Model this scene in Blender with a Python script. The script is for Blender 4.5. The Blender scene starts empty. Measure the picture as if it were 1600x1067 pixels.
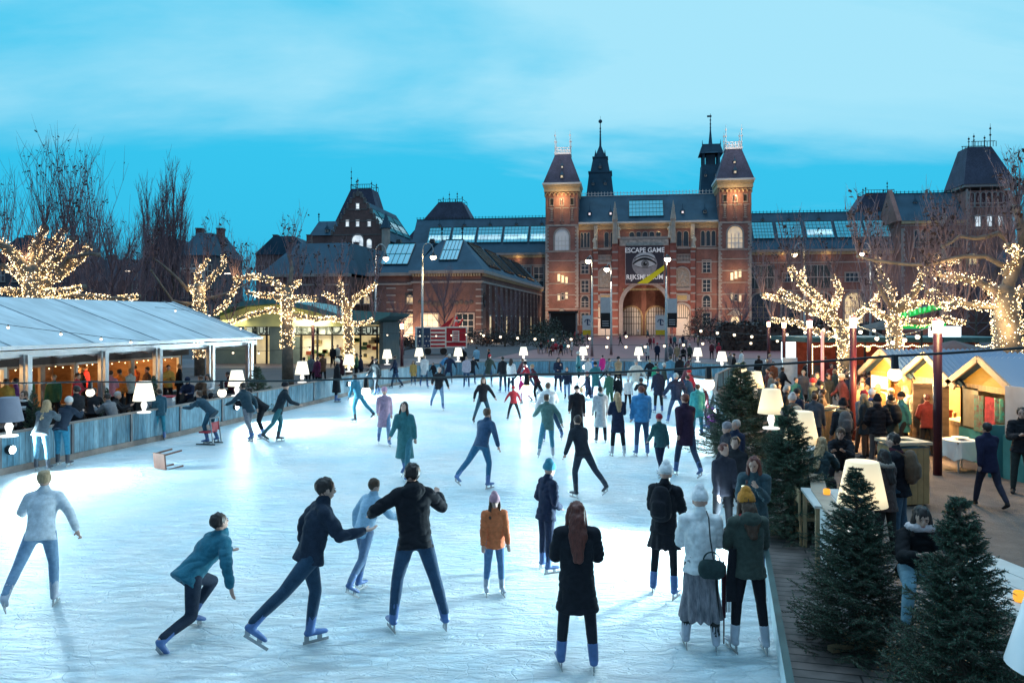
import bpy, math, random
import numpy as np
from mathutils import Vector, Matrix, noise as mnoise
R = math.radians
random.seed(7)
S = bpy.context.scene
COL = S.collection
# ---------------- camera ----------------
CAMZ = 3.76; F = 1200.0; HY = 500.0
cam = bpy.data.cameras.new('camera'); camo = bpy.data.objects.new('camera', cam); COL.objects.link(camo)
camo.location = (0, 0, CAMZ); camo.rotation_euler = (R(90), 0, 0)
cam.sensor_width = 36; cam.lens = 36 * F / 1600; cam.shift_y = -(533.5 - HY) / 1600
cam.clip_start = .1; cam.clip_end = 3000
S.camera = camo
# ---------------- world ----------------
W = bpy.data.worlds.new('World'); S.world = W; W.use_nodes = True
nt = W.node_tree; nt.nodes.clear()
def N(nt, t, **kw):
    n = nt.nodes.new(t)
    for k, v in kw.items():
        if k.startswith('i_'):
            n.inputs[k[2:].replace('_', ' ')].default_value = v
        else: setattr(n, k, v)
    return n
def L(nt, a, b): nt.links.new(a, b)
def ramp(nt, stops, fac=None, interp='LINEAR'):
    r = nt.nodes.new('ShaderNodeValToRGB'); r.color_ramp.interpolation = interp
    e = r.color_ramp.elements
    while len(e) < len(stops): e.new(.5)
    for x, (p, c) in zip(e, stops):
        x.position = p; x.color = (c, c, c, 1) if isinstance(c, (int, float)) else (*c, 1)
    if fac is not None: nt.links.new(fac, r.inputs[0])
    return r
def math_(nt, op, a, b=None, c=None):
    n = nt.nodes.new('ShaderNodeMath'); n.operation = op
    for i, v in enumerate((a, b, c)):
        if v is None: continue
        if isinstance(v, (int, float)): n.inputs[i].default_value = v
        else: nt.links.new(v, n.inputs[i])
    return n.outputs[0]
def mixc(nt, fac, a, b, mode='MIX'):
    n = nt.nodes.new('ShaderNodeMix'); n.data_type = 'RGBA'; n.blend_type = mode
    for s, v in ((n.inputs[0], fac), (n.inputs[6], a), (n.inputs[7], b)):
        if isinstance(v, (int, float)): s.default_value = v
        elif isinstance(v, (tuple, list)): s.default_value = (*v[:3], 1)
        else: nt.links.new(v, s)
    return n.outputs[2]
tc = N(nt, 'ShaderNodeTexCoord'); sp = N(nt, 'ShaderNodeSeparateXYZ'); L(nt, tc.outputs['Generated'], sp.inputs[0])
X, Y_, Z = sp.outputs
den = math_(nt, 'ADD', math_(nt, 'MAXIMUM', Z, 0.0), .22)
cu = math_(nt, 'DIVIDE', X, den); cv = math_(nt, 'DIVIDE', Y_, den)
cb = N(nt, 'ShaderNodeCombineXYZ'); L(nt, cu, cb.inputs[0]); L(nt, cv, cb.inputs[1])
mp = N(nt, 'ShaderNodeMapping'); mp.inputs['Rotation'].default_value = (0, 0, R(-28)); mp.inputs['Scale'].default_value = (.55, 1.25, 1); mp.inputs['Location'].default_value = (1.2, .4, 0)
L(nt, cb.outputs[0], mp.inputs[0])
n1 = N(nt, 'ShaderNodeTexNoise', i_Scale=1.1, i_Detail=7.0, i_Roughness=.52, i_Distortion=.5); L(nt, mp.outputs[0], n1.inputs['Vector'])
n2 = N(nt, 'ShaderNodeTexNoise', i_Scale=3.2, i_Detail=8.0, i_Roughness=.6); L(nt, mp.outputs[0], n2.inputs['Vector'])
nn = math_(nt, 'ADD', math_(nt, 'MULTIPLY', n1.outputs[0], .78), math_(nt, 'MULTIPLY', n2.outputs[0], .22))
# cloud veil edge: rises out of the clear band above the horizon
ed = math_(nt, 'MULTIPLY_ADD', math_(nt, 'SUBTRACT', Z, .165), 8.5, math_(nt, 'MULTIPLY', math_(nt, 'SUBTRACT', nn, .5), 3.2))
ed = ramp(nt, [(0, 0.), (.12, .12), (.6, .8), (1, 1.)], ed).outputs[0]
lf = ramp(nt, [(.0, .12), (.22, .2), (.38, .6), (.5, 1.), (1, .92)], math_(nt, 'ADD', math_(nt, 'MULTIPLY', X, .5), .5)).outputs[0]
lf = math_(nt, 'ADD', lf, math_(nt, 'MULTIPLY', math_(nt, 'SUBTRACT', nn, .5), 3.6))
cf = math_(nt, 'MULTIPLY', ed, math_(nt, 'MINIMUM', math_(nt, 'MAXIMUM', lf, .0), 1.0))
clear = ramp(nt, [(0, (.022, .46, .75)), (.12, (.024, .52, .82)), (.3, (.034, .56, .86)), (1, (.06, .55, .88))], Z)
skyc = mixc(nt, cf, clear.outputs[0], (.37, .77, .95))
# unseen sky, coloured for its light: dark blue behind the camera, mid blue overhead
back = ramp(nt, [(0, 1.), (.42, .75), (.62, 0.), (1, 0.)], math_(nt, 'ADD', math_(nt, 'MULTIPLY', Y_, .5), .5))
skyc = mixc(nt, math_(nt, 'MULTIPLY', back.outputs[0], .85), skyc, (.11, .15, .27))
zen = ramp(nt, [(0, 0.), (.42, 0.), (.75, 1.), (1, 1.)], Z)
skyc = mixc(nt, zen.outputs[0], skyc, (.30, .62, .90))
st = N(nt, 'ShaderNodeTexSky', sky_type='NISHITA'); st.sun_disc = False; st.sun_elevation = R(1.5); st.sun_rotation = R(200)
bg = N(nt, 'ShaderNodeBackground'); L(nt, skyc, bg.inputs[0]); bg.inputs[1].default_value = .88
bg2 = N(nt, 'ShaderNodeBackground'); L(nt, st.outputs[0], bg2.inputs[0]); bg2.inputs[1].default_value = .008
ad = N(nt, 'ShaderNodeAddShader'); L(nt, bg.outputs[0], ad.inputs[0]); L(nt, bg2.outputs[0], ad.inputs[1])
wo = N(nt, 'ShaderNodeOutputWorld'); L(nt, ad.outputs[0], wo.inputs[0])
# ---------------- sun (soft high skylight, from a little beyond the rink) ----------------
sd = bpy.data.lights.new('sun', 'SUN'); sd.energy = 1.3; sd.angle = R(30); sd.color = (.60, .82, 1)
so = bpy.data.objects.new('sun', sd); COL.objects.link(so); so.rotation_euler = (R(-17), 0, R(12))
S.view_settings.view_transform = 'Standard'; S.view_settings.look = 'None'; S.view_settings.exposure = .2; S.view_settings.gamma = 1
S.render.engine = 'CYCLES'
cy = S.cycles; cy.use_denoising = True; cy.max_bounces = 5; cy.diffuse_bounces = 3; cy.glossy_bounces = 3; cy.transmission_bounces = 4; cy.transparent_max_bounces = 8
cy.sample_clamp_indirect = 3; cy.sample_clamp_direct = 0; cy.caustics_reflective = False; cy.caustics_refractive = False
# ---------------- helpers ----------------
def gp(px, py, z=0.0):
    Y = F * (CAMZ - z) / (py - HY); return Vector(((px - 800) / F * Y, Y, z))
def at(px, py, Y): return Vector(((px - 800) / F * Y, Y, CAMZ - (py - HY) * Y / F))
MATS = {}
def new_mat(name):
    m = bpy.data.materials.new(name); m.use_nodes = True; m.node_tree.nodes.clear()
    o = m.node_tree.nodes.new('ShaderNodeOutputMaterial'); b = m.node_tree.nodes.new('ShaderNodeBsdfPrincipled')
    L(m.node_tree, b.outputs[0], o.inputs[0]); return m, m.node_tree, b
def pmat(name, col, rough=.7, var=.25, scale=3., metal=0, bump=.0, bscale=30., spec=.4, coord='Object', alpha=None, trans=0, emi=None, es=0, stretch=(1, 1, 1), col2=None):
    if name in MATS: return MATS[name]
    m, nt, b = new_mat(name)
    t = N(nt, 'ShaderNodeTexCoord'); mpn = N(nt, 'ShaderNodeMapping'); mpn.inputs['Scale'].default_value = stretch
    L(nt, t.outputs[coord], mpn.inputs[0])
    n = N(nt, 'ShaderNodeTexNoise', i_Scale=scale, i_Detail=6.0, i_Roughness=.6); L(nt, mpn.outputs[0], n.inputs['Vector'])
    lo = col2 or tuple(c * (1 - var) for c in col); hi = tuple(min(1, c * (1 + var)) for c in col)
    r = ramp(nt, [(.3, lo), (.7, hi)], n.outputs[0]); L(nt, r.outputs[0], b.inputs['Base Color'])
    b.inputs['Roughness'].default_value = rough; b.inputs['Metallic'].default_value = metal; b.inputs['Specular IOR Level'].default_value = spec
    if trans: b.inputs['Transmission Weight'].default_value = trans
    if emi: b.inputs['Emission Color'].default_value = (*emi, 1); b.inputs['Emission Strength'].default_value = es
    if bump:
        n2 = N(nt, 'ShaderNodeTexNoise', i_Scale=bscale, i_Detail=4.0); L(nt, mpn.outputs[0], n2.inputs['Vector'])
        bp = N(nt, 'ShaderNodeBump', i_Strength=bump, i_Distance=.02); L(nt, n2.outputs[0], bp.inputs['Height']); L(nt, bp.outputs[0], b.inputs['Normal'])
    MATS[name] = m; return m
def emat(name, col, s, samp=None, var=0, base=(.8, .8, .8)):
    if name in MATS: return MATS[name]
    m, nt, b = new_mat(name); b.inputs['Base Color'].default_value = (*base, 1); b.inputs['Emission Color'].default_value = (*col, 1); b.inputs['Emission Strength'].default_value = s
    if var:
        t = N(nt, 'ShaderNodeTexCoord'); n = N(nt, 'ShaderNodeTexNoise', i_Scale=var, i_Detail=3.0); L(nt, t.outputs['Object'], n.inputs['Vector'])
        r = ramp(nt, [(.3, tuple(c * .25 for c in col)), (.65, col)], n.outputs[0]); L(nt, r.outputs[0], b.inputs['Emission Color'])
    if samp: m.cycles.emission_sampling = samp
    MATS[name] = m; return m
def brick_mat(name, c1, c2, mortar, sc=1., coord='Object', bw=.5, bh=.16, ms=.02):
    if name in MATS: return MATS[name]
    m, nt, b = new_mat(name)
    t = N(nt, 'ShaderNodeTexCoord'); s = N(nt, 'ShaderNodeSeparateXYZ'); L(nt, t.outputs[coord], s.inputs[0])
    c = N(nt, 'ShaderNodeCombineXYZ'); L(nt, math_(nt, 'ADD', s.outputs[0], s.outputs[1]), c.inputs[0]); L(nt, s.outputs[2], c.inputs[1])
    br = N(nt, 'ShaderNodeTexBrick', i_Scale=sc); br.inputs['Color1'].default_value = (*c1, 1); br.inputs['Color2'].default_value = (*c2, 1); br.inputs['Mortar'].default_value = (*mortar, 1)
    br.inputs['Mortar Size'].default_value = ms; br.inputs['Brick Width'].default_value = bw; br.inputs['Row Height'].default_value = bh; L(nt, c.outputs[0], br.inputs['Vector'])
    n = N(nt, 'ShaderNodeTexNoise', i_Scale=.35, i_Detail=8.0, i_Roughness=.65); L(nt, t.outputs[coord], n.inputs['Vector'])
    r = ramp(nt, [(.3, .62), (.7, 1.2)], n.outputs[0])
    L(nt, mixc(nt, 1.0, br.outputs[0], r.outputs[0], 'MULTIPLY'), b.inputs['Base Color']); b.inputs['Roughness'].default_value = .85
    MATS[name] = m; return m
def tag(o, label=None, cat=None, group=None, kind=None):
    if label: o['label'] = label
    if cat: o['category'] = cat
    if group: o['group'] = group
    if kind: o['kind'] = kind
    return o
def empty(name, loc=(0, 0, 0), rz=0.0, label=None, cat=None, group=None, parent=None):
    o = bpy.data.objects.new(name, None); COL.objects.link(o); o.location = loc; o.rotation_euler = (0, 0, rz); o.empty_display_size = .2
    if parent: o.parent = parent
    return tag(o, label, cat, group)
class MB:
    def __init__(s): s.v = []; s.f = []; s.m = []
    def add(s, vs, fs, mi=0):
        b = len(s.v); s.v.extend([tuple(x) for x in vs]); s.f.extend([tuple(b + i for i in f) for f in fs]); s.m.extend([mi] * len(fs)); return s
    def box(s, c, d, mi=0, rz=0.0, M=None):
        x, y, z = (k / 2 for k in d); P = [Vector((sx * x, sy * y, sz * z)) for sz in (-1, 1) for sx, sy in ((-1, -1), (1, -1), (1, 1), (-1, 1))]
        if rz: Rz = Matrix.Rotation(rz, 3, 'Z'); P = [Rz @ p for p in P]
        if M: P = [M @ p for p in P]
        P = [p + Vector(c) for p in P]
        return s.add(P, [(3, 2, 1, 0), (4, 5, 6, 7), (0, 1, 5, 4), (1, 2, 6, 5), (2, 3, 7, 6), (3, 0, 4, 7)], mi)
    def bb(s, x0, x1, y0, y1, z0, z1, mi=0): return s.box(((x0 + x1) / 2, (y0 + y1) / 2, (z0 + z1) / 2), (abs(x1 - x0), abs(y1 - y0), abs(z1 - z0)), mi)
    def bar(s, a, b, w, h=None, mi=0):
        a = Vector(a); b = Vector(b); d = (b - a); l = d.length; d.normalize(); h = h or w
        up = Vector((0, 0, 1)) if abs(d.z) < .99 else Vector((0, 1, 0)); sx = d.cross(up).normalized(); su = sx.cross(d)
        P = [q + sx * (i * w / 2) + su * (j * h / 2) for q in (a, b) for i, j in ((-1, -1), (1, -1), (1, 1), (-1, 1))]
        return s.add(P, [(3, 2, 1, 0), (4, 5, 6, 7), (0, 1, 5, 4), (1, 2, 6, 5), (2, 3, 7, 6), (3, 0, 4, 7)], mi)
    def tube(s, pts, rs, n=8, mi=0, cap=True, sx=1., ref=None):
        pts = [Vector(p) for p in pts]
        if isinstance(rs, (int, float)): rs = [rs] * len(pts)
        b = len(s.v); k = len(pts); prev = None; fs = []
        for i, p in enumerate(pts):
            d = (pts[min(i + 1, k - 1)] - pts[max(i - 1, 0)])
            if d.length < 1e-9: d = Vector((0, 0, 1))
            d.normalize()
            if prev is None:
                r0 = Vector(ref) if ref else (Vector((1, 0, 0)) if abs(d.x) < .9 else Vector((0, 1, 0)))
                u = (r0 - d * r0.dot(d)).normalized()
            else: u = (prev - d * prev.dot(d)).normalized()
            prev = u; w = d.cross(u)
            r = rs[i]
            ru, rw = r if isinstance(r, (tuple, list)) else (r * sx, r)
            for j in range(n):
                a = 2 * math.pi * j / n; s.v.append(tuple(p + u * (math.cos(a) * ru) + w * (math.sin(a) * rw)))
        for i in range(k - 1):
            for j in range(n):
                j2 = (j + 1) % n; fs.append((b + i * n + j, b + i * n + j2, b + (i + 1) * n + j2, b + (i + 1) * n + j))
        if cap: fs.append(tuple(b + j for j in range(n))[::-1]); fs.append(tuple(b + (k - 1) * n + j for j in range(n)))
        s.f.extend(fs); s.m.extend([mi] * len(fs)); return s
    def cap_tube(s, pts, rs, n=12, mi=0, ref=None):   # closed rounded limb
        pts = [Vector(p) for p in pts]; rs = [r if isinstance(r, (tuple, list)) else (r, r) for r in rs]
        d0 = (pts[0] - pts[1]).normalized(); d1 = (pts[-1] - pts[-2]).normalized()
        m0 = min(rs[0]); m1 = min(rs[-1])
        P = [pts[0] + d0 * m0 * .95, pts[0] + d0 * m0 * .7] + pts + [pts[-1] + d1 * m1 * .7, pts[-1] + d1 * m1 * .95]
        sc = lambda r, k: (r[0] * k, r[1] * k)
        Q = [sc(rs[0], .25), sc(rs[0], .7)] + rs + [sc(rs[-1], .7), sc(rs[-1], .25)]
        return s.tube(P, Q, n, mi, True, 1., ref)
    def ball(s, c, r, n=10, m=7, mi=0, M=None):
        c = Vector(c); r = (r, r, r) if isinstance(r, (int, float)) else r; b = len(s.v); fs = []; V = [Vector((0, 0, r[2]))]
        for i in range(1, m):
            t = math.pi * i / m
            for j in range(n):
                a = 2 * math.pi * j / n; V.append(Vector((r[0] * math.sin(t) * math.cos(a), r[1] * math.sin(t) * math.sin(a), r[2] * math.cos(t))))
        V.append(Vector((0, 0, -r[2])))
        if M: V = [M @ v for v in V]
        s.v.extend([tuple(v + c) for v in V]); e = b + len(V) - 1
        for j in range(n):
            j2 = (j + 1) % n; fs.append((b, b + 1 + j, b + 1 + j2)); fs.append((e, e - n + j2, e - n + j))
            for i in range(m - 2): fs.append((b + 1 + i * n + j, b + 1 + (i + 1) * n + j, b + 1 + (i + 1) * n + j2, b + 1 + i * n + j2))
        s.f.extend(fs); s.m.extend([mi] * len(fs)); return s
    def lathe(s, prof, n=24, mi=0, c=(0, 0, 0)):
        c = Vector(c); b = len(s.v); fs = []
        for r, z in prof:
            for j in range(n):
                a = 2 * math.pi * j / n; s.v.append(tuple(c + Vector((r * math.cos(a), r * math.sin(a), z))))
        for i in range(len(prof) - 1):
            for j in range(n):
                j2 = (j + 1) % n; fs.append((b + i * n + j, b + i * n + j2, b + (i + 1) * n + j2, b + (i + 1) * n + j))
        s.f.extend(fs); s.m.extend([mi] * len(fs)); return s
    def prism(s, poly, y0, y1, mi=0, axis='y'):      # polygon in x,z extruded along y (or x,y extruded in z)
        k = len(poly)
        P = [(a, y0, c) for a, c in poly] + [(a, y1, c) for a, c in poly]
        if axis == 'z': P = [(a, c, y0) for a, c in poly] + [(a, c, y1) for a, c in poly]
        if axis == 'x': P = [(y0, a, c) for a, c in poly] + [(y1, a, c) for a, c in poly]
        fs = [tuple(range(k)), tuple(range(2 * k - 1, k - 1, -1))] + [(i, i + k, (i + 1) % k + k, (i + 1) % k) for i in range(k)]
        return s.add(P, fs, mi)
    def frustum(s, x0, x1, y0, y1, z0, X0, X1, Y0, Y1, z1, mi=0):
        return s.add([(x0, y0, z0), (x1, y0, z0), (x1, y1, z0), (x0, y1, z0), (X0, Y0, z1), (X1, Y0, z1), (X1, Y1, z1), (X0, Y1, z1)],
                     [(3, 2, 1, 0), (4, 5, 6, 7), (0, 1, 5, 4), (1, 2, 6, 5), (2, 3, 7, 6), (3, 0, 4, 7)], mi)
    def arch(s, cx, zb, w, zs, y0, y1, t, mi=0, n=10, legs=True):   # ring archivolt, springing at zs
        r = w / 2; P = []; outer = []; inner = []
        if legs: inner.append((cx - r, zb)); outer.append((cx - r - t, zb))
        for i in range(n + 1):
            a = math.pi - math.pi * i / n; inner.append((cx + r * math.cos(a), zs + r * math.sin(a))); outer.append((cx + (r + t) * math.cos(a), zs + (r + t) * math.sin(a)))
        if legs: inner.append((cx + r, zb)); outer.append((cx + r + t, zb))
        for i in range(len(inner) - 1):
            a, b, c, d = inner[i], inner[i + 1], outer[i + 1], outer[i]
            s.prism([a, b, c, d], y0, y1, mi)
        return s
    def disc_arch(s, cx, zb, w, zs, y, mi=0, n=10):
        r = w / 2; P = [(cx - r, y, zb), (cx + r, y, zb)] + [(cx + r * math.cos(math.pi * i / n), y, zs + r * math.sin(math.pi * i / n)) for i in range(n + 1)]
        return s.add(P, [tuple(range(len(P)))], mi)
    def mesh(s, name):
        me = bpy.data.meshes.new(name); me.from_pydata([tuple(v) for v in s.v], [], s.f); me.validate(); me.update(); return me
    def build(s, name, mats, parent=None, smooth=False, label=None, cat=None, group=None, kind=None, loc=None, rz=None):
        me = s.mesh(name); mats = mats if isinstance(mats, (list, tuple)) else [mats]
        for m in mats: me.materials.append(m)
        if len(s.m) == len(me.polygons): me.polygons.foreach_set('material_index', s.m)
        if smooth: me.polygons.foreach_set('use_smooth', [True] * len(me.polygons))
        o = bpy.data.objects.new(name, me); COL.objects.link(o)
        if parent: o.parent = parent
        if loc is not None: o.location = loc
        if rz is not None: o.rotation_euler = (0, 0, rz)
        return tag(o, label, cat, group, kind)
def link_copy(o, parent=None, loc=None, rz=None, sc=None):
    c = o.copy(); COL.objects.link(c); c.parent = parent
    if loc is not None: c.location = loc
    if rz is not None: c.rotation_euler = (0, 0, rz)
    if sc is not None: c.scale = sc if isinstance(sc, (tuple, list)) else (sc,) * 3
    return c
def copy_tree(o, parent=None, **kw):
    c = link_copy(o, parent, **kw)
    for ch in list(o.children): copy_tree(ch, c)
    return c
def text_mesh(body, size, mat, name='lettering', parent=None, loc=(0, 0, 0), rot=(R(90), 0, 0), ext=.01, align='CENTER', xs=1., bold=0.):
    cu = bpy.data.curves.new(name, 'FONT'); cu.body = body; cu.size = size; cu.extrude = ext; cu.align_x = align; cu.offset = bold; cu.resolution_u = 3
    t = bpy.data.objects.new(name, cu); ts = bpy.data.scenes.new('type'); ts.collection.objects.link(t)
    with bpy.context.temp_override(scene=ts, view_layer=ts.view_layers[0]): dg = bpy.context.evaluated_depsgraph_get()
    me = bpy.data.meshes.new_from_object(t.evaluated_get(dg)); bpy.data.objects.remove(t); bpy.data.scenes.remove(ts)
    me.materials.clear(); me.materials.append(mat); me.name = name
    o = bpy.data.objects.new(name, me); COL.objects.link(o); o.parent = parent; o.location = loc; o.rotation_euler = rot; o.scale = (xs, 1, 1); return o
def lamp(kind, loc, e, col=(1, 1, 1), size=.1, parent=None, name='light', rot=None, spot=None, blend=.5, sy=None):
    l = bpy.data.lights.new(name, kind); l.energy = e; l.color = col
    if kind == 'AREA': l.size = size; 
    if kind == 'AREA' and sy: l.shape = 'RECTANGLE'; l.size_y = sy
    if kind in ('POINT', 'SPOT'): l.shadow_soft_size = size
    if spot: l.spot_size = spot; l.spot_blend = blend
    o = bpy.data.objects.new(name, l); COL.objects.link(o); o.location = loc
    if rot: o.rotation_euler = rot
    if parent: o.parent = parent
    return o
# common materials
STONE = pmat('stone', (.42, .38, .33), .8, .2, .8)
WHITEP = pmat('white_paint', (.75, .74, .70), .5, .08, 2.)
SLATE = brick_mat('slate_roof', (.055, .060, .098), (.08, .085, .135), (.035, .04, .055), 1.6, bw=.4, bh=.3, ms=.012)
BRICK = brick_mat('brick_red', (.38, .15, .12), (.25, .10, .085), (.27, .20, .17), 2.2)
BRICK2 = brick_mat('brick_brown', (.26, .13, .11), (.19, .095, .085), (.15, .12, .11), 2.2)
GLASSD = pmat('dark_glass', (.02, .035, .045), .08, .3, 1., spec=.8)
BLACKM = pmat('black_metal', (.025, .027, .03), .45, .3, 5., metal=.3)
GREYM = pmat('grey_metal', (.35, .37, .38), .4, .15, 5., metal=.6)
LITW = emat('lit_window', (1, .66, .20), .85, 'NONE', .9)
LITC = emat('lit_window_cool', (.85, .95, 1), .9, 'NONE', .5)
WOOD = pmat('wood_plank', (.20, .13, .085), .7, .35, 2.5, stretch=(1, 1, 6), bump=.3)
GOLDM = pmat('gilded', (.6, .45, .2), .4, .2, 5., metal=.5)
# ================= museum =================
TH = R(8); OX = (1013 - 800) * 187 / F; OY = 187.0; cT, sT = math.cos(TH), math.sin(TH)
def FU(px, v=0.0):
    k = (px - 800) / F
    return (k * OY + k * cT * v - OX - sT * v) / (cT + k * sT)
def FZ(px, py, v=0.0):
    u = FU(px, v); y = OY - u * sT + v * cT
    return CAMZ - (py - HY) * y / F
MUS = empty('museum', (OX, OY, 0), -TH, 'red brick museum with two lit square towers and a vaulted entrance, behind the rink', 'museum')
GROOF = pmat('zinc_roof', (.035, .085, .125), .8, .25, .3, spec=.2)
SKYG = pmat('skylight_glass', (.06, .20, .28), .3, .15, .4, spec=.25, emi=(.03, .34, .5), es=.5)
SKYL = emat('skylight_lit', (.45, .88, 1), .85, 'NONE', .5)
STONEL = pmat('pale_stone', (.40, .35, .32), .8, .15, 1.2)
REDP = pmat('red_panel', (.30, .11, .085), .8, .25, 1.)
def roofslope_point(u, t, A, B): # A=(v0,z0) B=(v1,z1)
    return (u, A[0] + (B[0] - A[0]) * t, A[1] + (B[1] - A[1]) * t)
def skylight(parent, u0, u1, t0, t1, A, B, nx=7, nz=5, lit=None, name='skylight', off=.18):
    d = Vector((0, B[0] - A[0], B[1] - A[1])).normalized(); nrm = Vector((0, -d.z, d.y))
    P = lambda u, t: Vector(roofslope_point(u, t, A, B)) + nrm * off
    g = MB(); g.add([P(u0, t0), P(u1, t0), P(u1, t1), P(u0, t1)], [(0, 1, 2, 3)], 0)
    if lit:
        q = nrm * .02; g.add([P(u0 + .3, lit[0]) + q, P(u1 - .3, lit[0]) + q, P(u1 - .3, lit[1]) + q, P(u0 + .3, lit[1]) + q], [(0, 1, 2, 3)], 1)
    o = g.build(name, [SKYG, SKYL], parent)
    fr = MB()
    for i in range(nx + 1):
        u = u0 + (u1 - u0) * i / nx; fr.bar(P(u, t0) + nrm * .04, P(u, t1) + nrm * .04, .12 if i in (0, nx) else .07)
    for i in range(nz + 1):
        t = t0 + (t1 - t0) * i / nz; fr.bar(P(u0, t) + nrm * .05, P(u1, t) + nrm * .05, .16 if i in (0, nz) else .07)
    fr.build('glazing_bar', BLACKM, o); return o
def win(parent, u, z, w, h, v=0., arch=False, lit=None, nx=2, nz=3, name='window', side=None, fmat=None, surround=None, mw=.045):
    g = MB(); zs = z + h - w / 2 if arch else z + h
    y = v - .02
    if arch: g.disc_arch(u, z, w, zs, y, 0, 8)
    else: g.add([(u - w / 2, y, z), (u + w / 2, y, z), (u + w / 2, y, z + h), (u - w / 2, y, z + h)], [(0, 1, 2, 3)], 0)
    for i in range(1, nx): x = u - w / 2 + w * i / nx; g.bb(x - mw, x + mw, y - .06, y - .01, z, zs, 1)
    for i in range(1, nz): zz = z + (zs - z) * i / nz; g.bb(u - w / 2, u + w / 2, y - .055, y - .012, zz - mw, zz + mw, 1)
    t = .16 if surround is None else surround
    if arch: g.arch(u, z, w, zs, y - .14, y, t, 2, 8)
    else:
        g.bb(u - w / 2 - t, u - w / 2, y - .14, y, z, z + h, 2); g.bb(u + w / 2, u + w / 2 + t, y - .14, y, z, z + h, 2); g.bb(u - w / 2 - t, u + w / 2 + t, y - .15, y, z + h, z + h + t, 2)
    g.bb(u - w / 2 - t * 1.4, u + w / 2 + t * 1.4, y - .22, y, z - .18, z, 2)
    return g.build(name, [lit or GLASSD, fmat or WHITEP, STONEL], parent)
def quoins(g, u, v, z0, z1, side, w=.55, d=.06, st=1.3, mi=0):
    z = z0; k = 0
    while z < z1 - .3:
        ww = w if k % 2 else w * 1.7
        g.bb(u - (ww if side > 0 else 0), u + (0 if side > 0 else ww), v - d, v, z, z + st * .5, mi); z += st * .5; k += 1
def cresting(name, parent, x0, x1, y, z, h, mat, step=.8, ends=()):
    g = MB(); g.bb(x0, x1, y - .08, y + .08, z, z + .12); g.bb(x0, x1, y - .04, y + .04, z + h * .62, z + h * .7)
    n = max(2, int((x1 - x0) / step))
    for i in range(n + 1):
        x = x0 + (x1 - x0) * i / n; g.bb(x - .06, x + .06, y - .06, y + .06, z, z + h); 
    return g.build(name, mat, parent)
def dormer(parent, u, v, z, s=1., lit=None, mat=None):
    g = MB(); g.bb(u - .45 * s, u + .45 * s, v, v + 1.8 * s, z, z + .9 * s, 0)
    g.add([(u - .7 * s, v - .15, z + .9 * s), (u + .7 * s, v - .15, z + .9 * s), (u, v + .3 * s, z + 2.3 * s), (u, v + 2.2 * s, z + 1.8 * s), (u - .7 * s, v + 2.2 * s, z + .9 * s), (u + .7 * s, v + 2.2 * s, z + .9 * s)], [(0, 1, 2), (1, 5, 3, 2), (4, 0, 2, 3)], 1)
    g.add([(u - .28 * s, v - .02, z + .12 * s), (u + .28 * s, v - .02, z + .12 * s), (u + .28 * s, v - .02, z + .75 * s), (u - .28 * s, v - .02, z + .75 * s)], [(0, 1, 2, 3)], 2)
    g.bar((u, v + .3 * s, z + 2.2 * s), (u, v + .3 * s, z + 3.2 * s), .1, mi=1)
    return g.build('dormer', [STONE, mat or GROOF, lit or GLASSD], parent)
def finial(g, x, y, z, h, r=.1, mi=0):
    g.tube([(x, y, z), (x, y, z + h * .45), (x, y, z + h * .5), (x, y, z + h * .55), (x, y, z + h)], [r, r * .7, r * 2.4, r * .7, r * .25], 6, mi)
    g.ball((x, y, z + h * .78), r * 2, 6, 5, mi)
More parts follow.
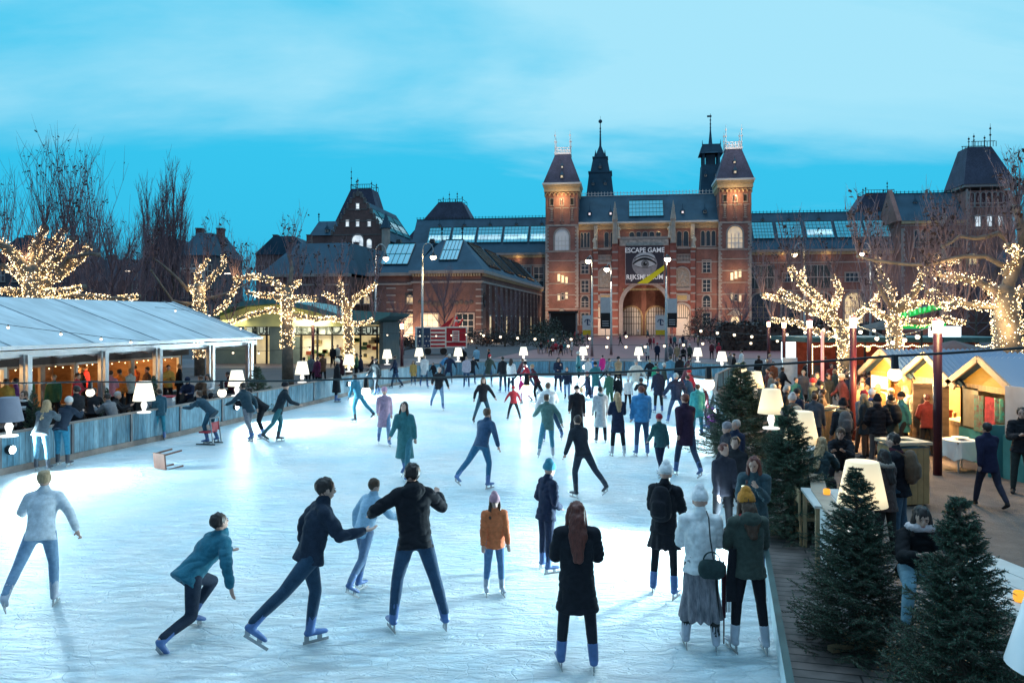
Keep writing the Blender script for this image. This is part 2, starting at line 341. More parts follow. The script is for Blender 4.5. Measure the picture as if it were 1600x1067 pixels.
# ---- towers ----
def tower(pxa, pxb, cn):
    u0, u1 = FU(pxa), FU(pxb); uc = (u0 + u1) / 2; hw = (u1 - u0) / 2; v0 = -1.0; v1 = v0 + 2 * hw; zc = 37.4
    T = MB(); T.bb(u0, u1, v0, v1, 0, zc, 0); t = T.build('tower', BRICK, MUS)
    tr = MB()
    for zz, h in ((2.4, .35), (6.3, .3), (9.8, .22), (12.6, .22), (15.4, .25), (18.2, .22), (20.4, .4), (26.8, .45), (31.2, .2)):
        tr.bb(u0 - .06, u1 + .06, v0 - .07, v1 + .07, zz, zz + h, 0)
    for zq in ((2.8, 6.2), (6.8, 12.5), (13, 20.2), (20.9, 26.7)):
        for sgn, uu in ((-1, u0 - .03), (1, u1 + .03)):
            quoins(tr, uu, v0, zq[0], zq[1], sgn, .5, .09, .9)
        for k in range(int((zq[1] - zq[0]) / .9)):      # quoins on the flank walls
            zz = zq[0] + k * .9
            for uu, s2 in ((u0, -1), (u1, 1)):
                tr.bb(uu - .08, uu + .08, v0 + .03, v0 + (.9 if k % 2 else .5), zz, zz + .45)
    tr.bb(u0 - .1, u1 + .1, v0 - .12, v1, 0, 1.2, 0)
    tr.build('stone_trim', STONEL, t)
    # upper pilasters, corbel arches and cornice
    up = MB()
    for i in range(5):
        x = u0 + .25 + (u1 - u0 - .5) * i / 4; up.bb(x - .16, x + .16, v0 - .18, v0 - .005, 27.3, 34.4, 0)
    nb = 8
    for i in range(nb):
        x = u0 + (u1 - u0) * (i + .5) / nb; up.arch(x, 34.3, (u1 - u0) / nb * .7, 34.6, v0 - .35, v0 - .004, .12, 1, 6)
        yy = v0 + (v1 - v0) * (i + .5) / nb
        for uu in (u0 - .3, u1 + .01): up.bb(uu, uu + .28, yy - .1, yy + .1, 34.2, 35.3, 1)
    up.bb(u0 - .35, u1 + .35, v0 - .4, v1 + .35, 35.3, 36.4, 1); up.bb(u0 - .55, u1 + .55, v0 - .6, v1 + .55, 36.4, 37.0, 1); up.bb(u0 - .75, u1 + .75, v0 - .8, v1 + .75, 37.0, 37.45, 2)
    up.build('cornice', [BRICK, pmat('yellow_stone', (.55, .42, .25), .8, .2, 2.), WHITEP], t)
    # roof
    rt = 44.9; hr = 1.85; vc = (v0 + v1) / 2
    rf = MB(); rf.frustum(u0 - .55, u1 + .55, v0 - .55, v1 + .55, 37.46, uc - hr, uc + hr, vc - hr, vc + hr, rt); r = rf.build('roof', SLATE, t)
    cr = MB(); cr.bb(uc - hr - .2, uc + hr + .2, vc - hr - .2, vc + hr + .2, rt, rt + .5)
    for sgn in (-1, 1):
        for i in range(6):
            x = uc - hr + 2 * hr * i / 5; cr.bb(x - .1, x + .1, vc + sgn * hr - .1, vc + sgn * hr + .1, rt + .5, rt + 1.7)
            cr.bb(uc + sgn * hr - .1, uc + sgn * hr + .1, vc - hr + 2 * hr * i / 5 - .1, vc - hr + 2 * hr * i / 5 + .1, rt + .5, rt + 1.7)
        cr.bb(uc - hr, uc + hr, vc + sgn * hr - .07, vc + sgn * hr + .07, rt + 1.05, rt + 1.2); cr.bb(uc + sgn * hr - .07, uc + sgn * hr + .07, vc - hr, vc + hr, rt + 1.05, rt + 1.2)
        cr.bb(uc - hr, uc + hr, vc + sgn * hr - .09, vc + sgn * hr + .09, rt + 1.6, rt + 1.78)
    for sx in (-1, 1):
        for sy in (-1, 1): finial(cr, uc + sx * hr, vc + sy * hr, rt + .4, 5.6 if sy < 0 else 4.6, .13)
    cr.build('roof_crest', WHITEP, r)
    for (zz, s_) in ((38.6, .8), (41.2, .6)):
        tt = (zz - 37.46) / (rt - 37.46); vv = v0 - .55 + (vc - hr - v0 + .55) * tt - .25
        d = dormer(r, uc, vv, zz, s_, LITW)
        uu = u1 + .55 - (u1 + .55 - uc - hr) * tt
    # windows
    for i in range(3):
        x = uc + (i - 1) * (hw * .62)
        win(t, x, 32.0, .8, 1.6, v0 - .01, nx=1, nz=1, surround=.12, lit=pmat('matt_window', (.03, .035, .04), .9, spec=.05))
        g = MB(); 
        for k in range(6): g.bb(x - .28, x + .28, v0 - .16, v0 - .02, 28.5 + k * .45, 28.5 + k * .45 + .22)
        g.bb(x - .5, x + .5, v0 - .17, v0 - .02, 31.1, 31.3); g.bb(x - .5, x + .5, v0 - .17, v0 - .02, 28.1, 28.3); g.build('niche', STONEL, t)
    win(t, uc, 20.9, 3.4, 5.2, v0, True, lit=emat('tower_window_lit' if cn else 'tower_window_dim', (1, .62, .18) if cn else (.5, .42, .34), .5 if cn else .14, 'NONE', .6), nx=4, nz=3, surround=.4, mw=.1)
    for k in range(3):
        x = uc - .95 + k * .95 + .2
        for zb in (13.3, 8.6):
            win(t, x, zb + (1 if cn else -1) * k * .35 * (1 if zb > 10 else -.6), .55, 1.7 if zb > 10 else 1.5, v0, lit=LITW if (k != 1 or zb > 10) else GLASSD, nx=1, nz=2, surround=.14)
    win(t, uc, 2.2, 1.8, 2.4, v0, True, lit=LITW, nx=3, nz=2, surround=.35)
    g = MB(); g.prism([(uc - 2, 4.9), (uc + 2, 4.9), (uc, 6.5)], v0 - .6, v0 - .12); g.build('pediment', STONE, t)
    for (dx, zl, en) in ((0, 33.2, 560), (0, 14.5, 170)):
        f = MB(); f.ball((uc + dx, v0 - 1.5, zl), .05, 8, 6); f.bar((uc + dx, v0 - 1.45, zl), (uc + dx, v0, zl - .3), .05, mi=1); fo = f.build('wall_light', [emat('facade_lamp', (1, .8, .45), 4, 'NONE'), BLACKM], t)
        lamp('POINT', (uc + dx, v0 - 1.8, zl), en, (1, .66, .30), .1, fo, 'facade_light')
    for dx, dy in ((-2.2, -2.4), (2.2, -2.4)): pass
    lamp('POINT', (uc, v0 - 4.5, 47.5), 1200, (1, .85, .8), .4, r, 'crest_light')
tower(853, 904, 0); tower(1122, 1173, 1)
# ---- central block ----
cu0, cu1 = FU(904), FU(1122); zE = 27.0
c = MB(); uA = FU(1007); aw = 17.2 / 2
body = MB()
aR = FU(1041) - FU(973); r_a = aR / 2   # great arch opening width
zsA = 5.0 + .2; sw = (FU(955) - FU(931))
openings = [(uA, aR, 7.2), (FU(944), sw, 5.6), (FU(1065), sw, 5.6)]
# front wall with three arched openings, built as strips
def wall_with_arches(g, u0, u1, z0, z1, v0, v1, ops, mi=0, n=12):
    xs = [u0, u1]
    for cx, w, zs in ops: xs += [cx - w / 2, cx + w / 2]
    xs.sort(); 
    for a, b in zip(xs, xs[1:]):
        o = next((o for o in ops if abs((a + b) / 2 - o[0]) < o[1] / 2), None)
        if not o: g.bb(a, b, v0, v1, z0, z1, mi)
        else:
            cx, w, zs = o; r = w / 2
            for i in range(n):
                a0 = math.pi - math.pi * i / n; a1 = math.pi - math.pi * (i + 1) / n
                p0 = (cx + r * math.cos(a0), zs + r * math.sin(a0)); p1 = (cx + r * math.cos(a1), zs + r * math.sin(a1))
                g.prism([p0, p1, (p1[0], z1), (p0[0], z1)], v0, v1, mi)
W1 = MB(); wall_with_arches(W1, cu0, cu1, 0, zE, 0, 1.2, openings); W1.bb(cu0, cu1, 7.9, 9.2, 0, zE, 0)
W1.build('wall', BRICK, MUS)
# projecting frontispiece
pb0, pb1 = FU(930), FU(1086)
ps = MB(); wall_with_arches(ps, FU(960), FU(1052), 0, 21.8, -1.6, -.02, [openings[0]]); ps.bb(FU(972), FU(1044), -1.5, -.03, 21.8, 23.6)
fr = ps.build('frontispiece', REDP, MUS)
for k, op in enumerate(openings[1:]):
    g = MB(); wall_with_arches(g, op[0] - 3.1, op[0] + 3.1, 0, 17.6, -1.0, -.02, [op]); g.build('side_bay', REDP, MUS)
tr = MB()
tr.arch(uA, 0, aR, 7.2, -1.9, -1.55, .95, 0, 18); tr.arch(uA, 0, aR - .02, 7.2, -1.5, .9, .12, 1, 18)
for op in openings[1:]: tr.arch(op[0], 0, op[1], 5.6, -1.25, -.95, .6, 0, 12)
for px in (961, 1051):
    u = FU(px); tr.bb(u - .7, u + .7, -2.1, -1.55, 0, 22.2, 5)
    for z in range(0, 22, 1): 
        if z % 2 == 0: tr.bb(u - .72, u + .72, -2.14, -2.05, z, z + .4, 0)
    tr.tube([(u, -1.9, 22.2), (u, -1.9, 27.5), (u, -1.9, 28), (u, -1.9, 32.5)], [.7, .5, .7, .05], 8, 2)
    for z in (28.2, 29.4, 30.6): tr.ball((u, -1.9, z), (.7 - .1 * (z - 28), .7 - .1 * (z - 28), .18), 6, 4, 0)
for px in (931, 1082):
    u = FU(px); tr.bb(u - .55, u + .55, -1.3, -.9, 0, 21, 5)
    for z in range(0, 21, 1):
        if z % 2 == 0: tr.bb(u - .57, u + .57, -1.34, -1.25, z, z + .4, 0)
    tr.bb(u - .45, u + .45, -1.0, .4, 21, 26.8, 2)
for z, h in ((20.9, .4), (17.4, .35), (10.8, .35)): 
    for x0, x1 in ((FU(931), FU(955)), (FU(1057), FU(1083))): tr.bb(x0, x1, -1.2, -.9, z, z + h, 0)
tr.bb(FU(968), FU(1044), -1.75, -1.4, 23.3, 23.9, 0); tr.bb(FU(968), FU(1044), -1.72, -1.45, 21.7, 23.2, 3)
for z, h in ((2.4, .3), (6.3, .3), (9.8, .22), (13.6, .22), (17.6, .3), (20.8, .5), (26.0, .3)):
    tr.bb(cu0, FU(926), -.12, -.004, z, z + h, 0); tr.bb(FU(1088), cu1, -.12, -.004, z, z + h, 0)
for i in range(30):
    u = FU(968) + 1 + i * (FU(1044) - FU(968) - 2) / 29; tr.bb(u - .1, u + .1, -1.78, -1.7, 10.9, 11.4, 4)
tr.build('stone_trim', [STONEL, pmat('sandstone', (.45, .33, .2), .8, .2), STONE, pmat('cream_frieze', (.5, .42, .36), .8, .4, 1.5), GOLDM, REDP], MUS)
for (x0, x1) in ((FU(934), FU(955)), (FU(1055), FU(1078))):       # blind balustrades above the side bays
    g = MB(); g.bb(x0, x1, -1.2, -.9, 19.4, 19.6); g.bb(x0, x1, -1.2, -.9, 17.75, 17.95)
    for i in range(11): x = x0 + (x1 - x0) * i / 10; g.tube([(x, -1.05, 17.95), (x, -1.05, 18.6), (x, -1.05, 19.4)], [.09, .16, .09], 6)
    g.build('balustrade', STONEL, MUS)
# gallery windows under the eaves
gals = [(907, 922, 3), (943, 962, 2), (982, 1034, 5), (1056, 1077, 2), (1094, 1119, 3)]
for a, b, n in gals:
    for i in range(n):
        px0 = a + (b - a) * i / n; px1 = a + (b - a) * (i + 1) / n; u = (FU(px0) + FU(px1)) / 2; w = (FU(px1) - FU(px0)) * .68
        win(MUS, u, 21.6, w, 3.6, -.003, True, nx=1, nz=1, surround=.15)
for px in (911, 1105):
    for zb, arch in ((15.2, False), (10.6, False), (6.9, True), (2.6, False)):
        win(MUS, FU(px + (3 if px < 1000 else -1)), zb, 1.7, 2.8, -.003, arch, nx=2, nz=3, surround=.3)
for px in (946, 1065):          # relief niches
    u = FU(px); g = MB(); g.disc_arch(u, 11.6, 3.4, 14.6, -1.03, 0, 12); g.arch(u, 11.6, 3.4, 14.6, -1.25, -1.0, .35, 1, 12); g.bb(u - 2.2, u + 2.2, -1.3, -1.0, 11.1, 11.5, 1)
    for k in range(14): g.ball((u + random.uniform(-1.3, 1.3), -1.06, 12 + random.uniform(0, 3.2)), (.3, .1, .45), 6, 5, 2)
    g.build('relief_niche', [pmat('mosaic', (.38, .33, .27), .8, .4, 3.), STONEL, STONE], MUS)
    g = MB(); g.bb(u - 1.9, u + 1.9, -1.2, -1.02, 8.5, 9.9, 0); g.bb(u - 1.3, u + 1.3, -1.3, -1.1, 8.2, 10.2, 0)
    g.bb(u - 1.1, u + 1.1, -1.35, -1.2, 8.6, 9.7, 1); g.build('coat_of_arms', [STONEL, GOLDM], MUS)
for px, py in ((930, 361), (966, 361), (1046, 361), (1083, 361)):  # statues
    u = FU(px); g = MB(); z = 21.4 if px in (930, 1083) else 23.9; v = -1.6 if px in (966, 1046) else -1.3
    g.bb(u - .5, u + .5, v - .45, v + .45, z - .5, z, 0); g.cap_tube([(u, v, z), (u, v, z + 1.2), (u, v, z + 2.1), (u, v, z + 2.5)], [(.5, .42), (.36, .3), (.42, .26), (.14, .14)], 8); g.ball((u, v, z + 2.85), (.2, .22, .27), 8, 6)
    s = 1 if px < 1000 else -1
    g.cap_tube([(u + .35 * s, v, z + 2.1), (u + .6 * s, v - .2, z + 1.6), (u + .5 * s, v - .5, z + 1.9)], [.14, .12, .1], 6); g.cap_tube([(u - .35 * s, v, z + 2.1), (u - .55 * s, v - .1, z + 1.5), (u - .3 * s, v - .35, z + 1.2)], [.14, .12, .1], 6)
    g.build('statue', pmat('statue_stone', (.62, .55, .45), .8, .15), MUS, True)
# passage behind the arch: two inner glazed arches
g = MB(); ops = [(uA - 3.05, 4.9, 4.6), (uA + 3.05, 4.9, 4.6)]
wall_with_arches(g, uA - aR / 2 - .1, uA + aR / 2 + .1, 0, 14.5, 5.5, 6.3, ops); 
for o_ in ops: g.arch(o_[0], 0, o_[1], o_[2], 5.2, 5.5, .4, 1, 12)
g.bb(uA - 8, uA - aR / 2 - .02, 1.2, 6, 0, 13, 0); g.bb(uA + aR / 2 + .02, uA + 8, 1.2, 6, 0, 13, 0)
g.build('passage_wall', [BRICK, MATS['sandstone']], MUS)
for o_ in ops:
    g = MB(); g.add([(o_[0] - 2.5, 6.2, 0), (o_[0] + 2.5, 6.2, 0), (o_[0] + 2.5, 6.2, 7.2), (o_[0] - 2.5, 6.2, 7.2)], [(0, 1, 2, 3)], 0)
    for i in range(9): x = o_[0] - 2.4 + 4.8 * i / 8; g.bb(x - .06, x + .06, 6.05, 6.15, 0, 7.2, 1)
    for z in (2.8, 4.4, 5.8): g.bb(o_[0] - 2.4, o_[0] + 2.4, 6.03, 6.13, z, z + .12, 1)
    g.build('window', [emat('passage_glass', (.8, .42, .16), .07, 'NONE', .8), BLACKM], MUS)
for op in openings[1:]:
    g = MB(); g.disc_arch(op[0], 0, op[1] + .2, 5.6, .9, 0, 12); g.bb(op[0] - 1.6, op[0] + 1.6, .82, .87, 4.2, 4.4, 1)
    for i in range(7): x = op[0] - 1.5 + 3 * i / 6; g.bb(x - .05, x + .05, .8, .86, 4.4, 7.6, 1)
    g.build('side_door', [emat('side_door_glow', (.9, .5, .16), .16, 'NONE', 1.2), BLACKM], MUS)
lamp('POINT', (uA, 2.5, 5.5), 120, (1, .72, .4), .5, MUS, 'passage_light')
for op in openings[1:]: lamp('POINT', (op[0], -2.4, 5.6), 60, (1, .75, .35), .3, MUS, 'door_light')
for du in (-9, 9): lamp('SPOT', (uA + du, -14, 1.0), 5200, (1, .66, .46), .5, MUS, 'facade_flood', rot=(R(118), 0, 0), spot=R(95), blend=.9)
for du in (-21.5, 21): lamp('SPOT', (uA + du, -14, 1.0), 5600, (1, .66, .42), .5, MUS, 'facade_flood', rot=(R(122), 0, 0), spot=R(60), blend=.9)
for du in (-52, -38, 38, 52, 66): lamp('SPOT', (uA + du, -8, 1.0), 1500, (1, .62, .42), .5, MUS, 'facade_flood', rot=(R(118), 0, 0), spot=R(95), blend=.9)
# eaves and roof of the central block
g = MB(); g.bb(cu0, cu1, -.6, .9, 26.9, 27.3, 0); g.bb(cu0, cu1, -.9, .9, 27.3, 27.7, 1); g.bb(cu0, cu1, -.3, -.01, 25.9, 26.9, 2)
g.build('eaves', [MATS['yellow_stone'], WHITEP, MATS['sandstone']], MUS)
for du in (-15, -10.5, -3.6, 3.6, 10.5, 15): lamp('POINT', (uA + du, -1.9, 25.4), 42, (1, .68, .3), .1, MUS, 'eaves_light')
A, B = (-.4, 27.72), (5.5, 35.0)
g = MB(); g.add([(cu0, A[0], A[1]), (cu1, A[0], A[1]), (cu1, B[0], B[1]), (cu0, B[0], B[1]), (cu0, 9.5, 35), (cu1, 9.5, 35), (cu1, 14, 27), (cu0, 14, 27)], [(0, 1, 2, 3), (3, 2, 5, 4), (4, 5, 6, 7)]); rf = g.build('roof', GROOF, MUS)
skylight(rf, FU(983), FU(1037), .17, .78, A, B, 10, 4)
for px in (921, 954, 1067, 1102): dormer(rf, FU(px), .7, 29.6, .75, emat('dormer_glass', (1, .8, .8), .8, 'NONE') if px != 1102 else None)
cresting('roof_crest', rf, cu0 - .2, cu1 + .2, 5.5, 35.0, 1.1, WHITEP, .8)
# banner with eye
BN = empty('banner', (0, 0, 0), 0); BN.location = MUS.matrix_basis @ Vector((0, 0, 0)); BN.rotation_euler = (0, 0, -TH)
BN.location = (OX, OY, 0); tag(BN, 'dark exhibition banner with a large grey eye, hung over the museum arch', 'banner')
b0, b1 = FU(977) + .1, FU(1036); bz0, bz1 = 12.6, 21.5; bv = -2.35; bc = (b0 + b1) / 2
g = MB(); g.bb(b0, b1, bv, bv + .12, bz0, bz1); g.build('banner_cloth', pmat('banner_dark', (.055, .05, .065), .8, .1), BN)
WT = emat('banner_white', (.9, .88, .9), .12, 'NONE', base=(.85, .85, .85))
text_mesh('ESCAPE GAME', 1.66, WT, 'lettering', BN, (bc, bv - .05, bz1 - 1.5), xs=.9, bold=.03)
text_mesh('RIJKSMUSEUM', 1.66, WT, 'lettering', BN, (bc, bv - .05, bz0 + .95), xs=.86, bold=.03)
eg = [pmat('eye_grey', (.33, .32, .33), .9, .25, 1.4), pmat('eye_light', (.6, .6, .6), .9, .1, 3.), pmat('eye_dark', (.03, .03, .03), .9, .1), pmat('eye_mid', (.2, .2, .2), .9, .3, 4.)]
def ell(g, cx, cz, rx, rz, y, mi, n=28, rot=0):
    P = [(cx, y, cz)] + [(cx + rx * math.cos(2 * math.pi * i / n) * math.cos(rot) - rz * math.sin(2 * math.pi * i / n) * math.sin(rot), y, cz + rx * math.cos(2 * math.pi * i / n) * math.sin(rot) + rz * math.sin(2 * math.pi * i / n) * math.cos(rot)) for i in range(n)]
    g.add(P, [(0, 1 + i, 1 + (i + 1) % n) for i in range(n)], mi)
g = MB(); ez = (bz0 + bz1) / 2 + .1; ell(g, bc, ez, 3.0, 2.95, bv - .02, 0); ell(g, bc + .2, ez + 1.5, 2.3, 1.3, bv - .03, 1)
def almond(rx, rz, y, mi, dz=0):
    P = []
    for i in range(21): t = -1 + i / 10; P.append((bc + rx * t, y, ez + dz + rz * (1 - t * t)))
    for i in range(19, 0, -1): t = -1 + i / 10; P.append((bc + rx * t, y, ez + dz - rz * .7 * (1 - t * t)))
    g.add(P, [tuple(range(len(P)))], mi)
almond(2.9, 1.5, bv - .04, 2, .15); almond(2.6, 1.05, bv - .05, 1); ell(g, bc + .1, ez + .1, .95, .95, bv - .06, 3); ell(g, bc + .1, ez + .1, .45, .45, bv - .07, 2); ell(g, bc + .3, ez + .35, .15, .15, bv - .08, 1)
P = []
for i in range(11): t = i / 10; P.append((bc - 2.5 + 5 * t, bv - .055, ez + 1.35 + .9 * math.sin(math.pi * t)))
for i in range(10, -1, -1): t = i / 10; P.append((bc - 2.5 + 5 * t, bv - .055, ez + 1.15 + .8 * math.sin(math.pi * t)))
g.add(P, [tuple(range(len(P)))], 2); g.build('eye_print', eg, BN)
g = MB(); YL = pmat('yellow_band', (.75, .70, .02), .6, .05)
g.add([(b0 + 2.7, bv - .1, bz0 - .05), (b0 + 5.2, bv - .1, bz0 - .05), (b1 + .15, bv - .1, bz0 + 3.1), (b1 + .15, bv - .1, bz0 + 4.3)], [(0, 1, 2, 3)]); g.build('yellow_band', YL, BN)
g = MB()
for z in (bz0 - .35,): g.bb(b0, b1, bv, bv + .1, z, z + .2)
for x in (b0 - .15, b1 + .02): g.bb(x, x + .13, bv + .02, bv + .12, bz0 - .3, bz1)
g.build('banner_frame', pmat('banner_edge', (.4, .36, .36), .7), BN)
# ---- spire towers behind ----
def spire(pxc, kind):
    v = 26; u = FU(pxc, v); g = MB(); z = lambda py: FZ(pxc, py, v); m = 0.177
    hw = [w * m / 2 for w in ((46, 34, 30, 22, 20) if kind == 0 else (36, 28, 26, 24, 24))]
    ys = (302, 273, 270, 249, 247) if kind == 0 else (302, 262, 256, 252, 244)
    zs = [z(y) for y in ys]
    g.frustum(u - hw[0], u + hw[0], v - hw[0], v + hw[0], zs[0] - 4, u - hw[1], u + hw[1], v - hw[1], v + hw[1], zs[1])
    if kind == 0:
        g.bb(u - hw[1] - .25, u + hw[1] + .25, v - hw[1] - .25, v + hw[1] + .25, zs[1], zs[1] + .4)
        g.frustum(u - hw[2], u + hw[2], v - hw[2], v + hw[2], zs[1] + .4, u - hw[3], u + hw[3], v - hw[3], v + hw[3], zs[3])
        g.bb(u - hw[3] - .2, u + hw[3] + .2, v - hw[3] - .2, v + hw[3] + .2, zs[3], zs[3] + .35)
        g.frustum(u - 1.45, u + 1.45, v - 1.45, v + 1.45, zs[3] + .35, u - .3, u + .3, v - .3, v + .3, z(229))
        for dx in (-1.3, 1.3): g.frustum(u + dx - .35, u + dx + .35, v - 1.6, v - .9, zs[3] + .3, u + dx - .02, u + dx + .02, v - 1.3, v - 1.2, zs[3] + 2.4)
        g.tube([(u, v, z(231)), (u, v, z(205)), (u, v, z(190))], [.32, .16, .1], 8); g.ball((u, v, z(190)), .55, 8, 6)
        for k in range(6): g.ball((u, v, z(226 - k * 5)), .26, 6, 4)
        g.bar((u, v, z(190)), (u, v, z(182)), .08)
    else:
        g.bb(u - 2.5, u + 2.5, v - 2.5, v + 2.5, zs[1], zs[1] + .4)
        for sx in (-1, 1):
            for sy in (-1, 1): g.bb(u + sx * 2.0 - .3, u + sx * 2.0 + .3, v + sy * 2.0 - .3, v + sy * 2.0 + .3, zs[1], z(243))
        g.bb(u - 1.2, u + 1.2, v - 1.2, v + 1.2, zs[1], z(243)); g.frustum(u - 3.1, u + 3.1, v - 3.1, v + 3.1, z(243), u - 2.3, u + 2.3, v - 2.3, v + 2.3, z(228))
        g.frustum(u - 1.7, u + 1.7, v - 3.3, v + 3.3, z(243), u - .2, u + .2, v - .2, v + .2, z(222))
        g.tube([(u, v, z(230)), (u, v, z(205)), (u, v, z(178))], [.6, .2, .06], 8)
        for k in range(5): g.ball((u, v, z(212 - k * 6)), .24, 6, 4)
        g.bar((u - .9, v, z(182)), (u + .3, v, z(182)), .12, .5)
        for dx in (-2.4, 2.4): g.tube([(u + dx, v - 2.4, z(230)), (u + dx, v - 2.4, z(222))], [.15, .04], 5)
    s = g.build('spire', GROOF, MUS)
    for k, (dx, py) in enumerate(((-1.9, 290), (1.4, 290), (0, 264)) if kind == 0 else ((-1.6, 276), (1.2, 276))):
        zz = z(py); tt = (zz - zs[0] + 4) / (zs[1] - zs[0] + 4); dormer(s, u + dx, v - (hw[0] + (hw[1] - hw[0]) * min(1, tt)) - .3, zz - .5, .7)
spire(938, 0); spire(1110, 1)
# ---- wings ----
vW = 8.0
def wing(pa, pb, lights, litset, wallpx):
    u0, u1 = FU(pa, vW), FU(pb, vW); zE = 20.6; A = (vW - .6, 21.2); B = (vW + 7.5, 31.2)
    g = MB(); g.bb(u0, u1, vW, vW + 14, 0, zE); w = g.build('wall', BRICK, MUS)
    g = MB(); g.bb(u0, u1, vW - .7, vW - .01, zE, zE + .55, 0); g.bb(u0, u1, vW - .35, vW - .01, zE - .7, zE, 1)
    n = int((u1 - u0) / .9)
    for i in range(n): x = u0 + (u1 - u0) * (i + .5) / n; g.bb(x - .12, x + .12, vW - .6, vW - .3, zE - .45, zE - .01, 1)
    g.build('eaves', [STONEL, MATS['yellow_stone']], w)
    g = MB()
    for z, h in ((2.2, .3), (10.9, .3), (17.8, .3), (14.2, .2)): g.bb(u0, u1, vW - .08, vW - .003, z, z + h)
    g.build('stone_trim', STONEL, w)
    g = MB(); g.add([(u0, A[0], A[1]), (u1, A[0], A[1]), (u1, B[0], B[1]), (u0, B[0], B[1]), (u1, vW + 16, 21), (u0, vW + 16, 21)], [(0, 1, 2, 3), (3, 2, 4, 5)]); r = g.build('roof', GROOF, MUS)
    for i, (a, b) in enumerate(lights):
        vv = vW + 3.; skylight(r, FU(a, vv), FU(b, vv), .28, .74, A, B, 7, 5, lit=(.36, .50) if i in litset else None)
        dormer(r, FU((a + b) / 2, vW + 5), vW + 5.6, 28.9, .6)
    cresting('roof_crest', r, u0, u1, B[0], B[1], .7, BLACKM, .9)
    return w
wl = wing(640, 854, [(669, 703), (706, 743), (746, 784), (787, 825), (828, 864)], {0, 1, 2, 3, 4}, 0)
wr = wing(1172, 1412, [(1176, 1209), (1214, 1253), (1259, 1302), (1306, 1349), (1352, 1394)], {2}, 0)
for px in (1189, 1277): # big panels and small windows upper storey
    win(wr, FU(px, vW), 15.2 - 3.6, 6, 5.6, vW - .003, False, nx=4, nz=2, lit=pmat('dim_glass', (.05, .07, .07), .3, .4, 1.5), surround=.25)
for px in (1233, 1331): win(wr, FU(px, vW), 13.2, 2.8, 2.0, vW - .003, nx=3, nz=2, surround=.35)
for px in (1188, 1236, 1285, 1334, 1383): win(wr, FU(px, vW), 3.0, 4.2, 7.4, vW - .003, True, nx=3, nz=4, lit=LITW if px in (1334,) else None, surround=.5, fmat=MATS['yellow_stone'])
for px in (800, 822, 842): win(wl, FU(px, vW), 12.2, 2.4, 5.2, vW - .003, nx=2, nz=3, surround=.25)
for zl, pxs in ((21, (1225, 1290, 1350)), (21, (810,))):
    for px in pxs: lamp('POINT', (FU(px, vW), vW - 1.1, 19.6), 45, (1, .66, .3), .2, MUS, 'eaves_light')
# mansard roofs standing behind the wing ridges
def mansard(pa, pb, ta, tb, yb, yt, v, spikes, name='pavilion_roof', crest=6, base=6):
    u0, u1, U0, U1 = FU(pa, v), FU(pb, v), FU(ta, v), FU(tb, v); z0 = FZ((pa + pb) / 2, yb, v) - base; z1 = FZ((pa + pb) / 2, yt, v); d = (u1 - u0); k = (U1 - U0); vc = v + d / 2
    sl = (z1 - z0) / (z1 - z0 - base) 
    g = MB(); g.frustum(u0 - (U0 - u0) * (sl - 1), u1 + (u1 - U1) * (sl - 1), v, v + d, z0, U0, U1, vc - k / 2, vc + k / 2, z1); r = g.build(name, SLATE, MUS)
    ch = crest * .165; q = MB()
    for sg in (-1, 1):
        q.bb(U0, U1, vc + sg * k / 2 - .05, vc + sg * k / 2 + .05, z1, z1 + .15); q.bb(U0, U1, vc + sg * k / 2 - .05, vc + sg * k / 2 + .05, z1 + ch * .9, z1 + ch)
        n = int(k / .7)
        for i in range(n + 1): x = U0 + k * i / n; q.bb(x - .05, x + .05, vc + sg * k / 2 - .05, vc + sg * k / 2 + .05, z1, z1 + ch)
        for xx in (U0, U1): q.bb(xx - .05, xx + .05, vc - k / 2, vc + k / 2, z1 + ch * .9, z1 + ch)
    for px, py in spikes: x = FU(px, v); finial(q, x, vc - k / 2 if px % 2 else vc + k / 2, z1, FZ(px, py, v) - z1, .12)
    q.build('roof_crest', BLACKM, r); return r
mansard(662, 732, 681, 719, 338, 314, 34, [(680, 298), (690, 290), (700, 302), (711, 297), (719, 304)], base=8)
mansard(1338, 1412, 1357, 1402, 330, 300, 30, [(1357, 290), (1366, 284), (1391, 280), (1400, 286)], base=8)
# ---- left gabled hall and tower ----
mansard(522, 588, 542, 575, 340, 293, 26, [(543, 258), (551, 278), (564, 273), (572, 277)], crest=9, base=14)
v = 0
def GU(px): return FU(px, v)
gz = lambda px, py: FZ(px, py, v)
gL, gR, gC = GU(520), GU(601), GU(559)
g = MB(); g.bb(gL, gR, v, v + 1, 0, gz(560, 366)); 
apex = gz(559, 304); base = gz(560, 366)
steps = []
nst = 5
g.prism([(gL, base), (gR, base), (gC + .8, apex), (gC - .8, apex)], v, v + 1)
gb = g.build('gable_wall', BRICK2, MUS)
s = MB()
for i in range(8):
    t = i / 7
    for sg in (-1, 1):
        x = gC + sg * (1.0 + (gR - gC - 1.2) * (1 - t)); z = base + (apex - base) * t * .93; s.bb(x - .3, x + .3, v - .15, v + .6, z - .2, z + .9); s.ball((x, v, z + 1.1), .25, 6, 4)
for zz in (base - .3, base + 3.2, base + 6.2): hwz = (gR - gC) * (1 - max(0, zz - base) / (apex - base)) - .2; s.bb(gC - hwz, gC + hwz, v - .1, v - .01, zz, zz + .3)
s.bb(gC - .5, gC + .5, v - .2, v + .8, apex - .5, apex + .8); finial(s, gC, v, apex + .8, 3.5, .15)
s.build('stone_trim', pmat('grey_trim', (.17, .15, .14), .8, .2), gb)
win(gb, GU(559), gz(559, 401), 2.9, 5.6, v, True, lit=LITC, nx=3, nz=2, surround=.3)
win(gb, GU(577), gz(577, 392), 1.3, 3.0, v, True, lit=LITC, nx=1, nz=2, surround=.2)
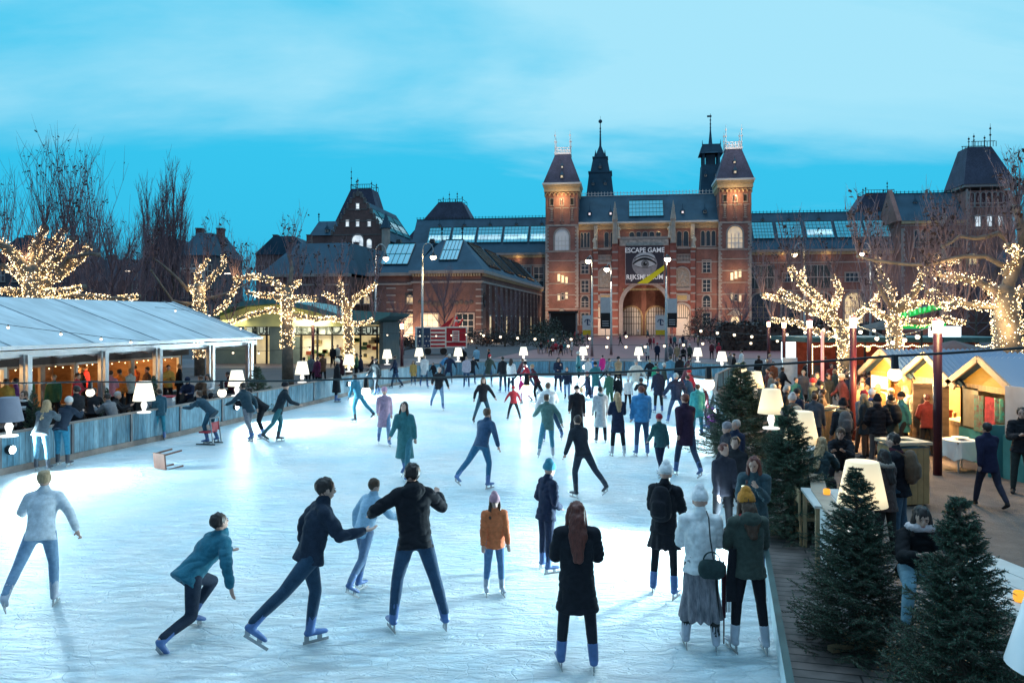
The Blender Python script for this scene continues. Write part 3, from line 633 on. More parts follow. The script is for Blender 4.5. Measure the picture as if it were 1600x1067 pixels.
for px, py in ((543, 354), (559, 354), (577, 354), (559, 328)): win(gb, GU(px), gz(px, py), .8, 1.6, v, lit=LITC, nx=1, nz=2, surround=.2)
# hall roof running back to the right
ridge = gz(560, 309); hb = base - 1.5; vb = 34.
g = MB(); g.add([(gL - .3, v + .6, hb), (gR + .3, v + .6, hb), (gC, v + .6, ridge), (gC, vb, ridge), (gR + .3, vb, hb), (gL - .3, vb, hb)], [(0, 1, 2), (2, 1, 4, 3), (0, 2, 3, 5), (3, 4, 5)])
hr = g.build('hall_roof', GROOF, MUS)
e = Vector((gR + .3, 0, hb)); q = Vector((gC, 0, ridge)); nrm = Vector((ridge - hb, 0, gR + .3 - gC)).normalized()
for i in range(4):
    va = 3.5 + i * 7.2; vb2 = va + 5.9; P = [e.lerp(q, .3) + nrm * .15, e.lerp(q, .82) + nrm * .15]
    g = MB(); g.add([(P[0].x, va, P[0].z), (P[0].x, vb2, P[0].z), (P[1].x, vb2, P[1].z), (P[1].x, va, P[1].z)], [(0, 1, 2, 3)], 0)
    q2 = nrm * .03; a_, b_ = P[0].lerp(P[1], .25) + q2, P[0].lerp(P[1], .6) + q2
    g.add([(a_.x, va + .2, a_.z), (a_.x, vb2 - .2, a_.z), (b_.x, vb2 - .2, b_.z), (b_.x, va + .2, b_.z)], [(0, 1, 2, 3)], 1)
    for k in range(6): y = va + (vb2 - va) * k / 5; g.bar((P[0].x + .05, y, P[0].z + .05), (P[1].x + .05, y, P[1].z + .05), .1, mi=2)
    for k in range(4): p = P[0].lerp(P[1], k / 3) + nrm * .05; g.bar((p.x, va, p.z), (p.x, vb2, p.z), .1, mi=2)
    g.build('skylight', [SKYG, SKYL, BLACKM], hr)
g = MB(); u0, u1 = FU(484, 12), FU(540, 12); z0 = FZ(510, 368, 12); z1 = FZ(510, 343, 12); g.bb(u0, u1, 12, 24, 0, z0); g.add([(u0, 11.6, z0), (u1, 11.6, z0), (u1, 16, z1), (u0 + 1, 16, z1), (u0, 24, z0), (u1, 24, z0)], [(0, 1, 2, 3), (3, 2, 5, 4), (0, 3, 4)], 1); finial(g, u0 + 1, 16, z1, 2.5, .15, 1)
g.build('side_wing', [BRICK2, GROOF], MUS); dormer(MUS, FU(510, 12), 12.2, z0 + .9, .9)
g = MB(); uu, vv = FU(603, -2), -2.0; g.tube([(uu, vv, 10), (uu, vv, FZ(603, 357, -2))], [1.1, 1.1], 8, 0); g.tube([(uu, vv, FZ(603, 357, -2)), (uu, vv, FZ(603, 333, -2))], [1.5, .05], 8, 1)
g.build('corner_turret', [STONE, GROOF], MUS)
# ---- right tower and hall ----
vR = 3.0
u0, u1 = FU(1509, vR), FU(1582, vR); g = MB(); g.bb(u0, u1, vR, vR + (u1 - u0), 0, 34.0); t = g.build('tower', BRICK, MUS)
zc = FZ(1545, 288, vR); g = MB(); g.bb(u0 - .5, u1 + .5, vR - .5, vR + (u1 - u0) + .5, zc - .6, zc)
for z in (zc - 4.5, zc - 7.5, zc - 10.5, 15, 11, 7, 3): g.bb(u0 - .05, u1 + .05, vR - .09, vR, z, z + .25)
quoins(g, u0, vR, 2, zc - 1, -1, .5, .1, 1.2); quoins(g, u1, vR, 2, zc - 1, 1, .5, .1, 1.2); g.build('stone_trim', STONEL, t)
for i in range(7): win(t, u0 + 1.3 + i * (u1 - u0 - 2.6) / 6, zc - 5.2, .95, 3.3, vR - .003, True, nx=1, nz=1, surround=.16, lit=pmat('reddark', (.08, .02, .02), .7))
for i in range(3): win(t, u0 + 2.6 + i * (u1 - u0 - 5.2) / 2, zc - 9.8, 1.1, 2.6, vR - .003, True, nx=1, nz=2, surround=.2, lit=LITC)
uc = (u0 + u1) / 2; zt = FZ(1540, 226, vR); d = (u1 - u0); hr_ = (FU(1557, vR) - FU(1519, vR)) / 2
g = MB(); g.frustum(u0 - .7, u1 + .7, vR - .7, vR + d + .7, zc, FU(1519, vR), FU(1557, vR), vR + d / 2 - hr_, vR + d / 2 + hr_, zt); r = g.build('roof', SLATE, t)
q = MB(); zq = zt
for sg in (-1, 1):
    q.bb(uc - hr_ - .2, uc + hr_ - .2, vR + d / 2 + sg * hr_ - .05, vR + d / 2 + sg * hr_ + .05, zt + 1.2, zt + 1.35)
    for i in range(9): x = uc - hr_ + 2 * hr_ * i / 8; q.bb(x - .05, x + .05, vR + d / 2 + sg * hr_ - .05, vR + d / 2 + sg * hr_ + .05, zt, zt + 1.3)
for px, py in ((1521, 210), (1529, 205), (1546, 208), (1555, 189)): finial(q, FU(px, vR), vR + d / 2 - hr_, zt, FZ(px, py, vR) - zt, .13)
q.build('roof_crest', BLACKM, r)
for px, py in ((1547, 266), (1545, 246)): dormer(r, FU(px, vR), vR + (zc and 1.6) + (266 - py) * .07, FZ(px, py, vR) - 1, .8)
u2 = FU(1408, vR); g = MB(); zr = FZ(1450, 345, vR); zrr = FZ(1450, 296, vR)
g.bb(u2, u0, vR, vR + 14, 0, zr); hw_ = g.build('wall', BRICK, MUS)
g = MB(); g.add([(u2, vR - .6, zr), (u0, vR - .6, zr), (u0, vR + 6, zrr), (u2, vR + 6, zrr), (u0, vR + 14, zr), (u2, vR + 14, zr)], [(0, 1, 2, 3), (3, 2, 4, 5)], 0); g.prism([(vR - .6, zr), (vR + 14, zr), (vR + 6, zrr + 1)], u2 - 1.0, u2, 1, 'x'); hr2 = g.build('roof', [GROOF, BRICK], MUS)
cresting('roof_crest', hr2, u2, u0, vR + 6, zrr, .7, BLACKM, .9)
for px in (1439, 1485): dormer(hr2, FU(px, vR), vR + 3.5, FZ(px, 312, vR) - .8, .8)
g = MB(); g.bb(u2, u0, vR - .5, vR - .01, zr - .7, zr - .01, 0); g.bb(u2, u0, vR - .08, vR - .003, zr - 1.2, zr - .9, 1); quoins(g, u2, vR, 2, zr - 1.5, -1, .5, .1, 1.2, 1); g.build('eaves', [MATS['yellow_stone'], STONEL], hw_)
for i in range(7): win(hw_, FU(1432, vR) + i * 1.55, zr - 6.2, .85, 4.0, vR - .003, True, nx=1, nz=1, surround=.18)
lamp('POINT', (FU(1450, vR), vR - 1.2, zr - 1.7), 40, (1, .66, .3), .2, MUS, 'eaves_light')
g = MB(); uu = FU(1475, 0); g.tube([(uu, 0, 4), (uu, 0, FZ(1475, 352, 0))], 1.0, 8, 0); g.tube([(uu, 0, FZ(1475, 352, 0)), (uu, 0, FZ(1475, 326, 0))], [1.3, .04], 8, 0); g.build('corner_turret', [STONE], MUS)
for px, py in ((1561, 418), (1561, 445), (1520, 405), (1553, 445), (1470, 440), (1462, 455), (1590, 445), (1591, 460)): win(MUS, FU(px, 2.4), FZ(px, py, 2.4) - 1.2, 1.6, 2.4, 2.4, lit=LITW, nx=2, nz=3, surround=.2)
# ================= front brick wing =================
TB = math.atan2(12.1, 66); BX, BY = (752 - 800) * 122 / F, 122.0; cB, sB = math.cos(TB), math.sin(TB)
def BU(px, v=0.0):
    k = (px - 800) / F; return (k * BY + k * cB * v - BX - sB * v) / (cB + k * sB)
BR = empty('brick_wing', (BX, BY, 0), -TB, 'long low brick building with slate roof and skylights left of the museum entrance', 'building')
LEN = 67; xL = BU(400); xb = BU(645); xm0, xn0 = BU(570), BU(541)
g = MB(); g.bb(xb, 0, 0, LEN, 0, 11.2); g.bb(xm0, xb, 1.6, 40, 0, 11.0); g.bb(xL, xn0, 1.6, 40, 0, 11.0); wall = g.build('wall', BRICK2, BR)
g = MB()
for (a, b, v, z) in ((xb - .5, .55, -.6, 11.2), (xm0, xb - .5, 1.0, 11.0), (xL, xn0, 1.0, 11.0)): g.bb(a, b, v, v + 1.2, z, z + .5); g.bb(a + .2, b - .2, v + .45, v + .62, z - 1.5, z - 1.2)
g.bb(-.6, .6, .6, LEN, 11.2, 11.7); g.bb(-.1, .12, 0, LEN, 9.7, 10.0)
n = 26
for i in range(n): x = xb + (0 - xb) * (i + .5) / n; g.bb(x - .12, x + .12, -.5, -.01, 10.75, 11.19, 1)
for i in range(60): y = LEN * (i + .5) / 60; g.bb(.01, .5, y - .15, y + .15, 10.75, 11.19, 1)
for uu, w in ((0, 1), (xb, 1)):
    for k in range(9):
        z = .8 + k * 1.1; g.bb(uu - .9, uu + .04, -.06, .05, z, z + .24)
        if uu == 0: g.bb(-.1, .05, .05, .9, z, z + .24)
for k in range(8): z = .8 + k * 1.15; g.bb(BU(606) - .8, BU(606) + .8, 1.53, 1.65, z, z + .24)
g.bb(xb - .1, .1, -.1, .1, 0, 1.0); g.build('stone_trim', [STONEL, MATS['yellow_stone']], BR)
for px in (560, 571, 636): g = MB(); g.bb(BU(px) - .9, BU(px) + .9, 1.55, 1.62, 6.2, 8.2); g.build('relief', pmat('dark_stone', (.12, .10, .09), .8, .3), BR)
g = MB()
g.bb(BU(683) - 1, BU(683) + 1, -.06, -.01, 6.0, 6.3); 
g.build('relief', MATS['dark_stone'], BR)
for px in (672, 721):
    g = MB(); [g.ball((BU(px) - 1.6 + k * .8, -.06, 6.6 - .15 * (k % 2)), (.4, .1, .35), 6, 4) for k in range(5)]; g.build('relief', MATS['dark_stone'], BR)
for px, v, lit in ((637, 1.6, LITW), (672, 0, LITW), (727, 0, None), (613, 1.6, None)):
    win(BR, BU(px), .8, 2.7, 3.9, v - .003, lit=lit, nx=3, nz=4, surround=.22)
for px in (552, 568, 636): win(BR, BU(px), 6.5, 1.0, 1.3, 1.6 - .06, True, lit=LITW, nx=1, nz=1, surround=.1)
for i in range(13):       # side wall: pilasters with white blocks, tall lit windows between
    g = MB(); y = 4 + i * 4.8; g.bb(.0, .45, y - .3, y + .3, 0, 9.6, 0)
    for k in range(8): z = .9 + k * 1.15; g.bb(.45, .5, y - .18, y + .18, z, z + .22, 1)
    g.build('pilaster', [BRICK2, STONEL], BR)
    g = MB(); g.bb(.0, .06, y + 1.5, y + 3.3, 0.5, 4.6, 1); g.bb(.06, .08, y + 1.65, y + 3.15, .7, 4.4, 0 if i % 3 == 0 else 2); g.build('side_window', [LITW, WHITEP, GLASSD], BR)
g = MB(); g.ball((.05, 2.2, 7), (.15, .9, 1.3), 10, 8); g.build('oval_window', GLASSD, BR)
A, B = (-.5, 11.7), (6.0, 17.2)
g = MB(); g.frustum(xb - .3, .5, -.5, LEN, 11.7, xb + 3.2, -4.6, 6.0, LEN - 4, 17.2); r = g.build('roof', GROOF, BR)
xm, xn = BU(570), BU(541); g = MB(); g.frustum(xm, xb - .32, 1.1, 40, 11.5, xm + 2.2, xb + 1.5, 7.2, 34, 16.9); r2 = g.build('roof', GROOF, BR)
g = MB(); g.frustum(xL, xn, 1.1, 40, 11.5, xL + 4, xn - 2.5, 7.2, 34, 17.2); g.build('roof', GROOF, BR)
def sk2(u0, u1, t0, t1, A, B, par): return skylight(par, u0, u1, t0, t1, A, B, 5, 2, off=.12)
sk2(BU(690, 3), BU(718, 3), .3, .98, A, B, r); sk2(BU(598, 4), BU(641, 4), .25, .97, (1.1, 11.5), (7.2, 16.9), r2)
for i in range(4):      # skylights on the long slope
    y0 = 8 + i * 13.5; e = Vector((.5, 0, 11.7)); q = Vector((-4.6, 0, 17.2)); nr = Vector((5.5, 0, 5.1)).normalized() * .12; a_, b_ = e.lerp(q, .2) + nr, e.lerp(q, .93) + nr
    g = MB(); g.add([(a_.x, y0, a_.z), (a_.x, y0 + 10, a_.z), (b_.x, y0 + 10, b_.z), (b_.x, y0, b_.z)], [(0, 1, 2, 3)], 0)
    for k in range(7): y = y0 + 10 * k / 6; g.bar((a_.x, y, a_.z + .05), (b_.x, y, b_.z + .05), .12, mi=1)
    for t in (0, 1): p = a_.lerp(b_, t); g.bar((p.x, y0, p.z + .05), (p.x, y0 + 10, p.z + .05), .25, mi=1)
    g.build('skylight', [pmat('skylight_brown', (.13, .12, .11), .25, .4, .6), BLACKM], r)
g = MB()
for x, y in ((xb + 3.2, 6), (-4.6, 6)): finial(g, x, y, 17.2, 2.4, .12)
for x in (BU(600), BU(655)): g.frustum(x - .5, x + .5, 7, 8, 16.9, x - .3, x + .3, 7.2, 7.8, 17.6)
g.build('roof_ornament', BLACKM, r)
for px, v, e in ((640, 0, 300), (700, -3, 420), (745, -3, 120)): 
    f = MB(); f.ball((BU(px), v - .5, .5), .15, 8, 5); fo = f.build('ground_spot', [emat('spot_glow', (1, .7, .4), 5, 'NONE')], BR); lamp('SPOT', (BU(px), v - 2.4, .5), e * 5, (1, .62, .38), .3, fo, 'ground_uplight', rot=(R(125), 0, 0), spot=R(110), blend=.9)
f = MB(); f.ball((1.2, 3, .5), .12, 8, 5); fo = f.build('ground_spot', [MATS['spot_glow']], BR); lamp('POINT', (2.0, 3, .8), 130, (1, .7, .4), .2, fo, 'ground_uplight')
# ================= ground =================
def gmat(name, c, var, s1, rough=.85, bump=.4, bs=8., c2=None, brick=None):
    m, nt, b = new_mat(name); t = N(nt, 'ShaderNodeTexCoord'); n = N(nt, 'ShaderNodeTexNoise', i_Scale=s1, i_Detail=9.0, i_Roughness=.62); L(nt, t.outputs['Object'], n.inputs['Vector'])
    r = ramp(nt, [(.3, c2 or tuple(k * (1 - var) for k in c)), (.7, tuple(k * (1 + var) for k in c))], n.outputs[0]); L(nt, r.outputs[0], b.inputs['Base Color']); b.inputs['Roughness'].default_value = rough
    n2 = N(nt, 'ShaderNodeTexNoise', i_Scale=bs, i_Detail=6.0); L(nt, t.outputs['Object'], n2.inputs['Vector']); bp = N(nt, 'ShaderNodeBump', i_Strength=bump, i_Distance=.05); L(nt, n2.outputs[0], bp.inputs['Height']); L(nt, bp.outputs[0], b.inputs['Normal'])
    return m
g = MB(); g.add([(-1200, -60, 0), (1200, -60, 0), (1200, 2000, 0), (-1200, 2000, 0)], [(0, 1, 2, 3)]); g.build('ground', gmat('asphalt', (.045, .042, .05), .3, .6), kind='structure')
def sheet(name, pts, z, mat): g = MB(); g.add([(x, y, z) for x, y in pts], [tuple(range(len(pts)))]); return g.build(name, mat, kind='structure')
sheet('plaza_paving', [(-2, 75), (34, 75), (40, 182), (12, 186), (8, 120)], .008, gmat('plaza', (.17, .055, .06), .25, .4, .5, .2))
sheet('cross_road', [(-80, 60), (60, 60), (60, 74), (-80, 74)], .012, gmat('road', (.09, .065, .085), .2, .5, .45, .2))
GRAVEL = gmat('gravel', (.15, .105, .085), .4, 1.2, .9, .9, 30.)
sheet('gravel_path', [(5.1, 3), (40, 3), (40, 56), (15, 56), (8.2, 30), (6.6, 18), (5.4, 12)], .010, GRAVEL)
# rink
RP = [(0.6, 0), (2.82, 8), (3.9, 11.9), (5.0, 18), (5.9, 22.5), (7.6, 30), (10.2, 39), (12.9, 45), (13.2, 47.6), (11.6, 49.6), (7.5, 51.3), (2.5, 51.6), (-.8, 51), (-3.6, 49.8), (-5.8, 46.5), (-7.5, 41.4), (-8.8, 34), (-10.7, 24.7), (-12.3, 18.4), (-14.1, 11), (-17, 0)]
m, nt, b = new_mat('ice'); t = N(nt, 'ShaderNodeTexCoord')
b.inputs['Roughness'].default_value = .42; b.inputs['Specular IOR Level'].default_value = .5
# long skate scratches: rotated stretched noises + thin wave lines
hs = None
for k, (ang, sc_, ky, fr_) in enumerate(((24, .55, 2.6, 34), (-18, .5, 2.2, 30), (64, .6, 2.0, 26), (4, .8, 2.4, 30), (-50, .7, 1.6, 24))):
    mpn = N(nt, 'ShaderNodeMapping'); mpn.inputs['Rotation'].default_value = (0, 0, R(ang)); mpn.inputs['Scale'].default_value = (1, ky, 1); mpn.inputs['Location'].default_value = (k * 3.7, k * 1.9, 0); L(nt, t.outputs['Object'], mpn.inputs[0])
    nz = N(nt, 'ShaderNodeTexNoise', i_Scale=sc_, i_Detail=1.5, i_Roughness=.45, i_Distortion=.25); L(nt, mpn.outputs[0], nz.inputs['Vector'])
    rr = math_(nt, 'ABSOLUTE', math_(nt, 'SINE', math_(nt, 'MULTIPLY', nz.outputs[0], fr_ * .95))); rr = ramp(nt, [(0, 1.), (.05, .5), (.1, 0.), (1, 0.)], rr).outputs[0]
    gate = N(nt, 'ShaderNodeTexNoise', i_Scale=.5, i_Detail=2.0); mp3 = N(nt, 'ShaderNodeMapping'); mp3.inputs['Location'].default_value = (k * 11, 5, 0); L(nt, t.outputs['Object'], mp3.inputs[0]); L(nt, mp3.outputs[0], gate.inputs['Vector'])
    rr = math_(nt, 'MULTIPLY', rr, ramp(nt, [(.42, 0.), (.6, 1.)], gate.outputs[0]).outputs[0])
    hs = rr if hs is None else math_(nt, 'ADD', hs, rr)
mpn = N(nt, 'ShaderNodeMapping'); mpn.inputs['Rotation'].default_value = (0, 0, R(-24)); mpn.inputs['Scale'].default_value = (.8, 2.2, 1); L(nt, t.outputs['Object'], mpn.inputs[0])
nb = N(nt, 'ShaderNodeTexNoise', i_Scale=2.6, i_Detail=7.0, i_Roughness=.62, i_Distortion=1.2); L(nt, mpn.outputs[0], nb.inputs['Vector'])
hh = math_(nt, 'ADD', math_(nt, 'MULTIPLY', hs, -.10), math_(nt, 'MULTIPLY', nb.outputs[0], 1.1))
bp = N(nt, 'ShaderNodeBump', i_Strength=1.0, i_Distance=.2); L(nt, hh, bp.inputs['Height']); L(nt, bp.outputs[0], b.inputs['Normal'])
nl = N(nt, 'ShaderNodeTexNoise', i_Scale=.35, i_Detail=6.0, i_Roughness=.6); L(nt, t.outputs['Object'], nl.inputs['Vector'])
c1 = ramp(nt, [(.35, (.66, .87, .95)), (.6, (.92, .96, .97))], nl.outputs[0])
L(nt, mixc(nt, math_(nt, 'MINIMUM', math_(nt, 'MULTIPLY', hs, .16), .35), c1.outputs[0], (.30, .66, .88)), b.inputs['Base Color'])
g = MB(); g.add([(x, y, .04) for x, y in RP], [tuple(range(len(RP)))]); g.build('ice', m, kind='structure')
DECKM = pmat('deck_board', (.15, .13, .125), .75, .4, 2., stretch=(6, .8, 1), bump=.3)
m, nt, b = new_mat('deck'); t = N(nt, 'ShaderNodeTexCoord'); mpn = N(nt, 'ShaderNodeMapping'); mpn.inputs['Rotation'].default_value = (0, 0, R(14)); L(nt, t.outputs['Object'], mpn.inputs[0])
br = N(nt, 'ShaderNodeTexBrick', i_Scale=1.0); br.inputs['Brick Width'].default_value = 1.6; br.inputs['Row Height'].default_value = .19; br.inputs['Mortar Size'].default_value = .012
br.inputs['Color1'].default_value = (.15, .12, .11, 1); br.inputs['Color2'].default_value = (.10, .085, .08, 1); br.inputs['Mortar'].default_value = (.01, .01, .01, 1); L(nt, mpn.outputs[0], br.inputs['Vector'])
nz = N(nt, 'ShaderNodeTexNoise', i_Scale=2.5, i_Detail=8.0); L(nt, t.outputs['Object'], nz.inputs['Vector']); L(nt, mixc(nt, 1., br.outputs[0], ramp(nt, [(.3, .5), (.7, 1.4)], nz.outputs[0]).outputs[0], 'MULTIPLY'), b.inputs['Base Color']); b.inputs['Roughness'].default_value = .6
sheet('right_deck', [(.4, 0), (2.7, 7.6), (3.95, 12), (5.1, 18), (6.1, 22.5), (7.8, 30), (8.6, 30), (6.9, 18), (5.9, 13), (5.6, 3), (5, 0)], .018, m)
sheet('left_terrace', [(-30, 8), (-14.9, 8), (-12.5, 18.4), (-10.9, 24.7), (-9, 34), (-7.7, 41.4), (-14, 46), (-34, 46)], .016, m)
# boards
PLK = brick_mat('board_planks', (.30, .30, .30), (.20, .22, .24), (.03, .03, .035), 1.0, bw=60, bh=.15, ms=.012)
# vertical planks: per-plank tone, grey wood tinted blue for the cyan rink light
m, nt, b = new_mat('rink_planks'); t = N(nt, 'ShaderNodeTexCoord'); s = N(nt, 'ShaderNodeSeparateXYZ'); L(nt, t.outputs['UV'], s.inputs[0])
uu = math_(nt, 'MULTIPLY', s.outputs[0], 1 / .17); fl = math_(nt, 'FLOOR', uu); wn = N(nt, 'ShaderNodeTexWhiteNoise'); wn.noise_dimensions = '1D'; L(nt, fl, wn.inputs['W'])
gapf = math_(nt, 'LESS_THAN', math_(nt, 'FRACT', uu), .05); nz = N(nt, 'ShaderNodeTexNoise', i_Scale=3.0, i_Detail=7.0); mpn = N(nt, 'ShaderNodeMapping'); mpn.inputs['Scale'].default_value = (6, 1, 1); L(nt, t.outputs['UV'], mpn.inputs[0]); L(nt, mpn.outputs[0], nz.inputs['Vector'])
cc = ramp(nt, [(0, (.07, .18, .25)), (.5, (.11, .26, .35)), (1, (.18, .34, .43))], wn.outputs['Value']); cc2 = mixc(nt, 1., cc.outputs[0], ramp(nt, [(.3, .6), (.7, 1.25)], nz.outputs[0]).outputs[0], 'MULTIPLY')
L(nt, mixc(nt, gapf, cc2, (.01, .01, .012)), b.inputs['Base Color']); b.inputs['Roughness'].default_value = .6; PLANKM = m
POSTM = pmat('board_post', (.10, .10, .11), .6, .3, 3.)
RAILM = pmat('rail_wood', (.22, .18, .16), .7, .3, 3.)
def uvwall(name, pts, z0, z1, th, mat, parent):
    vs, fs, uvs = [], [], []; s = 0
    for i in range(len(pts) - 1):
        a, b_ = Vector((*pts[i], 0)), Vector((*pts[i + 1], 0)); d = (b_ - a); l = d.length; nrm = Vector((-d.y, d.x, 0)).normalized() * th / 2
        for sg in (1, -1):
            k = len(vs); o = nrm * sg; q = [(a.x + o.x, a.y + o.y, z0), (b_.x + o.x, b_.y + o.y, z0), (b_.x + o.x, b_.y + o.y, z1), (a.x + o.x, a.y + o.y, z1)]; vs += q; fs.append((k, k + 1, k + 2, k + 3)); uvs += [(s, z0), (s + l, z0), (s + l, z1), (s, z1)]
        s += l
    me = bpy.data.meshes.new(name); me.from_pydata(vs, [], fs); uvl = me.uv_layers.new(name='UVMap'); uvl.data.foreach_set('uv', [c for u in uvs for c in u]); me.materials.append(mat)
    o = bpy.data.objects.new(name, me); COL.objects.link(o); o.parent = parent; return o
def fence(pts, label, h=1.0, step=2.0):
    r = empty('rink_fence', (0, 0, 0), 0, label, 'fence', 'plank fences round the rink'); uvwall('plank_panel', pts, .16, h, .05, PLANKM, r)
    k = MB(); tp = MB()
    for i in range(len(pts) - 1):
        a, b_ = pts[i], pts[i + 1]; k.bar((*a, .1), (*b_, .1), .14, .2); tp.bar((*a, h + .02), (*b_, h + .02), .15, .045)
    k.build('kick_board', RAILM, r); tp.build('top_rail', RAILM, r)
    for i in range(len(pts) - 1):
        a, b_ = Vector((*pts[i], 0)), Vector((*pts[i + 1], 0)); n = max(1, int((b_ - a).length / step))
        for j in range(n): p = a.lerp(b_, j / n); q = MB(); q.box((p.x, p.y, h / 2), (.1, .1, h + .02)); q.build('post', POSTM, r)
    return r
lp = [(-14.1, 11), (-12.3, 18.4), (-10.7, 24.7), (-8.8, 34), (-7.5, 41.4), (-5.8, 46.5), (-3.6, 49.8)]
bp_ = [(-3.6, 49.8), (-.8, 51), (2.5, 51.6), (7.5, 51.3), (11.6, 49.6), (13.2, 47.6)]
rp = [(13.2, 47.6), (12.9, 45), (10.4, 39), (7.9, 30), (6.3, 22.5)]
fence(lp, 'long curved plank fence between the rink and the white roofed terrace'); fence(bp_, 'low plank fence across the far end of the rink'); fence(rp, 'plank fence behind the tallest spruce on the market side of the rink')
# low translucent edge beside the deck, near right
r = empty('rink_edge_board', (0, 0, 0), 0, 'low pale edge board between the ice and the dark deck, near right', 'board')
ne = [(0.6, 0), (2.82, 8), (3.9, 11.9)]; g = MB()
for a, b_ in zip(ne, ne[1:]): g.bar((*a, .2), (*b_, .2), .05, .42)
g.build('panel', pmat('edge_panel', (.55, .68, .70), .35, .12, 2.), r)
g = MB()
for a, b_ in zip(ne, ne[1:]): g.bar((*a, .43), (*b_, .43), .07, .03)
g.build('top_rail', pmat('dark_rail', (.05, .09, .09), .5), r)
# inner parapet carrying the big lamps
PF = [(5.75, 14.6), (5.0, 12.5), (4.35, 9.8)]
r = empty('parapet', (0, 0, 0), 0, 'white panelled parapet with a bare wood top plank under the near lamps', 'parapet'); g = MB()
for a, b_ in zip(PF, PF[1:]): g.bar((*a, .47), (*b_, .47), .08, .94)
g.build('panel', pmat('parapet_white', (.6, .66, .68), .5, .15, 2.), r); g = MB()
for a, b_ in zip(PF, PF[1:]): g.bar((*a, .97), (*b_, .97), .24, .05)
g.build('top_plank', pmat('pale_plank', (.38, .30, .23), .6, .2, 3.), r)
OAK0 = pmat('plinth_wood', (.3, .2, .12), .7)
# ================= giant table lamps =================
SHADE = emat('lamp_shade_glow', (1, .84, .56), 1.1, None, base=(.85, .82, .75)); SBASE = emat('lamp_base_glow', (1, .93, .82), .9, 'NONE')
SHADE2 = emat('lamp_shade_warm', (1, .72, .36), .8, None, base=(.8, .7, .5))
lampproto = None
for mm in (SHADE, SHADE2):      # brighter round the bulb height, dimmer at the rims
    nt = mm.node_tree; b = next(n for n in nt.nodes if n.type == 'BSDF_PRINCIPLED'); t = N(nt, 'ShaderNodeTexCoord'); s_ = N(nt, 'ShaderNodeSeparateXYZ'); L(nt, t.outputs['Object'], s_.inputs[0])
    st_ = b.inputs['Emission Strength'].default_value; L(nt, ramp(nt, [(.36, st_ * .62), (.5, st_ * 1.3), (.7, st_ * .95), (.93, st_ * .6)], s_.outputs[2]).outputs[0], b.inputs['Emission Strength'])
LS = pmat('lamp_stand', (.75, .75, .75), .4, .05)
def big_lamp(p, label, first=[None], warm=False, s=1.0, rz=0, lit=True):
    if first[0] is None:
        r = empty('lamp', (0, 0, 0)); 
        g = MB(); g.lathe([(0, 0), (.19, 0), (.19, .035), (.05, .055), (.05, .1), (.085, .2), (.09, .25), (.05, .34), (.04, .42), (0, .42)], 20); g.build('lamp_stand', SBASE, r, True)
        g = MB(); g.lathe([(.31, .36), (.2, .92), (.19, .925), (0, .925)], 28); g.lathe([(.0, .42), (.3, .365)], 28); g.build('lamp_shade', SHADE, r, True); first[0] = r; o = r
        for c in o.children: c.data.materials[0] = c.data.materials[0]
    else: o = copy_tree(first[0])
    o.location = p; o.rotation_euler = (0, 0, rz); o.scale = (s, s, s); tag(o, label, 'lamp', 'giant table lamps round the rink')
    for c in o.children:
        c.material_slots[0].link = 'OBJECT'; c.material_slots[0].material = ((SHADE2 if warm else SHADE) if c.name.startswith('lamp_shade') else SBASE) if lit else LS
    return o
def onrail(px, Y, z=1.03): return ((px - 800) / F * Y, Y, z)
for px, Y, lab in ((14, 18.0, 'dark shaded lamp with glowing foot, cut by the left edge'), (225, 22.6, 'lit lamp on the left fence in front of the terrace windows'), (370, 27.6, 'lit lamp on the left fence before the bushy dark shrub'),
                   (472, 33.5, 'lit lamp on the fence just right of the stout tree trunk'), (545, 40.5, 'lit lamp on the fence under the shop sign'), (605, 47.0, 'lit lamp on the fence where the left side meets the far end'),
                   (655, 49.8, 'lit lamp on the fence in front of the striped trailer'), (716, 50.3, 'lit lamp on the far fence right of the striped trailer'), (818, 51.6, 'lit lamp on the far fence before the long brick side wall'),
                   (911, 51.7, 'lit lamp on the far fence below the left museum tower'), (998, 51.4, 'lit lamp on the far fence below the great arch'), (1090, 50.2, 'lit lamp on the far fence right of the arch')):
    o = big_lamp(onrail(px, Y), lab)
    if px == 14: o.children[[c.name.startswith('lamp_shade') for c in o.children].index(True)].material_slots[0].material = pmat('grey_shade', (.22, .22, .27), .6, .1)
for px, Y, z, lab in ((1128, 44, 1.03, 'lit lamp at the far right corner of the rink'), (1157, 32.0, 1.03, 'lit lamp showing above the tip of the tallest spruce'), (1180, 27.0, 1.03, 'small warm lamp to the right of the tallest spruce tip'), (1205, 19.3, 1.03, 'lit lamp beside the tallest spruce, nearer the crowd')): big_lamp(onrail(px, Y, z), lab, warm=(px > 1140), s=1.0 if px < 1200 else 1.08)
big_lamp((5.42, 14.4, 1.08), 'big warm lamp behind the twiggy second spruce', warm=True, s=1.05, rz=0)
big_lamp((4.56, 10.0, 1.0), 'biggest lit lamp, with a bare spruce top in front of its shade', warm=True, s=1.0)
o = big_lamp((3.03, 4.25, 1.47), 'white unlit looking lamp with a red print, in the bottom right corner', s=.93, lit=False); o.rotation_euler = (0, R(5), 0)
g = MB(); g.box((0, 0, .71), (.5, .5, 1.42)); g.box((0, 0, 1.43), (.6, .6, .04)); g.build('lamp_plinth', OAK0, None, loc=(2.99, 4.25, 0), rz=R(15), label='wooden plinth under the lamp with the red print', cat='plinth')
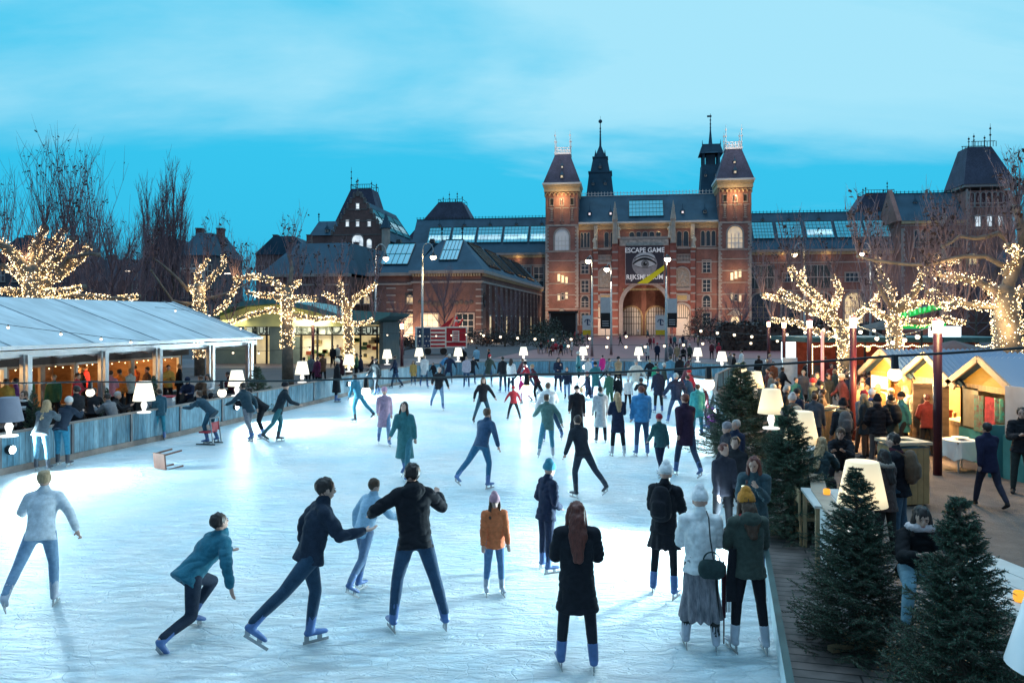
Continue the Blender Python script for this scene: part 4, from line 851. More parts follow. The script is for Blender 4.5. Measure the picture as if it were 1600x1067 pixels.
tx = MB(); [tx.tube([tuple(Vector((-.262 * math.cos(a_), -.262 * math.sin(a_), .60 + .02 * math.sin(k * 2.3 + z_)))) for a_, z_ in ((.25 + k * .09, 0), (.31 + k * .09, 2))], .003, 5) for k in range(9)]; tx.build('lettering', pmat('grey_print', (.25, .25, .28), .6), o); pmat('red_print', (.6, .02, .05), .6)
g = MB(); ell(g, 0, 0, .035, .035, 0, 0, 16); q = g.build('emblem', MATS['red_print'], o); q.location = (-.205, -.142, .70); q.rotation_euler = (R(-11), 0, R(-55))
lamp('POINT', (0, 0, .5), 5, (1, .7, .15), .05, o, 'bulb_light')
# floodlights recessed in the boards and their pools on the ice
FLM = emat('flood_white', (.75, .95, 1), 9, 'NONE')
def board_flood(p, aim, e, lab, s=.11, spot=120, dz=-.08):
    r = empty('floodlight', p, math.atan2(aim[1] - p[1], aim[0] - p[0]) - R(90), lab, 'floodlight', 'floodlights set in the rink boards')
    g = MB(); g.tube([(0, -.05, 0), (0, .06, 0)], [s * 1.15, s * 1.2], 14); g.build('housing', BLACKM, r); g = MB(); g.ball((0, .065, 0), (s, .03, s), 14, 8); g.build('lens', FLM, r)
    lamp('SPOT', (0, .2, .18), e * 4.2, (.66, .92, 1), .3, r, 'beam', rot=(R(90 + dz * 57), 0, 0), spot=R(spot), blend=1.0)
for i, (x, y, ax, ay, e, lab) in enumerate(((-12.15, 18.6, 2, 16, 600, 'round white floodlight on the near left boards'), (-10.0, 27.8, 2, 24, 1000, 'round white floodlight on the left boards below the second lamp'), (-8.05, 37.8, 4, 33, 900, 'round white floodlight on the left boards below the shop'),
        (4.85, 51.3, 4, 30, 1500, 'bright floodlight on the far boards under the lamp left of the arch'), (.9, 51.2, 0, 30, 1100, 'floodlight on the far boards under the lamp by the brick side wall'), (11.2, 49.5, 5, 30, 900, 'floodlight on the far boards near the right corner'), (7.0, 26.3, -4, 22, 1100, 'floodlight on the market side boards'), (4.0, 12.4, -5, 11.2, 900, 'floodlight at the deck edge by the near skaters'))):
    board_flood((x, y, .62 if i < 7 else .3), (ax, ay), e, lab, s=.14 if i in (3, 4) else .1)
# ================= left terrace pavilion =================
TPV = math.atan(.254); PV = empty('terrace_pavilion', (-11.6, 35.4, 0), -TPV, 'white roofed glass sided terrace pavilion full of people, left of the rink', 'pavilion')
CANV = pmat('white_canvas', (.52, .57, .60), .5, .22, .8, stretch=(.6, 2.2, 1)); ALU = pmat('aluminium', (.55, .57, .6), .35, .1, 3., metal=.5)
g = MB(); yN = -27
g.add([(0, 0, 2.95), (0, yN, 2.95), (-5, yN, 4.6), (-5, 0.3, 4.6), (-10, yN, 2.95), (-10, 0, 2.95)], [(0, 3, 2, 1), (3, 5, 4, 2)]); g.add([(0, 0, 2.9), (0, yN, 2.9), (-5, yN, 4.55), (-5, 0.3, 4.55), (-10, yN, 2.9), (-10, 0, 2.9)], [(0, 1, 2, 3), (3, 2, 4, 5), (0, 3, 5)]); g.build('roof', CANV, PV)
for k in range(9):
    y = -.2 - k * 3.2; g = MB(); g.bar((.0, y, 2.965), (-5, y, 4.615), .05, .02); g.build('roof_seam', pmat('seam', (.35, .4, .43), .6), PV)
g = MB(); g.bar((.02, .05, 2.93), (.02, yN, 2.93), .16, .12); g.bar((.02, .05, 2.93), (-5, .35, 4.6), .1, .1); g.bar((-.3, .1, 2.72), (-.3, yN, 2.72), .1, .2); g.build('gutter', ALU, PV)
g = MB()
for k in range(60):
    y = yN + 27 * k / 60; 
    g.cap_tube([(-.45, y + .05, 2.62 + .03 * (k % 3)), (-.45, y + .42, 2.60 + .03 * ((k + 1) % 3))], [.09, .09], 6)
g.build('rolled_curtain', pmat('clear_film', (.45, .47, .5), .12, .3, 3., spec=.9), PV, True)
for i, y in enumerate((-.6, -3.4, -6.6, -9.3, -12.4, -15.6, -18.8)):
    g = MB(); g.bb(-.34, -.2, y - .08, y + .08, 0, 2.7); g.bb(-.12, -.02, y - .08, y + .08, 0, 2.7); g.build('post', ALU, PV)
# inner glazed wall, with door openings and frames
WF = pmat('wood_frame', (.34, .24, .17), .6, .25, 3.); DK = pmat('dark_timber', (.06, .05, .05), .7, .3, 3.)
xi = -1.9; g = MB(); g.bb(xi - .06, xi + .06, yN, -2.6, 0, .75); g.bb(xi - .06, xi + .06, yN, -2.6, 2.25, 2.6); g.build('timber_wall', DK, PV)
for i in range(17):
    y = -3.2 - i * 1.4; g = MB()
    g.bb(xi - .05, xi + .07, y - .06, y + .06, .75, 2.25); g.bb(xi - .05, xi + .07, y - 1.4 + .06, y - 1.4 + .13, .75, 2.25); g.bb(xi - .05, xi + .07, y - 1.34, y - .06, 2.17, 2.25); g.bb(xi - .05, xi + .07, y - 1.34, y - .06, .75, .82)
    g.build('window_frame', WF if i % 3 else WHITEP, PV)
g = MB(); g.bb(-8.6, -1.95, -3.0, -2.9, 0, 2.6); g.bb(-8.8, -8.7, yN, -2.9, 0, 2.9); g.build('inner_wall', pmat('warm_timber', (.30, .17, .09), .7, .35, 1.5, stretch=(1, 1, 4)), PV)
g = MB(); g.bb(-8.7, -1.97, yN, -3.0, 2.58, 2.64); g.build('ceiling', pmat('warm_ceiling', (.32, .2, .12), .7), PV)
g = MB(); BULB = emat('bulb_warm', (1, .72, .34), 6, 'NONE')
for k in range(70): g.ball((-2.15 - .1 * random.random(), -3.3 - k * .33, 2.14 - .1 * abs(math.sin(k * .7))), .022, 5, 4)
g.build('fairy_light_garland', [BULB], PV)
for k, y in enumerate((-5, -8.5, -12, -15.5, -19)):
    g = MB(); g.tube([(-4, y, 2.58), (-4, y, 2.25)], .01, 5, 1); g.ball((-4, y, 2.15), .14, 10, 7, 0); o = g.build('pendant_lamp', [emat('pendant_glow', (1, .6, .22), 3, 'NONE'), BLACKM], PV, True); lamp('POINT', (-3.6, y, 1.95), 150, (1, .55, .2), .15, o, 'bulb_light')
for y in (-6.4, -10.4, -16): # coloured displays on the inner back wall
    g = MB(); g.bb(-8.66, -8.6, y - .9, y + .9, 1.2, 2.1); g.build('lit_menu_board', emat('menu_glow', (1, .75, .45), 1.0, 'NONE', 2.5), PV)
g = MB(); g.bb(-1.9, -1.8, -13.3, -12.5, 1.55, 2.1, 0); g.add([(-1.79, -13.26, 1.59), (-1.79, -12.54, 1.59), (-1.79, -12.54, 2.06), (-1.79, -13.26, 2.06)], [(0, 1, 2, 3)], 1)
o = g.build('television', [BLACKM, emat('screen', (.75, .9, 1), 1.1, 'NONE')], None, loc=PV.location, rz=-TPV); tag(o, 'flat television glowing white on the pavilion front', 'television')
# ================= festoon cables =================
FB = emat('festoon_glow', (1, .78, .5), 2.6, 'NONE')
def festoon(pts, bulbs, label, r=.05, wire=.012, drop=.14, e=0, cable_mat=None):
    pts = [Vector(p) for p in pts]; P = []
    for a, b_ in zip(pts, pts[1:]):
        for k in range(8): t = k / 8; p = a.lerp(b_, t); p.z -= .02 * (b_ - a).length * 4 * t * (1 - t) * .3; P.append(p)
    P.append(pts[-1]); rt = empty('festoon_lights', P[0], 0, label, 'string lights', 'strings of bulbs over the rink and market'); g = MB(); g.tube([p - P[0] for p in P], wire, 5); g.build('cable', BLACKM, rt)
    L_ = [0]
    for a, b_ in zip(P, P[1:]): L_.append(L_[-1] + (b_ - a).length)
    pr = None
    for t in bulbs:
        d = t * L_[-1]; i = min(len(P) - 2, max(k for k in range(len(L_)) if L_[k] <= d + 1e-9)); q = P[i].lerp(P[i + 1], (d - L_[i]) / max(1e-6, L_[i + 1] - L_[i])) - P[0]
        if pr is None:
            g = MB(); g.ball((0, 0, -drop), r, 10, 8); b1 = g.build('bulb', FB, rt, True); g = MB(); g.tube([(0, 0, .01), (0, 0, -drop + r * .8)], [r * .45, r * .6], 8); s1 = g.build('socket', BLACKM, b1); pr = b1; b1.location = q
        else:
            b1 = link_copy(pr, rt, loc=q); s1 = link_copy(pr.children[0], b1)
        if e: lamp('POINT', (0, 0, -drop - .02), e, (1, .75, .45), r, b1, 'bulb_light')
cp = [(-60, 597, 11.6), (141, 596, 10.4), (347, 595, 9.6), (572, 591, 8.6), (823, 585, 7.6), (1107, 574, 6.8), (1398, 556, 6.2), (1640, 540, 5.9)]
PP = [at(*c) for c in cp]; cum = [0]
for a, b_ in zip(PP, PP[1:]): cum.append(cum[-1] + (b_ - a).length)
festoon(PP, [c / cum[-1] for c in cum[1:-1]], 'thick cable with six round bulbs strung low across the near rink', r=.055, wire=.011, drop=.15)
festoon([at(-20, 503, 20), at(120, 521, 21), at(225, 533, 23.5)], [.1, .36, .63, .88], 'string of four bulbs along the near eave of the white roof', r=.035, wire=.008, drop=.07)
festoon([at(100, 463, 36), at(320, 487, 34), at(400, 520, 33)], [.25, .43, .58, .75, .92], 'string of bulbs crossing the far end of the white roof', r=.04, wire=.008, drop=.08)
for j, (pts, n, lab) in enumerate((([at(740, 520, 62), at(860, 528, 60), at(990, 522, 60)], 9, 'bulb string over the plaza in front of the left tower'), ([at(870, 537, 58), at(1000, 539, 58), at(1110, 533, 58)], 8, 'lower bulb string over the plaza below the arch'),
        ([at(1080, 512, 55), at(1190, 524, 52), at(1330, 505, 48)], 9, 'bulb string from the arch to the market posts'), ([at(1150, 535, 60), at(1300, 520, 52), at(1460, 498, 40)], 8, 'bulb string above the green roofed cafe'), ([at(1330, 505, 24), at(1390, 528, 22), at(1465, 508, 18.8)], 6, 'bulb string between the two nearest red posts'), ([at(300, 545, 45), at(420, 548, 45), at(500, 540, 45)], 5, 'bulb string before the museum shop'), ([at(590, 520, 60), at(680, 522, 60), at(760, 518, 62)], 7, 'bulb string over the striped trailer'))):
    festoon(pts, [(k + .6) / n for k in range(n)], lab, r=.10 if j < 4 else .06, wire=.015, drop=.15)
# red posts with lit tops
REDM = pmat('oxblood_paint', (.05, .006, .014), .45, .2, 3.); TOPL = emat('post_lamp_glow', (1, .74, .4), 7, 'NONE')
def red_post(px, Y, lab, h=3.62, e=90):
    x = (px - 800) / F * Y; r = empty('light_post', (x, Y, 0), 0, lab, 'lamp post', 'red posts along the market path'); g = MB(); g.tube([(0, 0, 0), (0, 0, h - .18)], .1, 14); g.build('pole', REDM, r, True)
    g = MB(); g.tube([(0, 0, h - .18), (0, 0, h + .12)], [.1, .12], 12); o = g.build('lamp_head', TOPL, r, True); g = MB(); g.tube([(0, 0, h + .12), (0, 0, h + .18)], [.14, .05], 12); g.build('cap', REDM, r)
    lamp('POINT', (0, -.2, h + .3), e, (1, .68, .34), .12, o, 'post_light')
for a in ((1465, 18.6, 'nearest red post, in front of the bright stall', 3.62, 150), (1333, 24, 'red post behind the man with the fur hood', 3.7, 120), (1265, 33, 'red post right of the white lit sign', 3.6, 100), (1225, 42, 'thin red post above the white lit sign', 3.5, 80), (1201, 50, 'farthest red post, by the dark hedge', 3.5, 60), (628, 46, 'red post in front of the museum shop doors', 3.4, 90), (489, 52, 'red post left of the shop sign', 3.6, 90)): red_post(*a)
g = MB(); p = gp(1285, 600); g.tube([(0, 0, 0), (0, 0, 3.2)], .08, 10); g.build('heat_pole', [emat('neon_red', (1, .12, .06), .9, 'NONE')], None, loc=((1285 - 800) / F * 40, 40, 0), label='thin glowing orange red pole by the cafe terrace', cat='light pole')
# street lamps
def street_lamp(px, Y, lx, ly, top, lab, col=(1, .72, .36), e=500, s=1.):
    m = Y / F; x = (px - 800) * m; r = empty('street_lamp', (x, Y, 0), 0, lab, 'street lamp', 'tall grey street lamps'); h = CAMZ + (HY - top) * m; dx = (lx - px) * m; hz = CAMZ + (HY - ly) * m
    g = MB(); g.tube([(0, 0, 0), (0, 0, 1.2), (0, 0, h * .8)], [.17, .12, .09], 10); 
    P = [(0, 0, h * .8)] + [(dx / 2 - dx / 2 * math.cos(math.pi * k / 10), 0, h * .93 + (h * .07) * math.sin(math.pi * k / 10)) for k in range(11)] + [(dx, 0, hz + .35)]
    g.tube(P, [.09] + [.055] * 12, 8); g.build('pole', GREYM, r, True); g = MB(); g.tube([(dx, 0, hz + .4), (dx, 0, hz + .1)], [.1, .32], 12); g.build('lamp_shade', BLACKM, r); g = MB(); g.ball((dx, 0, hz), (.3, .3, .26), 12, 8); o = g.build('lamp_head', emat('street_glow_%d' % int(col[2] * 100), col, 9, 'NONE'), r, True); lamp('POINT', (dx, 0, hz - .4), e, col, .2, o, 'street_light')
for a in ((660, 75, 677, 402, 380, 'tall street lamp with warm light in front of the brick wing'), (587, 80, 603, 404, 382, 'tall street lamp with whiter light left of the brick wing', (1, .85, .75)), (1257, 80, 1241, 398, 380, 'tall street lamp with warm light before the right museum wing'), (1360, 78, 1345, 397, 380, 'tall street lamp right of the warm one before the right wing', (1, .85, .7)), (925, 80, 919, 408, 400, 'short armed street lamp left of the banner'), (955, 83, 948, 421, 412, 'street lamp pole covered in stickers before the arch', (1, .8, .65)), (1041, 70, 1043, 405, 398, 'grey street lamp just right of the banner', (1, .75, .5))): street_lamp(*a, **({'e': 160} if a[0] in (925, 955, 1041) else {}))
# ================= museum shop =================
YS = 66; mS = YS / F; SX = lambda px: (px - 800) * mS; SZ = lambda py: CAMZ - (py - HY) * mS
SH = empty('museum_shop', (0, 0, 0), 0, 'glass fronted museum shop under a wavy green canopy', 'shop')
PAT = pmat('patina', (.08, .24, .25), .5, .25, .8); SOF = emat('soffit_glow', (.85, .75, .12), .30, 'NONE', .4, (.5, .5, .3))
topl = [(345, 492), (360, 480), (390, 471), (435, 467), (462, 471), (500, 480), (535, 491), (548, 496)]
P = [(SX(a), SZ(b)) for a, b in topl] + [(SX(a), SZ(b + (8 if a > 370 else 3))) for a, b in reversed(topl)]
g = MB(); g.prism(P, YS - 1.5, YS + 12); 
for i in range(34): px = 348 + i * 6; 
g.build('canopy', PAT, SH); g = MB()
P = [(SX(552), SZ(485)), (SX(600), SZ(488)), (SX(620), SZ(489)), (SX(616), SZ(494)), (SX(584), SZ(507)), (SX(560), SZ(503)), (SX(548), SZ(497))]; g.prism(P, YS - 3, YS + 9); g.build('canopy_end', PAT, SH)
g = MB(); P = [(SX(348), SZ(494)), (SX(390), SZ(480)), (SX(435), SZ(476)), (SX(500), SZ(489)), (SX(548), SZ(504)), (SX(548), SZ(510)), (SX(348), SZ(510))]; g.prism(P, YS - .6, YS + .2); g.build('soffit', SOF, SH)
g = MB()
for px in (400, 418, 444, 472, 497, 520, 541, 564, 590): g.bb(SX(px) - .07, SX(px) + .07, YS - .3, YS - .1, 0, SZ(510))
for py in (510, 523): g.bb(SX(385), SX(596), YS - .32, YS - .12, SZ(py) - .06, SZ(py) + .06)
g.build('mullion', BLACKM, SH)
g = MB(); g.bb(SX(380), SX(596), YS + .3, YS + .4, 0, SZ(508)); g.build('glazing', emat('shop_glow', (.95, .66, .22), .62, 'NONE', 1.1), SH)
g = MB(); g.bb(SX(386), SX(592), YS - .1, YS + .1, SZ(522), SZ(511)); g.build('fascia_sign', emat('fascia_glow', (.62, .70, .55), .55, 'NONE'), SH)
GT = pmat('grey_letters', (.10, .12, .13), .5)
for s_, sz, px in (('MUSE', .78, 412), ('MUSEUM', .78, 474), ('SHOP', 1.55, 517), ('MUSEUM', .78, 566)): text_mesh(s_, sz, GT, 'lettering', SH, (SX(px), YS - .42, SZ(521.5)), xs=.95, ext=.03, bold=.02)
g = MB(); pass
for q in ((424, 443, -.5, -.15, 490), (456, 470, -.3, -.1, 526), (594, 600, -.5, 9, 503), (330, 384, 0, 8, 515)): g = MB(); g.bb(SX(q[0]), SX(q[1]), YS + q[2], YS + q[3], 0, SZ(q[4])); g.build('concrete_pier', pmat('concrete', (.12, .16, .17), .8, .2, 1.), SH)
g = MB()
for i in range(26): px = 475 + random.random() * 112; z = .3 + random.random() * 1.7; g.bb(SX(px), SX(px) + .25 + random.random() * .5, YS + .0, YS + .25, z, z + .3, i % 3)
g.build('goods', [pmat('goods_red', (.3, .06, .03), .7), pmat('goods_green', (.1, .2, .08), .7), pmat('goods_tan', (.4, .3, .15), .7)], SH, kind='stuff')
lamp('AREA', (SX(490), YS - 1.3, SZ(505)), 260, (1, .88, .5), 3, SH, 'canopy_light', rot=(R(20), 0, 0))
lamp('AREA', (SX(370), YS - 1.3, SZ(500)), 90, (1, .9, .4), 2, SH, 'canopy_light')
# striped trailer
Yt = 84; mt = Yt / F; T = empty('trailer', ((680 - 800) * mt, Yt, 0), R(12), 'food trailer painted with red and white stripes and white stars', 'trailer')
g = MB(); g.bb(-2.1, 1.0, -1, 1, .7, 3.0, 0); g.build('body', WHITEP, T); rr = pmat('trailer_red', (.42, .015, .03), .5); bl = pmat('trailer_navy', (.02, .05, .12), .5)
g = MB()
for k in range(5): g.bb(-.6, .95, -1.03, -1.0, .85 + k * .42, 1.05 + k * .42, 0)
g.bb(-2.05, -.65, -1.03, -1.0, .8, 2.9, 1); g.build('stripes', [rr, bl], T)
g = MB()
for k in range(14):
    x, z = -1.95 + (k % 4) * .36 + (.15 if (k // 4) % 2 else 0), 1.0 + (k // 4) * .5; P = []
    for i in range(10): a = math.pi / 2 + i * math.pi / 5; rr_ = .11 if i % 2 == 0 else .045; P.append((x + rr_ * math.cos(a), -1.045, z + rr_ * math.sin(a)))
    g.add(P, [tuple(range(10))])
g.build('stars', WHITEP, T)
g = MB(); g.bb(1.0, 3.3, -.95, .95, .85, 2.95, 0); g.bb(.98, 1.1, -1.02, -.9, .7, 3.05, 1); g.bb(3.25, 3.36, -1.02, -.9, .7, 3.05, 1); g.bb(1, 3.3, -1.03, -.9, 2.9, 3.05, 1); g.bb(1, 3.3, -1.03, -.9, .75, .9, 1); g.bb(1, 3.3, -1.0, -.93, 1.35, 1.45, 1); g.build('door_panel', [rr, WHITEP], T)
g = MB(); g.bb(1.75, 2.5, -1.06, -.98, 1.4, 2.6, 0)
for k in range(6): g.bb(1.85, 2.4, -1.08, -1.06, 1.5 + k * .18, 1.58 + k * .18, 1)
g.build('menu', [WHITEP, rr], T)
for x in (-.9, .8):
    g = MB(); g.tube([(x, -1.0, .38), (x, -.75, .38)], .38, 16); w = g.build('wheel', BLACKM, T)
g = MB(); g.bar((-3.6, 0, .5), (-2.1, 0, .75), .12); g.bar((-3.4, 0, 0), (-3.4, 0, .5), .08); g.build('tow_bar', BLACKM, T)
g = MB(); g.add([(.4, -1.0, 3.0), (2.0, -1.0, 4.2), (2.05, -.9, 4.25), (1.3, -1, 3.0)], [(0, 1, 2, 3)]); g.bar((1.9, -1, 3), (2.1, -1, 4.3), .05, mi=1); o = g.build('flag', [rr, WHITEP], T)
# red figure on a plinth
Yf = 86; g = MB(); s_ = empty('festive_figure', ((713 - 800) * Yf / F, Yf, 0), 0, 'red coated festive figure on a dark pole right of the trailer', 'figure')
g = MB(); g.tube([(0, 0, 0), (0, 0, 1.8)], .3, 8); g.build('plinth', DK, s_); g = MB(); g.cap_tube([(0, 0, 1.9), (0, 0, 2.6), (0, 0, 3.3)], [.33, .36, .26], 8); g.cap_tube([(.3, 0, 3.2), (.7, 0, 3.8)], [.12, .1], 6); g.cap_tube([(-.3, 0, 3.2), (-.5, 0, 2.6)], [.12, .1], 6); g.ball((0, 0, 3.7), .22, 8, 6, 1); g.tube([(0, 0, 3.8), (.05, 0, 4.2)], [.22, .04], 8, 0); g.build('figure_body', [pmat('festive_red', (.65, .03, .03), .5), WHITEP], s_, True)
# info boards, bike signs, posters before the museum
for px, py, w, h, Y, lab, c in ((918, 508, 2.0, 3.9, 150, 'tall white and yellow cycle sign left of the arch', 0), (1032, 508, 2.0, 3.9, 150, 'tall white and yellow cycle sign right of the arch', 0), (946, 489, 2.2, 7.0, 170, 'tall black and white poster board in the left side arch', 1), (1050, 489, 2.2, 6.4, 170, 'tall black and white poster board beside the right side arch', 1)):
    p = at(px, py, Y); r = empty('sign_board', (p.x, p.y, 0), -TH, lab, 'sign'); g = MB(); g.bb(-w * .25, w * .25, -.1, .1, p.z - h / 2, p.z + h / 2, 0) if 0 else g.bb(-w / 2, w / 2, -.1, .1, p.z - h / 2, p.z + h / 2, 0)
    g.build('panel', WHITEP, r)
    g = MB(); g.bb(-w / 2 + .05, w / 2 - .05, -.13, -.1, p.z - h / 2 + .05, p.z - h / 2 + (1.0 if c == 0 else h / 2), 0); g.build('panel_foot', pmat('sign_yellow', (.8, .55, .03), .5) if c == 0 else pmat('poster_black', (.02, .02, .02), .5), r)
    if c == 0: g = MB(); g.arch(0, p.z + .4, .9, p.z + .6, -.15, -.1, .16, 0, 12, False); g.bb(-.12, .12, -.15, -.1, p.z + .1, p.z + 1.1); g.bb(-.1, .55, -.15, -.1, p.z + .0, p.z + .16); g.build('pictogram', bl, r)
    else: g = MB(); [g.bb(-.7, .7, -.16, -.131, p.z - h / 2 + .6 + k * .5, p.z - h / 2 + .75 + k * .5) for k in range(3)]; g.build('print', WHITEP, r)
    g = MB(); g.tube([(0, 0, 0), (0, 0, p.z - h / 2)], .08, 8); g.build('pole', GREYM, r)
# low portal/booth and hedge blocks on the plaza
r = empty('gate_frame', (*at(880, 520, 165).xy, 0), -TH, 'dark portal with pale posts at the foot of the left tower', 'portal'); g = MB(); g.bb(-3, -2.7, -.2, .2, 0, 5.2); g.bb(2.7, 3, -.2, .2, 0, 5.2); g.build('post', STONEL, r); g = MB(); g.bb(-3.2, 3.2, -.4, .6, 5.2, 5.7); g.bb(-2.7, 2.7, .3, .4, 0, 5.2); g.build('canopy', BLACKM, r)
# vertical flag banner on the left
Yb = 70; r = empty('flag_banner', ((248 - 800) * Yb / F, Yb, 0), 0, 'tall blue grey vertical banner on a mast behind the white roof', 'banner'); zt, zb = CAMZ + 90 * Yb / F, CAMZ + 26 * Yb / F
g = MB(); g.tube([(.0, 0, 0), (0, 0, zt + .2)], .06, 8); g.build('mast', GREYM, r); g = MB(); P = []; n = 8; g.add([(-.95 * k / n, .06 * math.sin(k), z) for z in (zb, zt) for k in range(n + 1)], [(k, k + 1, k + n + 2, k + n + 1) for k in range(n)]); g.build('cloth', pmat('banner_blue', (.12, .22, .32), .7, .15), r)
for s_, x in (('MUSEUM', -.62), ('SHOP', -.2)): text_mesh(s_, .42, pmat('pale_letters', (.5, .6, .65), .6), 'lettering', r, (x, -.12, (zb + zt) / 2 - .2), rot=(R(90), R(-90), 0))
# small street lights in the background left
for px, py, lx, Y, lab in ((214, 423, 202, 75, 'small modern street lamp behind the white roof'), (366, 427, 356, 85, 'small modern street lamp left of the shop')):
    m = Y / F; r = empty('street_lamp', ((px - 800) * m, Y, 0), 0, lab, 'street lamp', 'small modern street lamps'); h = CAMZ + (HY - py) * m; g = MB(); g.tube([(0, 0, 0), (0, 0, h)], .07, 8); g.bar((0, 0, h), ((lx - px) * m, 0, h + .05), .09, .07); g.build('pole', GREYM, r); g = MB(); g.bb((lx - px) * m - .35, (lx - px) * m + .25, -.12, .12, h - .08, h - .02); g.build('lamp_head', emat('led_glow', (1, .8, .6), 6, 'NONE'), r)
# ================= houses behind =================
def house(x0, x1, y, dep, h, lab, mat=BRICK2, roof='gable', rh=4, cols=4, rows=3, lit=(), orn=False):
    w = x1 - x0; r = empty('town_house', ((x0 + x1) / 2, y, 0), 0, lab, 'house', 'dark houses behind the square'); g = MB(); g.bb(-w / 2, w / 2, 0, dep, 0, h); g.build('wall', mat, r)
    g = MB()
    if roof == 'gable': g.prism([(-w / 2 - .3, h), (w / 2 + .3, h), (w * .18, h + rh), (-w * .18, h + rh)], -.3, dep)
    else: g.frustum(-w / 2 - .3, w / 2 + .3, -.3, dep, h, -w / 2 + 1.5, w / 2 - 1.5, 3, dep - 3, h + rh)
    ro = g.build('roof', GROOF, r)
    for s in (-.32, .3): g = MB(); g.bb(w * s - .45, w * s + .45, dep * .4, dep * .5, h + rh * .5, h + rh + .8); g.bb(w * s - .52, w * s + .52, dep * .39, dep * .51, h + rh + .8, h + rh + .95); g.build('chimney', BRICK2, ro)
    for j in range(rows):
        for i in range(cols):
            x = -w / 2 + w * (i + .5) / cols; z = 1.2 + j * (h - 1.5) / rows; win(r, x, z, 1.1, 1.8, -.003, lit=LITW if (i, j) in lit else None, nx=2, nz=2, surround=.12)
hs_ = [(-95, -82, 118, 12, 11, 'dark house at far left behind the plane tree'), (-81, -69, 120, 12, 13, 'dark house second from the far left'), (-68, -58, 122, 12, 10, 'low dark house left of the poplars'), (-57, -49, 118, 12, 12.6, 'dark house hidden behind the poplars'), (-48.6, -43.5, 112, 12, 13.2, 'narrow house with a pale bay window beside the poplars'),
       (-50, -39, 150, 14, 16.5, 'brick house with stepped chimney seen right of the poplars'), (-38.5, -30, 150, 14, 15, 'brick house with dark roof behind the shop tree'), (-42, -33, 138, 12, 11.0, 'dark gabled house directly above the shop canopy'), (106, 125, 150, 20, 16, 'dark building at the right edge beyond the tower'), (-125, -97, 122, 12, 12, 'dark block beyond the left edge')]
for i, (a, b_, y, d, h, lab) in enumerate(hs_): house(a, b_, y, d, h, lab, [BRICK2, pmat('dark_plaster', (.10, .10, .12), .8, .2), BRICK2][i % 3], 'gable' if i % 2 else 'hip', 3.6, 5 if b_ - a > 10 else 3, 4, lit={(1, 2), (3, 1)} if i in (2, 5, 8) else {(0, 1)})
g = MB(); g.bb(-1.4, 1.4, -1.2, -.02, 8.2, 11); g.bb(-1.7, 1.7, -1.5, 0, 11, 11.3); g.bb(-1.7, 1.7, -1.5, 0, 8.0, 8.2); 
hb_ = [o for o in bpy.data.objects if o.get('label', '').startswith('narrow house')][0]; bw = g.build('bay_window', WHITEP, hb_); g = MB()
for x in (-.9, 0, .9): g.bb(x - .35, x + .35, -1.24, -1.21, 8.9, 10.6)
g.build('pane', GLASSD, bw)
